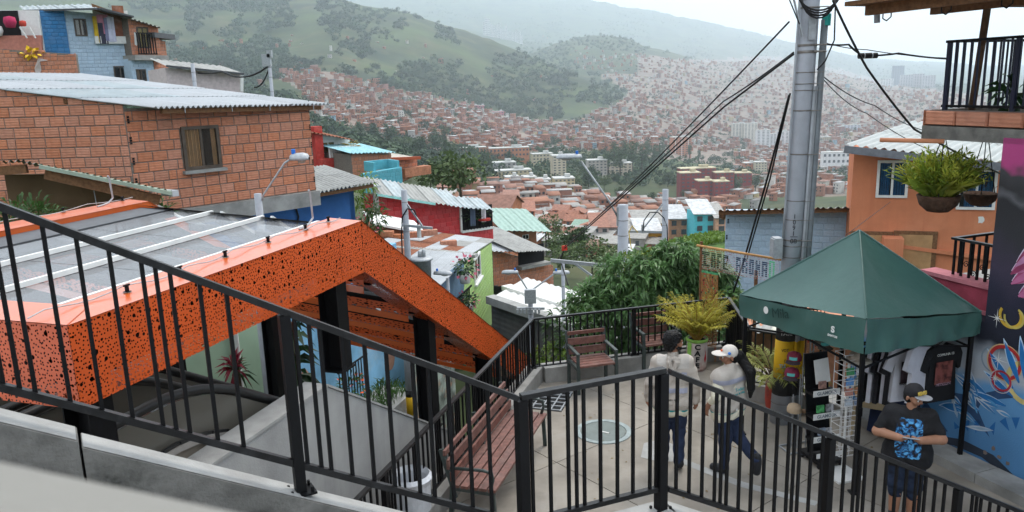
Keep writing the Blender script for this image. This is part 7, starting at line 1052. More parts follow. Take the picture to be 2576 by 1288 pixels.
def spiky(label, px, py, w_, n, L_, mat, name='cordyline'):
    s_, z_ = fe.pl(px, py, w_); t = thing(name, label, 'plant', fe.P+fe.u*s_+fe.n*w_+Vector((0, 0, z_))); d = rdir(n, .55); leafmesh('leaves', np.zeros((n, 3)), d, RNG.uniform(.6, 1., n)*L_, mat, t, .13, .25, .1); part('stem', X['stem'], t, lambda b: b.tube([(0, 0, -1.2), (0, 0, .05)], .03, 6)); return t
spiky('red and dark green spiky cordyline before the mint wall', 590, 925, 4.3, 34, .5, X['leaf_r']); spiky('dark spiky leaves of the cordyline clump', 600, 935, 4.25, 26, .42, X['leaf_d'])
s_, z_ = fe.pl(740, 900, 4.35); t = thing('drooping_leaf_plant', 'dark plant with long drooping leaves by the mint wall', 'plant', fe.P+fe.u*s_+fe.n*4.35+Vector((0, 0, z_))); C_ = []; D_ = []
for k in range(70): z = random.uniform(-.9, .75); a = random.uniform(0, 6.28); C_.append((0, 0, z)); D_.append((math.cos(a), math.sin(a), random.uniform(-.5, .4)))
leafmesh('leaves', C_, D_, RNG.uniform(.35, .6, 70), X['leaf_d'], t, .26, .35, .15); part('stem', X['stem'], t, lambda b: b.tube([(0, 0, -2), (0, 0, .7)], .04, 6))
s_, z_ = fe.pl(945, 1000, 4.0); o = fe.thing('planter_bed', 'bed of long green grass behind a low black rail', 'planter'); part('box', X['conc_l'], o, lambda b: b.box((s_, 3.9, z_-.35), (1.8, .9, .5))); N_ = 420; leafmesh('grass', np.c_[RNG.uniform(s_-.85, s_+.85, N_), RNG.uniform(3.5, 4.3, N_), np.full(N_, z_-.1)], rdir(N_, 1.3)*np.array([.7, .7, 1]), RNG.uniform(.25, .5, N_), X['leaf'], o, .07, .35, .05, 'stuff'); part('rail', X['black'], o, lambda b: [b.box((s_-.6+k*.12, 4.5, z_+.35), (.02, .02, .8)) for k in range(10)]+[b.box((s_, 4.5, z_+.75), (1.3, .03, .03))])
s_, z_ = fe.pl(1031, 990, 3.3); o = fe.thing('striped_post', 'grey post with yellow and black base under the canopy', 'post'); part('shaft', X['pole'], o, lambda b: b.tube([(s_, 3.3, z_+.1), (s_, 3.3, z_+2)], .09, 12), True); part('band', X['pyel'], o, lambda b: b.tube([(s_, 3.3, z_-.5), (s_, 3.3, z_-.06)], .094, 12), True); part('band', X['pblk'], o, lambda b: b.tube([(s_, 3.3, z_-.06), (s_, 3.3, z_+.1)], .094, 12), True); part('foot', X['pole'], o, lambda b: b.tube([(s_, 3.3, z_-2), (s_, 3.3, z_-.5)], .09, 12))
o = fe.thing('red_flowers', 'orange red flowers growing below the blue mural', 'shrub'); s_, z_ = fe.pl(880, 985, 4.6); P, d = bush_pts(160, (s_, 4.6, z_), (.45, .3, .45), .2); leafmesh('foliage', P, d, np.full(160, .14), X['leaf'], o, .4, .2, .1, 'stuff'); P, d = bush_pts(26, (s_, 4.55, z_+.05), (.42, .32, .42), .8); leafmesh('blooms', P, d, np.full(26, .1), clay((.7, .1, .03), 'red_bloom'), o, .9, 0, .1, 'stuff')
# ================================================================ people
def sdf_mesh(prims, vox, name, mat, parent, disp=None):
    lo = np.min([np.minimum(p[0], p[1])-max(p[2], p[3]) for p in prims], 0)-.04; hi = np.max([np.maximum(p[0], p[1])+max(p[2], p[3]) for p in prims], 0)+.04; n = np.ceil((hi-lo)/vox).astype(int)+1; D = np.full(n, .5, np.float32); gx = [lo[i]+np.arange(n[i])*vox for i in range(3)]
    for p in prims:
        a, b, ra, rb, k = np.asarray(p[0], float), np.asarray(p[1], float), p[2], p[3], p[4]; mg = k*1.2+vox*3; i0 = np.maximum(((np.minimum(a-ra, b-rb)-mg-lo)/vox).astype(int), 0); i1 = np.minimum(((np.maximum(a+ra, b+rb)+mg-lo)/vox).astype(int)+2, n); sl = tuple(slice(i0[i], i1[i]) for i in range(3))
        g = np.stack(np.meshgrid(*[gx[i][sl[i]] for i in range(3)], indexing='ij'), -1); ba = b-a; L2 = max(ba@ba, 1e-9); q = g-a
        if len(p) > 5: e = np.asarray(p[5]); d = (np.linalg.norm(q/e, axis=-1)-1)*e.min()
        else: t = np.clip((q@ba)/L2, 0, 1); d = np.linalg.norm(q-t[..., None]*ba, axis=-1)-(ra+(rb-ra)*t)
        o_ = D[sl]; h = np.clip(.5+.5*(o_-d)/k, 0, 1); D[sl] = o_*(1-h)+d*h-k*h*(1-h)
    if disp is not None: g = np.stack(np.meshgrid(*gx, indexing='ij'), -1); near = np.abs(D) < .06; D[near] += disp(g[near]).astype(np.float32)
    S = D < 0; c = np.zeros(n-1, int); cor = [(i, j, k) for i in (0, 1) for j in (0, 1) for k in (0, 1)]
    for i, j, k in cor: c += S[i:n[0]-1+i, j:n[1]-1+j, k:n[2]-1+k]
    act = (c > 0) & (c < 8); ids = -np.ones(n-1, int); I = np.argwhere(act); ids[act] = np.arange(len(I)); acc = np.zeros((len(I), 3)); cnt_ = np.zeros(len(I))
    for a_ in cor:
        for ax_ in range(3):
            if a_[ax_]: continue
            b_ = list(a_); b_[ax_] = 1; da = D[tuple((I+a_).T)]; db = D[tuple((I+b_).T)]; cr_ = (da < 0) != (db < 0); t = np.where(cr_, da/(da-db+1e-12), 0); P = I+np.array(a_)[None]+t[:, None]*np.eye(3)[ax_][None]; acc += P*cr_[:, None]; cnt_ += cr_
    V = lo+acc/cnt_[:, None]*vox; Q = []
    for ax_ in range(3):
        u, w = (ax_+1) % 3, (ax_+2) % 3; sA = [slice(0, n[i]) for i in range(3)]; sB = list(sA); sA[ax_] = slice(0, n[ax_]-1); sB[ax_] = slice(1, n[ax_]); ch = S[tuple(sA)] != S[tuple(sB)]; E = np.argwhere(ch); E = E[(E[:, u] > 0) & (E[:, w] > 0) & (E[:, u] < n[u]-1) & (E[:, w] < n[w]-1)]; eu, ew_ = np.eye(3, dtype=int)[u], np.eye(3, dtype=int)[w]
        q = np.stack([ids[tuple((E-eu-ew_).T)], ids[tuple((E-ew_).T)], ids[tuple(E.T)], ids[tuple((E-eu).T)]], 1); ins = S[tuple(E.T)]; q[~ins] = q[~ins][:, ::-1]; Q.append(q)
    Q = np.concatenate(Q); return npmesh(name, V, Q[(Q >= 0).all(1)], mat, parent, True)
def C_(a, b, ra, rb=None, k=.03): return (np.asarray(a, float), np.asarray(b, float), ra, rb if rb is not None else ra, k)
def EL(c, e, k=.02): return (np.asarray(c, float), np.asarray(c, float), max(e), max(e), k, e)
def overlay(src, name, mat, cond, off, parent):
    me = src.data; V = np.empty(len(me.vertices)*3, np.float32); me.vertices.foreach_get('co', V); V = V.reshape(-1, 3); Nn = np.array([v.normal[:] for v in me.vertices]); Q = np.array([p.vertices[:] for p in me.polygons]); keep = np.array([cond(c) for c in V[Q].mean(1)]); Q = Q[keep]
    if not len(Q): return None
    u, inv = np.unique(Q, return_inverse=True); return npmesh(name, V[u]+Nn[u]*off, inv.reshape(Q.shape), mat, parent, True)
SKIN = pm('skin', (.3, .14, .085), .55, .12, 8, .05, 80, spec=.4); SKIN_L = pm('skin_lighter', (.36, .18, .11), .55, .12, 8, .05, 80, spec=.4); HAIR = pm('black_hair', (.008, .0075, .008), .55, .4, 30, .4, 90, spec=.2); DENIM = pm('dark_denim', (.016, .026, .06), .85, .3, 8, .3, 120); SHOE = pm('dark_shoe', (.02, .021, .025), .6, .3, 12, .2)
def hand(w, d, nrm, S, curl, side):
    """wrist w, finger direction d, palm normal nrm; five separate fingers"""
    d, nrm = Vector(d).normalized(), Vector(nrm).normalized(); sd = d.cross(nrm).normalized()*side; w = Vector(w); out = [C_(w-d*.01*S, w+d*.05*S, .02*S, .026*S, .012), C_(w+d*.03*S+sd*.016*S, w+d*.055*S+sd*.016*S, .017*S, k=.01), C_(w+d*.03*S-sd*.016*S, w+d*.055*S-sd*.016*S, .017*S, k=.01)]
    for i, (o_, L_) in enumerate(((.026, .036), (.009, .042), (-.009, .04), (-.025, .032))):
        p = w+d*.066*S+sd*o_*S; a = .25*curl
        for j in range(3): q = p+(d*math.cos(a)+nrm*math.sin(a))*L_*S*(.45, .33, .27)[j]*1.05; out.append(C_(p, q, .0088*S*(1-.1*j), .0082*S*(1-.1*j), .003)); p = q; a += .75*curl
    p = w+d*.012*S+sd*.024*S; q = p+(d*.6+sd*.75+nrm*.35).normalized()*.032*S; out += [C_(p, q, .0115*S, .0095*S, .006), C_(q, q+(d*.85+sd*.25+nrm*.4*curl).normalized()*.028*S, .0095*S, .008*S, .003)]
    return out
def person(label, loc, rz, H, J, skin, top, bottom, sleeves=1., headrot=(0, 0), fat=1., shoe=SHOE, shorts=False, hands=None, hair=None, vest=False):
    """J joints in units of H; the figure faces local -y"""
    t = thing('person', label, 'person', loc, rz); v = lambda k: np.array(J[k])*H; f = fat*H; B = []
    torso = lambda g: [C_((-.055*H, .0, .52*H), (.055*H, 0, .52*H), .075*f+g, k=.05), C_((-.05*H, -.002*H, .6*H), (.05*H, -.002*H, .6*H), .068*f+g, k=.05), C_((-.06*H, .0, .7*H), (.06*H, 0, .7*H), .07*f+g, k=.05), C_((-.075*H, .004*H, .77*H), (.075*H, .004*H, .77*H), .055*f+g, k=.05)]
    def arm(s, g, upto): e, w_, sh = v('el'+s), v('wr'+s), v('sh'+s); r = [C_(sh, sh+(e-sh)*min(1, upto*2 if upto < .5 else 1), .037*f+g, .03*f+g, .03)]; return r+([C_(e, e+(w_-e)*((upto-.5)*2), .029*f+g, .021*f+g, .015)] if upto > .5 else [])
    def leg(s, g, z=1.): hp, kn, an = v('hp'+s), v('kn'+s), v('an'+s); return [C_(hp, kn, .06*f+g, .041*f+g, .03)]+([C_(kn, kn+(an-kn)*z, .04*f+g, .026*f+g, .02)] if z > 0 else [])
    B += torso(0); 
    for s in 'LR':
        B += arm(s, 0, 1); B += leg(s, 0); a_, to = v('an'+s), v('to'+s); B.append(C_(a_, to, .024*H, .018*H, .015))
        B += hand(v('wr'+s), J['hd'+s][0], J['hd'+s][1], H/1.7*1.05, J['hd'+s][2], J['hd'+s][3])
    ya, pi_ = headrot; pv_ = np.array([0, .005, .87])*H; R_ = np.array(Matrix.Rotation(ya, 3, 'Z') @ Matrix.Rotation(pi_, 3, 'X')); hp_ = lambda p: pv_+R_@(np.array(p)*H-pv_)
    B += [C_((0, .008*H, .8*H), hp_((0, .0, .89)), .034*H*fat**.5, .031*H, .02), C_(hp_((0, .012, .947)), hp_((0, -.004, .945)), .047*H, k=.02), C_(hp_((0, -.018, .915)), hp_((0, -.022, .897)), .036*H, .024*H, .02), C_(hp_((-.016, -.034, .912)), hp_((.016, -.034, .912)), .022*H, k=.015), C_(hp_((0, -.052, .93)), hp_((0, -.066, .912)), .006*H, .009*H, .008), C_(hp_((-.011, -.058, .911)), hp_((.011, -.058, .911)), .0055*H, k=.004), C_(hp_((-.014, -.051, .896)), hp_((.014, -.051, .896)), .006*H, k=.004), C_(hp_((-.025, -.048, .938)), hp_((.025, -.048, .938)), .0075*H, k=.008)]
    for s in (-1, 1): B.append(C_(hp_((s*.049, .004, .93)), hp_((s*.05, .008, .913)), .011*H, .008*H, .004))
    part_b = sdf_mesh(B, .0065, 'body', skin, t)
    for s in (-1, 1):
        for nm, r, y, m_ in (('eye', .0075, -.0535, X['white']), ('pupil', .0042, -.0588, X['ink'])): part(nm, m_, t, lambda b: b.ball(hp_((s*.019, y, .926)), r*H, 8, 6), True)
        part('eyebrow', HAIR, t, lambda b: b.tube([hp_((s*.009, -.0565, .9385)), hp_((s*.02, -.0565, .941)), hp_((s*.031, -.05, .938))], [.0022*H, .003*H, .0015*H], 5))
    part('lips', pm('lips', (.28, .09, .07), .5), t, lambda b: b.tube([hp_((x, -.0565+abs(x)*.25, .8965)) for x in (-.014, -.005, .005, .014)], [.001*H, .0032*H, .0032*H, .001*H], 6), True)
    fold = lambda g: .004*np.sin(g[:, 2]*46+g[:, 0]*21+np.sin(g[:, 0]*17)*2)+.003*np.sin(g[:, 0]*38+g[:, 2]*17+g[:, 1]*29)
    T = torso(.014*H/1.7+.006)+[C_((-.06*H, .0, .49*H), (.06*H, 0, .49*H), .075*f+.014, k=.04)]
    if sleeves > 0: T += arm('L', .012, sleeves)+arm('R', .012, sleeves)
    else: T += [C_(v('sh'+s), v('sh'+s)+(v('el'+s)-v('sh'+s))*.12, .04*f+.012, k=.03) for s in 'LR']
    T.append(C_((0, .012*H, .8*H), (0, .008*H, .845*H), .042*H, .037*H, .02)); tp_ = sdf_mesh(T, .0085, 'top', top, t, fold)
    Bt = [C_((-.05*H, 0, .52*H), (.05*H, 0, .52*H), .079*f+.004, k=.05), C_((-.045*H, 0, .49*H), (.045*H, 0, .49*H), .082*f, k=.04)]+leg('L', .016, .35 if shorts else 1)+leg('R', .016, .35 if shorts else 1); sdf_mesh(Bt, .009, 'trousers' if not shorts else 'shorts', bottom, t, fold)
    for s in 'LR': a_, to = v('an'+s), v('to'+s); sdf_mesh([C_(a_+[0, 0, -.005], to, .034*H, .026*H, .02), C_(a_*.7+to*.3, to*1.0, .03*H, .027*H, .02), C_(a_, a_+[0, 0, .03*H], .03*H, .028*H, .01)], .009, 'shoe', shoe, t)
    return t, hp_, tp_, H
dn = (0, .05, -1)
def stand(**k):
    J = dict(shL=(.105, .006, .795), shR=(-.105, .006, .795), elL=(.15, .01, .64), elR=(-.15, .01, .64), wrL=(.155, -.03, .5), wrR=(-.155, -.03, .5), hpL=(.05, 0, .5), hpR=(-.05, 0, .5), knL=(.055, -.01, .28), knR=(-.055, -.01, .28), anL=(.055, .01, .045), anR=(-.055, .01, .045), toL=(.062, -.09, .02), toR=(-.062, -.09, .02), hdL=((0, -.1, -1), (-1, 0, 0), .8, -1), hdR=((0, -.1, -1), (1, 0, 0), .8, 1)); J.update(k); return J
BEIGE = pm('beige_jacket_cloth', (.47, .42, .37), .85, .1, 5, .3, 60); VEST = pm('beige_vest_cloth', (.5, .455, .405), .85, .12, 5, .3, 60); REFL = pm('lilac_reflective_strip', (.33, .34, .43), .5, .12, 8, .05, spec=.6); TEAL = pm('teal_trim', (.02, .3, .32), .7); CREAM = pm('cream_shirt', (.72, .68, .54), .85, .08, 5, .2, 50)
# man seen from behind (faces away, head turned right)
pm_ = atz(1688, 1172, 0); J = stand(elL=(.155, .02, .64), wrL=(.165, -.02, .505), elR=(-.155, .03, .64), wrR=(-.165, .0, .5), knL=(.055, -.03, .28), knR=(-.05, .0, .28), anR=(-.05, .07, .06), toR=(-.055, -.0, .02), anL=(.05, -.02, .045), toL=(.058, -.11, .02))
t, hp_, tp_, H = person('man seen from behind in beige reflective jacket and jeans with curly dark hair', pm_, math.radians(172), 1.74, J, SKIN, BEIGE, DENIM, 1., (math.radians(-62), .05), .96)
crl = lambda g: .009*np.sin(g[:, 0]*95+2*np.sin(g[:, 2]*60))*np.sin(g[:, 1]*90+2*np.sin(g[:, 0]*55))*np.sin(g[:, 2]*100+2*np.sin(g[:, 1]*50))
sdf_mesh([C_(hp_((0, .022, .958)), hp_((0, .0, .962)), .056*H, .052*H, .02), C_(hp_((0, .035, .935)), hp_((0, .03, .9)), .048*H, .04*H, .02), C_(hp_((.03, .012, .93)), hp_((-.03, .012, .93)), .03*H, k=.02)], .0065, 'hair', HAIR, t, crl); sdf_mesh([C_(hp_((-.02, -.035, .888)), hp_((.02, -.035, .888)), .018*H, k=.01), C_(hp_((.036, -.01, .9)), hp_((.03, -.025, .89)), .012*H, k=.01), C_(hp_((-.036, -.01, .9)), hp_((-.03, -.025, .89)), .012*H, k=.01)], .006, 'beard', HAIR, t)
overlay(tp_, 'reflective_strip', REFL, lambda c: c[1] > .02 and 1.235 < c[2]-.1*abs(abs(c[0])-.1)*0 < 1.285 and .045 < abs(c[0]) < .16, .006, t); overlay(tp_, 'reflective_strip', REFL, lambda c: c[1] > .02 and 1.02 < c[2] < 1.075 and abs(c[0]) < .17, .006, t); overlay(tp_, 'hem_trim', TEAL, lambda c: c[2] < .80 and c[2] > .775, .006, t); overlay(tp_, 'shoulder_yoke', pm('pale_yoke', (.5, .46, .42), .8), lambda c: c[2] > 1.32 and abs(c[0]) > .06 and abs(c[0]) < .19, .006, t)
sdf_mesh([C_((-.05, .1, 1.44), (.05, .1, 1.44), .03, k=.02), C_((-.045, .125, 1.4), (0, .135, 1.24), .032, .02, .02), C_((.045, .125, 1.4), (0, .135, 1.24), .032, .02, .02)], .008, 'hood', BEIGE, t, lambda g: .005*np.sin(g[:, 0]*90)); text('MEDELLIN', .035, X['ink'], t, (.03, .146, .93), (math.pi/2, 0, math.pi)); text('TODOS POR LA VIDA', .022, TEAL, t, (.03, .146, .9), (math.pi/2, 0, math.pi)); sdf_mesh([C_((-.06*H, 0, .45*H), (.06*H, 0, .45*H), .072*H, k=.04)], .012, 'shirt_hem', CREAM, t)
# woman walking, seen from behind, head turned left
pw_ = atz(1826, 1185, 0); J = stand(elL=(.15, .02, .65), wrL=(.14, -.08, .52), elR=(-.16, .02, .65), wrR=(-.17, -.05, .51), hpL=(.055, 0, .5), knL=(.05, .03, .29), anL=(.045, .02, .045), toL=(.05, -.08, .02), knR=(-.06, .05, .29), anR=(-.06, .24, .17), toR=(-.06, .24, .08), hdR=((0, -.2, -1), (1, 0, 0), .8, 1))
t, hp_, tp_, H = person('woman walking in beige vest, white cap and black ponytail seen from behind', pw_, math.radians(212), 1.6, J, SKIN, CREAM, DENIM, .72, (math.radians(62), .02), .96)
VS = lambda g: [C_((-.06*H, .0, .56*H), (.06*H, 0, .56*H), .076*H+g, k=.05), C_((-.055*H, 0, .65*H), (.055*H, 0, .65*H), .075*H+g, k=.05), C_((-.07*H, .0, .76*H), (.07*H, 0, .76*H), .064*H+g, k=.05), C_((-.1*H, .006*H, .795*H), (.1*H, .006*H, .795*H), .036*H+g, k=.03), C_((0, .012*H, .8*H), (0, .01*H, .85*H), .05*H, .042*H, .02)]
vt = sdf_mesh(VS(.034), .008, 'vest', VEST, t, lambda g: .004*np.sin(g[:, 2]*40+g[:, 0]*25)); overlay(vt, 'reflective_strip', REFL, lambda c: c[1] > .0 and 1.19 < c[2] < 1.245, .005, t); overlay(vt, 'hem_trim', TEAL, lambda c: .79 < c[2] < .83, .005, t); text('Todos', .06, TEAL, t, (0, .176, 1.12), (math.pi/2, 0, math.pi)); text('por la vida', .04, TEAL, t, (0, .176, 1.07), (math.pi/2, 0, math.pi))
CAPW = pm('cap_off_white', (.62, .57, .52), .8, .08, 6, .15, 60); sdf_mesh([C_(hp_((0, .01, .958)), hp_((0, .0, .96)), .055*H, .054*H, .02)], .007, 'cap', CAPW, t); sdf_mesh([EL(hp_((0, -.075, .952)), np.array([.045, .045, .008])*H), EL(hp_((0, -.055, .955)), np.array([.05, .05, .009])*H)], .006, 'cap_visor', CAPW, t); part('cap_badge', pm('blue_badge', (.05, .2, .6)), t, lambda b: b.ball(hp_((.052, -.015, .965)), .012*H, 8, 6)); part('cap_badge', clay((.7, .12, .04), 'red_badge'), t, lambda b: b.ball(hp_((0, -.055, .975)), .009*H, 8, 6))
PT = np.array([hp_((0, .1, .89))[0]*1.05, .2, .82*H])
sdf_mesh([C_(hp_((0, .045, .945)), hp_((0, .075, .93)), .024*H, .034*H, .02), C_(hp_((0, .075, .93)), hp_((0, .1, .89)), .034*H, .036*H, .02), C_(hp_((0, .1, .89)), PT, .036*H, .036*H, .02), C_(PT, PT+[.0, .02, -.12*H], .036*H, .026*H, .02), C_(PT+[0, .02, -.12*H], PT+[.01, .02, -.19*H], .026*H, .01*H, .02), C_(hp_((0, .02, .93)), hp_((0, .03, .905)), .046*H, .038*H, .02)], .0075, 'hair', HAIR, t, lambda g: .004*np.sin(g[:, 0]*140+g[:, 1]*130))
for s in (-1, 1): part('badge_clip', X['white'], t, lambda b: b.box((s*.04-.02, .152, .865), (.022, .012, .035)))
# boy with phone
pb_ = atz(2268, 1308, 0); J = stand(shL=(.115, .0, .8), shR=(-.115, 0, .8), elL=(.195, -.03, .655), elR=(-.195, -.03, .655), wrL=(.06, -.165, .685), wrR=(-.06, -.165, .685), hdL=((-.75, -.45, .3), (0, .5, 1), 1.1, 1), hdR=((.75, -.45, .3), (0, .5, 1), 1.1, -1))
BT = pm('black_tee', (.014, .014, .016), .85, .2, 6, .25, 60); t, hp_, tp_, H = person('boy in black T shirt and KING cap looking away while holding a phone', pb_, math.radians(-24), 1.53, J, SKIN_L, BT, pm('navy_shorts', (.014, .024, .05), .85, .3, 8, .2, 80), .36, (math.radians(48), .16), 1.18, shorts=True)
PR = pm('blue_print', (.03, .16, .42), .7, .1, 3, 0); n = PR.node_tree.nodes; Lk = PR.node_tree.links; tcn = n.new('ShaderNodeTexCoord'); nzn = n.new('ShaderNodeTexNoise'); nzn.inputs['Scale'].default_value = 11; nzn.inputs['Detail'].default_value = 3; nzn.inputs['Distortion'].default_value = 2.5; Lk.new(tcn.outputs['Object'], nzn.inputs['Vector']); rpn = n.new('ShaderNodeValToRGB'); rpn.color_ramp.elements[0].position = .42; rpn.color_ramp.elements[0].color = (.012, .012, .016, 1); rpn.color_ramp.elements[1].position = .62; rpn.color_ramp.elements[1].color = (.12, .42, .75, 1); e = rpn.color_ramp.elements.new(.5); e.color = (.02, .12, .32, 1); Lk.new(nzn.outputs['Fac'], rpn.inputs[0]); Lk.new(rpn.outputs[0], n['Principled BSDF'].inputs['Base Color'])
overlay(tp_, 'shirt_print', PR, lambda c: c[1] < -.03 and abs(c[0]+.01) < .125 and .79 < c[2] < 1.21 and (c[0]/.13)**4+((c[2]-1.0)/.22)**4 < 1, .004, t)
CAPB = pm('black_cap', (.02, .019, .022), .75, .15, 6, .15, 60); sdf_mesh([C_(hp_((0, .01, .962)), hp_((0, .0, .97)), .057*H, .055*H, .02)], .007, 'cap', CAPB, t); sdf_mesh([EL(hp_((0, -.07, .958)), np.array([.056, .058, .0075])*H)], .006, 'cap_brim', pm('grey_brim', (.33, .34, .36), .7), t); sdf_mesh([C_(hp_((0, .02, .935)), hp_((0, .02, .915)), .05*H, .046*H, .01)], .007, 'hair', HAIR, t)
k_ = text('KING', .05, pm('gold_thread', (.6, .42, .08), .5), t, hp_((0, -.0555, .981)), (math.pi/2-.25+.18, 0, math.radians(48)), bold=.003, ext=.004); part('phone', pm('phone_glass', (.3, .33, .36), .2, .1, 5, 0), None, lambda b: b.box((0, 0, 0), (.15, .075, .01))); ph = bpy.data.objects['phone']; Rm = Matrix.Rotation(math.radians(-24), 3, 'Z'); ph.location = pb_+Rm @ Vector((0, -.2*H, .705*H)); ph.rotation_euler = (-.5, 0, math.radians(-24)); tag(ph, 'pale phone held in both hands by the boy', 'phone')
# person under the canopy at the lower left
pq_ = fe.P+fe.u*-7.85+fe.n*1.2+Vector((0, 0, 1.2)); t, hp_, tp_, H = person('person in dark jacket half hidden under the canopy edge', pq_, math.radians(40), 1.55, stand(), SKIN, pm('dark_jacket', (.015, .016, .022), .8, .3, 6, .2), DENIM, 1., (0, .2), 1.05); sdf_mesh([C_(hp_((0, .018, .955)), hp_((0, .02, .93)), .055*H, .05*H, .02)], .009, 'hair', HAIR, t, crl)
# ================================================================ souvenir stall
WIRE = pm('white_wire', (.62, .62, .62), .5, .05, 5, 0); sp_ = aty(2108, 1030, 8.75); sp_ = atz(2118, 1195, 0); spn = thing('postcard_spinner', 'white wire postcard spinner rack half filled with cards', 'rack', sp_, .25)
part('pole', X['white'], spn, lambda b: b.tube([(0, 0, 0), (0, 0, 1.5)], .014, 10)); part('base', X['white'], spn, lambda b: b.box((0, 0, .012), (.36, .36, .024)))
part('wire_frame', WIRE, spn, lambda b: ([b.tube([(sx*.125, sy*.09, .3), (sx*.125, sy*.09, 1.55)], .004, 5) for sx in (-1, 0, 1) for sy in (-1, 1)], [b.tube([(-.125, -.09, z), (.125, -.09, z), (.125, .09, z), (-.125, .09, z), (-.125, -.09, z)], .004, 5) for z in np.arange(.3, 1.56, .125)], [b.tube([(x0, -.09, z), (x0, -.12, z+.01), (x0+.11, -.12, z+.01), (x0+.11, -.09, z)], .003, 4) for z in np.arange(.3, 1.5, .0625) for x0 in (-.12, .01)]))
pal = [(.05, .25, .1), (.5, .5, .52), (.1, .25, .5), (.25, .28, .26), (.45, .2, .15), (.5, .22, .1), (.45, .5, .6), (.2, .25, .35)]; cn_ = 0
for r in range(4):
    for c in range(2): m_ = pm('postcard_print', pal[cn_], .4, .8, 18, 0, stain=[x*.3 for x in pal[(cn_+3) % 8]], sscale=12, samt=.8); cn_ += 1; o = part('postcard', m_, None, lambda b: b.box((0, 0, 0), (.105, .004, .085))); o.location = sp_+Matrix.Rotation(.25, 3, 'Z') @ Vector((-.065+c*.13, -.112, 1.36-r*.125)); o.rotation_euler = (-.12, 0, .25); tag(o, '%s postcard in row %s of the white wire spinner' % (['left', 'right'][c], ['one', 'two', 'three', 'four'][r]), 'postcard')
o = thing('straw_hat', 'straw hat wrapped in clear plastic on top of the card spinner', 'hat', sp_+Vector((.06, -.05, 1.47)), .3); part('crown', pm('straw', (.3, .25, .2), .8, .3, 20, .3, stain=(.3, .06, .04), sscale=8), o, lambda b: b.lathe([(.09, 0), (.085, .06), (.06, .1), (0, .105)], n=18), True); part('brim', pm('straw_brim', (.42, .38, .32), .7, .2, 20, .2), o, lambda b: b.lathe([(.0, .0), (.09, 0), (.16, -.008), (.165, -.002), (.09, .01)], n=22), True)
ds_ = atz(2072, 1165, 0); dst = thing('display_stand', 'black tiered display stand with GLAMOUR signs', 'stand', ds_, .25); BLK = X['black']
part('back_panel', BLK, dst, lambda b: b.prism([(-.16, .1, .12), (.16, .1, .12), (.16, .26, 1.35), (-.16, .26, 1.35)], (0, .02, 0))); part('base', BLK, dst, lambda b: b.box((0, .05, .08), (.36, .42, .04))); part('caster', X['ink'], dst, lambda b: [b.ball((sx*.15, sy*.17+.05, .03), .03, 8, 6) for sx in (-1, 1) for sy in (-1, 1)])
for k, z in enumerate((.92, .63, .34)):
    part('tray', BLK, dst, lambda b: b.box((0, .03+z*.08, z-.02), (.36, .16, .03))); sg = part('price_sign', X['white'], dst, lambda b: b.box((0, -.055+z*.08, z), (.37, .008, .075))); text('GLAMOUR', .062, pm('sign_grey', (.2, .24, .27), .6), sg, (0, -.061+z*.08, z), ext=.001, sx=.92, bold=.001)
part('price_sign', X['white'], dst, lambda b: b.box((.02, -.08, .15), (.37, .01, .06)))
for k, (x, z, cc) in enumerate(((-.05, .7, (.08, .35, .12)), (-.03, .41, (.25, .3, .38)), (.06, .4, (.4, .4, .42)), (.08, .7, (.3, .3, .32)), (-.02, 1.0, (.35, .2, .16)))): o = part('card_pack', pm('card_pack_print', cc, .4, .7, 20, 0), None, lambda b: b.box((0, 0, 0), (.1, .02, .09))); o.location = ds_+Matrix.Rotation(.25, 3, 'Z') @ Vector((x, .0+z*.08, z)); o.rotation_euler = (-.1, 0, .25); tag(o, ['green card pack on the middle tier of the black stand', 'blue grey card pack on the lowest tier of the black stand', 'pale card pack on the lowest tier of the black stand', 'grey card pack on the middle tier of the black stand', 'brown card pack on the top tier of the black stand'][k], 'cards')
o = part('notice_sheet', X['white'], None, lambda b: b.box((0, 0, 0), (.2, .006, .3))); o.location = ds_+Matrix.Rotation(.25, 3, 'Z') @ Vector((-.0, .13, 1.16)); o.rotation_euler = (-.13, -.08, .25); tag(o, 'white printed notice sheet on the upper part of the black stand', 'notice')
hs_ = atz(2010, 1130, 0); hst = thing('hat_rack', 'bare steel tube hat rack in front of the pole', 'rack', hs_, .25); part('tubes', X['galv'], hst, lambda b: ([b.tube([(x, y, .02), (x, y, z)], .008, 6) for x, y, z in ((-.16, 0, .42), (-.1, .03, .75), (-.03, 0, 1.02), (.03, .04, 1.28), (.09, 0, 1.5), (.16, .03, 1.5))], [b.tube([(x0, .0, z), (x0+.07, .03, z)], .007, 6) for x0, z in ((-.16, .3), (-.1, .55), (-.03, .85), (.03, 1.1), (.09, 1.3), (.03, .5), (.09, .62), (-.1, .2), (.09, .25))])); part('base', X['galv'], hst, lambda b: (b.tube([(-.2, -.1, .015), (.2, -.1, .015), (.2, .14, .015), (-.2, .14, .015), (-.2, -.1, .015)], .012, 6)))
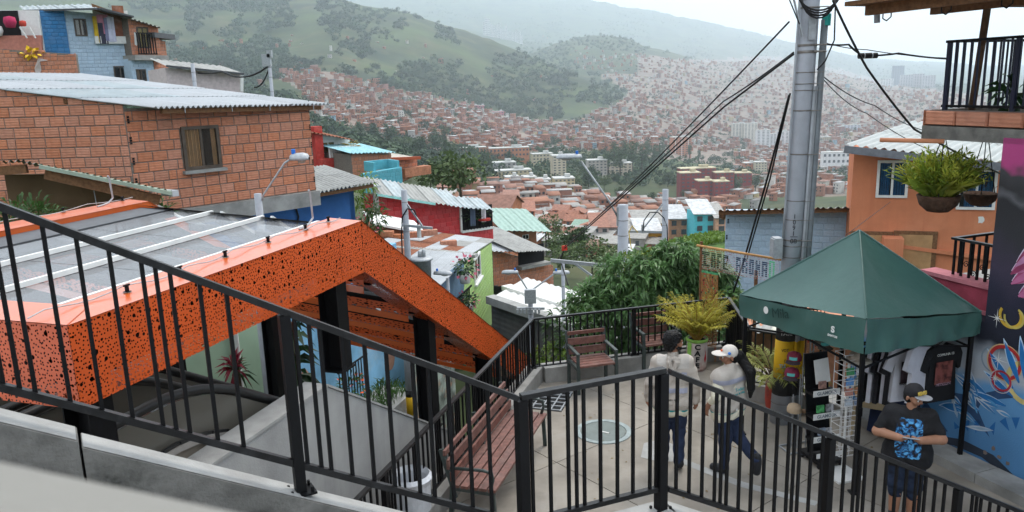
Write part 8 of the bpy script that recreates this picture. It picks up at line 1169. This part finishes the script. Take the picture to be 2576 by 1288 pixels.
def cap(label, p, col, brim, rz_): t = thing('cap', label, 'cap', p, rz_); m_ = pm('cap_cloth', col, .8, .12, 8, .2, 60); part('crown', m_, t, lambda b: b.lathe([(.09, 0), (.092, .04), (.075, .085), (.03, .105), (0, .107)], n=18), True); part('brim', pm('brim_cloth', brim, .8), t, lambda b: b.add([(.09*math.cos(a), .09*math.sin(a), .005) for a in np.linspace(-2.5, -.64, 11)]+[(.1*math.cos(a)*1.05, -.05+.13*math.sin(a), -.01) for a in np.linspace(-2.7, -.44, 11)], [(i, i+1, i+12, i+11) for i in range(10)])); part('patch', pm('teal_patch', (.1, .4, .38)), t, lambda b: b.add([(.094*math.cos(a), .094*math.sin(a), z) for a in np.linspace(-2.1, -1.05, 7) for z in (.02, .06)], [(2*i, 2*i+2, 2*i+3, 2*i+1) for i in range(6)])); return t
cap('upper burgundy cap with teal patch on the hat rack', aty(1998, 905, hs_.y-.05), (.14, .015, .03), (.03, .02, .025), -.5); cap('lower burgundy cap with teal patch on the hat rack', aty(1992, 945, hs_.y-.08), (.16, .015, .04), (.03, .02, .025), -.5); cap('tan felt cap with dark band low on the hat rack', aty(1998, 1035, hs_.y-.08), (.4, .3, .2), (.3, .18, .1), 1.9)
cap('grey cap in the shade at the top of the black stand', aty(2068, 868, 8.9), (.12, .1, .08), (.1, .08, .06), 0)
def tee(label, p, rz_, col, print_=None, s=1.): 
    t = thing('t_shirt', label, 't-shirt', p, rz_); m_ = pm('tee_cloth', col, .85, .1, 4, .2, 30); O_ = [(-.07, 0), (-.2, -.05), (-.3, -.24), (-.21, -.29), (-.17, -.2), (-.19, -.62), (.19, -.62), (.17, -.2), (.21, -.29), (.3, -.24), (.2, -.05), (.07, 0), (0, -.03)]
    part('cloth', m_, t, lambda b: b.prism([(x*s, -.03+.012*math.sin(x*25+z*9), z*s) for x, z in O_], (0, .05, 0))); part('hanger', X['cable'], t, lambda b: b.tube([(-.1, 0, -.02), (0, 0, .03), (0, 0, .08), (.02, 0, .1)], .004, 5))
    if print_: part('print', pm('tee_print', print_, .8, .8, 9, 0, stain=(.02, .02, .03), sscale=9), t, lambda b: b.add([(x*s, -.05, z*s) for x, z in ((-.11, -.18), (-.11, -.42), (.11, -.42), (.11, -.18))], [(0, 1, 2, 3)]))
    return t
for k, (x, y, Y, r_, col, pr, lb) in enumerate([(2190, 868, 9.35, 1.2, (.02, .02, .022), (.05, .25, .08), 'leftmost black T shirt hanging behind the front tent leg'), (2210, 866, 9.3, 1.25, (.6, .6, .66), None, 'first white T shirt hanging from the left'), (2228, 868, 9.25, 1.2, (.02, .02, .025), None, 'black T shirt between two white ones under the tent'), (2246, 866, 9.15, 1.2, (.58, .58, .64), None, 'second white T shirt hanging from the left'), (2262, 870, 9.05, .9, (.015, .015, .018), None, 'wide black T shirt in the middle of the row'), (2288, 866, 8.95, .35, (.6, .6, .65), (.08, .05, .06), 'white T shirt with dark print and COMUNA 13 lettering'), (2318, 862, 8.85, 1.0, (.6, .6, .66), None, 'rightmost white T shirt hanging at the row end'), (2372, 868, 8.95, .5, (.012, .012, .014), (.2, .06, .05), 'black T shirt with red print hung against the mural')]):
    t = tee(lb, aty(x, y-4, Y), r_*.62, col, pr, 1.18)
    if k == 5: text('COMUNA 13', .05, X['ink'], t, (.0, -.056, -.49))
    if k == 7: text('COMUNA 13', .045, X['white'], t, (0, -.056, -.12)); text('MEDELLIN', .05, pm('multi_ink', (.3, .2, .25), .8, .6, 30), t, (0, -.056, -.5))
o = part('hanging_rail', X['black'], None, lambda b: b.tube([aty(2165, 862, 9.45), aty(2345, 852, 8.8), aty(2400, 850, 8.95)], .012, 8)); tag(o, 'black tube rail carrying the hanging T shirts', 'rail')
tbp = atz(2262, 1085, 0); tb_ = thing('stall_table', 'small table under a navy cloth reaching the ground', 'table', tbp, .6); part('cloth', pm('navy_cloth', (.014, .025, .07), .85, .3, 3, .3, 20), tb_, lambda b: b.add([(x*w_, y*d_, z) for z, w_, d_ in ((.02, .34, .26), (.7, .3, .22), (.72, .29, .21)) for x, y in ((-1, -1), (0, -1.08), (1, -1), (1.05, 0), (1, 1), (0, 1), (-1, 1), (-1.05, 0))], [(i, (i+1) % 8, 8+(i+1) % 8, 8+i) for i in range(8)]+[(8+i, 8+(i+1) % 8, 16+(i+1) % 8, 16+i) for i in range(8)]+[tuple(range(16, 24))])); part('table_top', X['wood_raw'], tb_, lambda b: b.box((0, 0, .7), (.5, .36, .02)))
pcp = atz(2192, 1085, 0); pc = thing('plastic_chair', 'beige moulded plastic chair under the tent', 'chair', pcp, 2.6); PL = pm('beige_plastic', (.42, .33, .2), .45, .06, 4, .02, spec=.45); part('seat', PL, pc, lambda b: b.prism([(-.21, -.2, .42), (.21, -.2, .42), (.2, .2, .4), (-.2, .2, .4)], (0, 0, .025)))
for sx in (-1, 1):
    for sy in (-1, 1): part('leg', PL, pc, lambda b: b.prism([(sx*.23-.025, sy*.23-.025, 0), (sx*.23+.025, sy*.23-.025, 0), (sx*.23+.025, sy*.23+.025, 0), (sx*.23-.025, sy*.23+.025, 0)], (-sx*.04, -sy*.04, .42)))
    part('arm', PL, pc, lambda b: b.tube([(sx*.22, -.18, .42), (sx*.24, -.16, .62), (sx*.24, .15, .64), (sx*.2, .22, .6)], .022, 6), True)
part('backrest', PL, pc, lambda b: b.add([(x, .2+.05*z+.06*(1-abs(x)/.2)*.6, .42+z) for x in (-.2, -.1, 0, .1, .2) for z in (0, .42)], [(2*i, 2*i+2, 2*i+3, 2*i+1) for i in range(4)]))
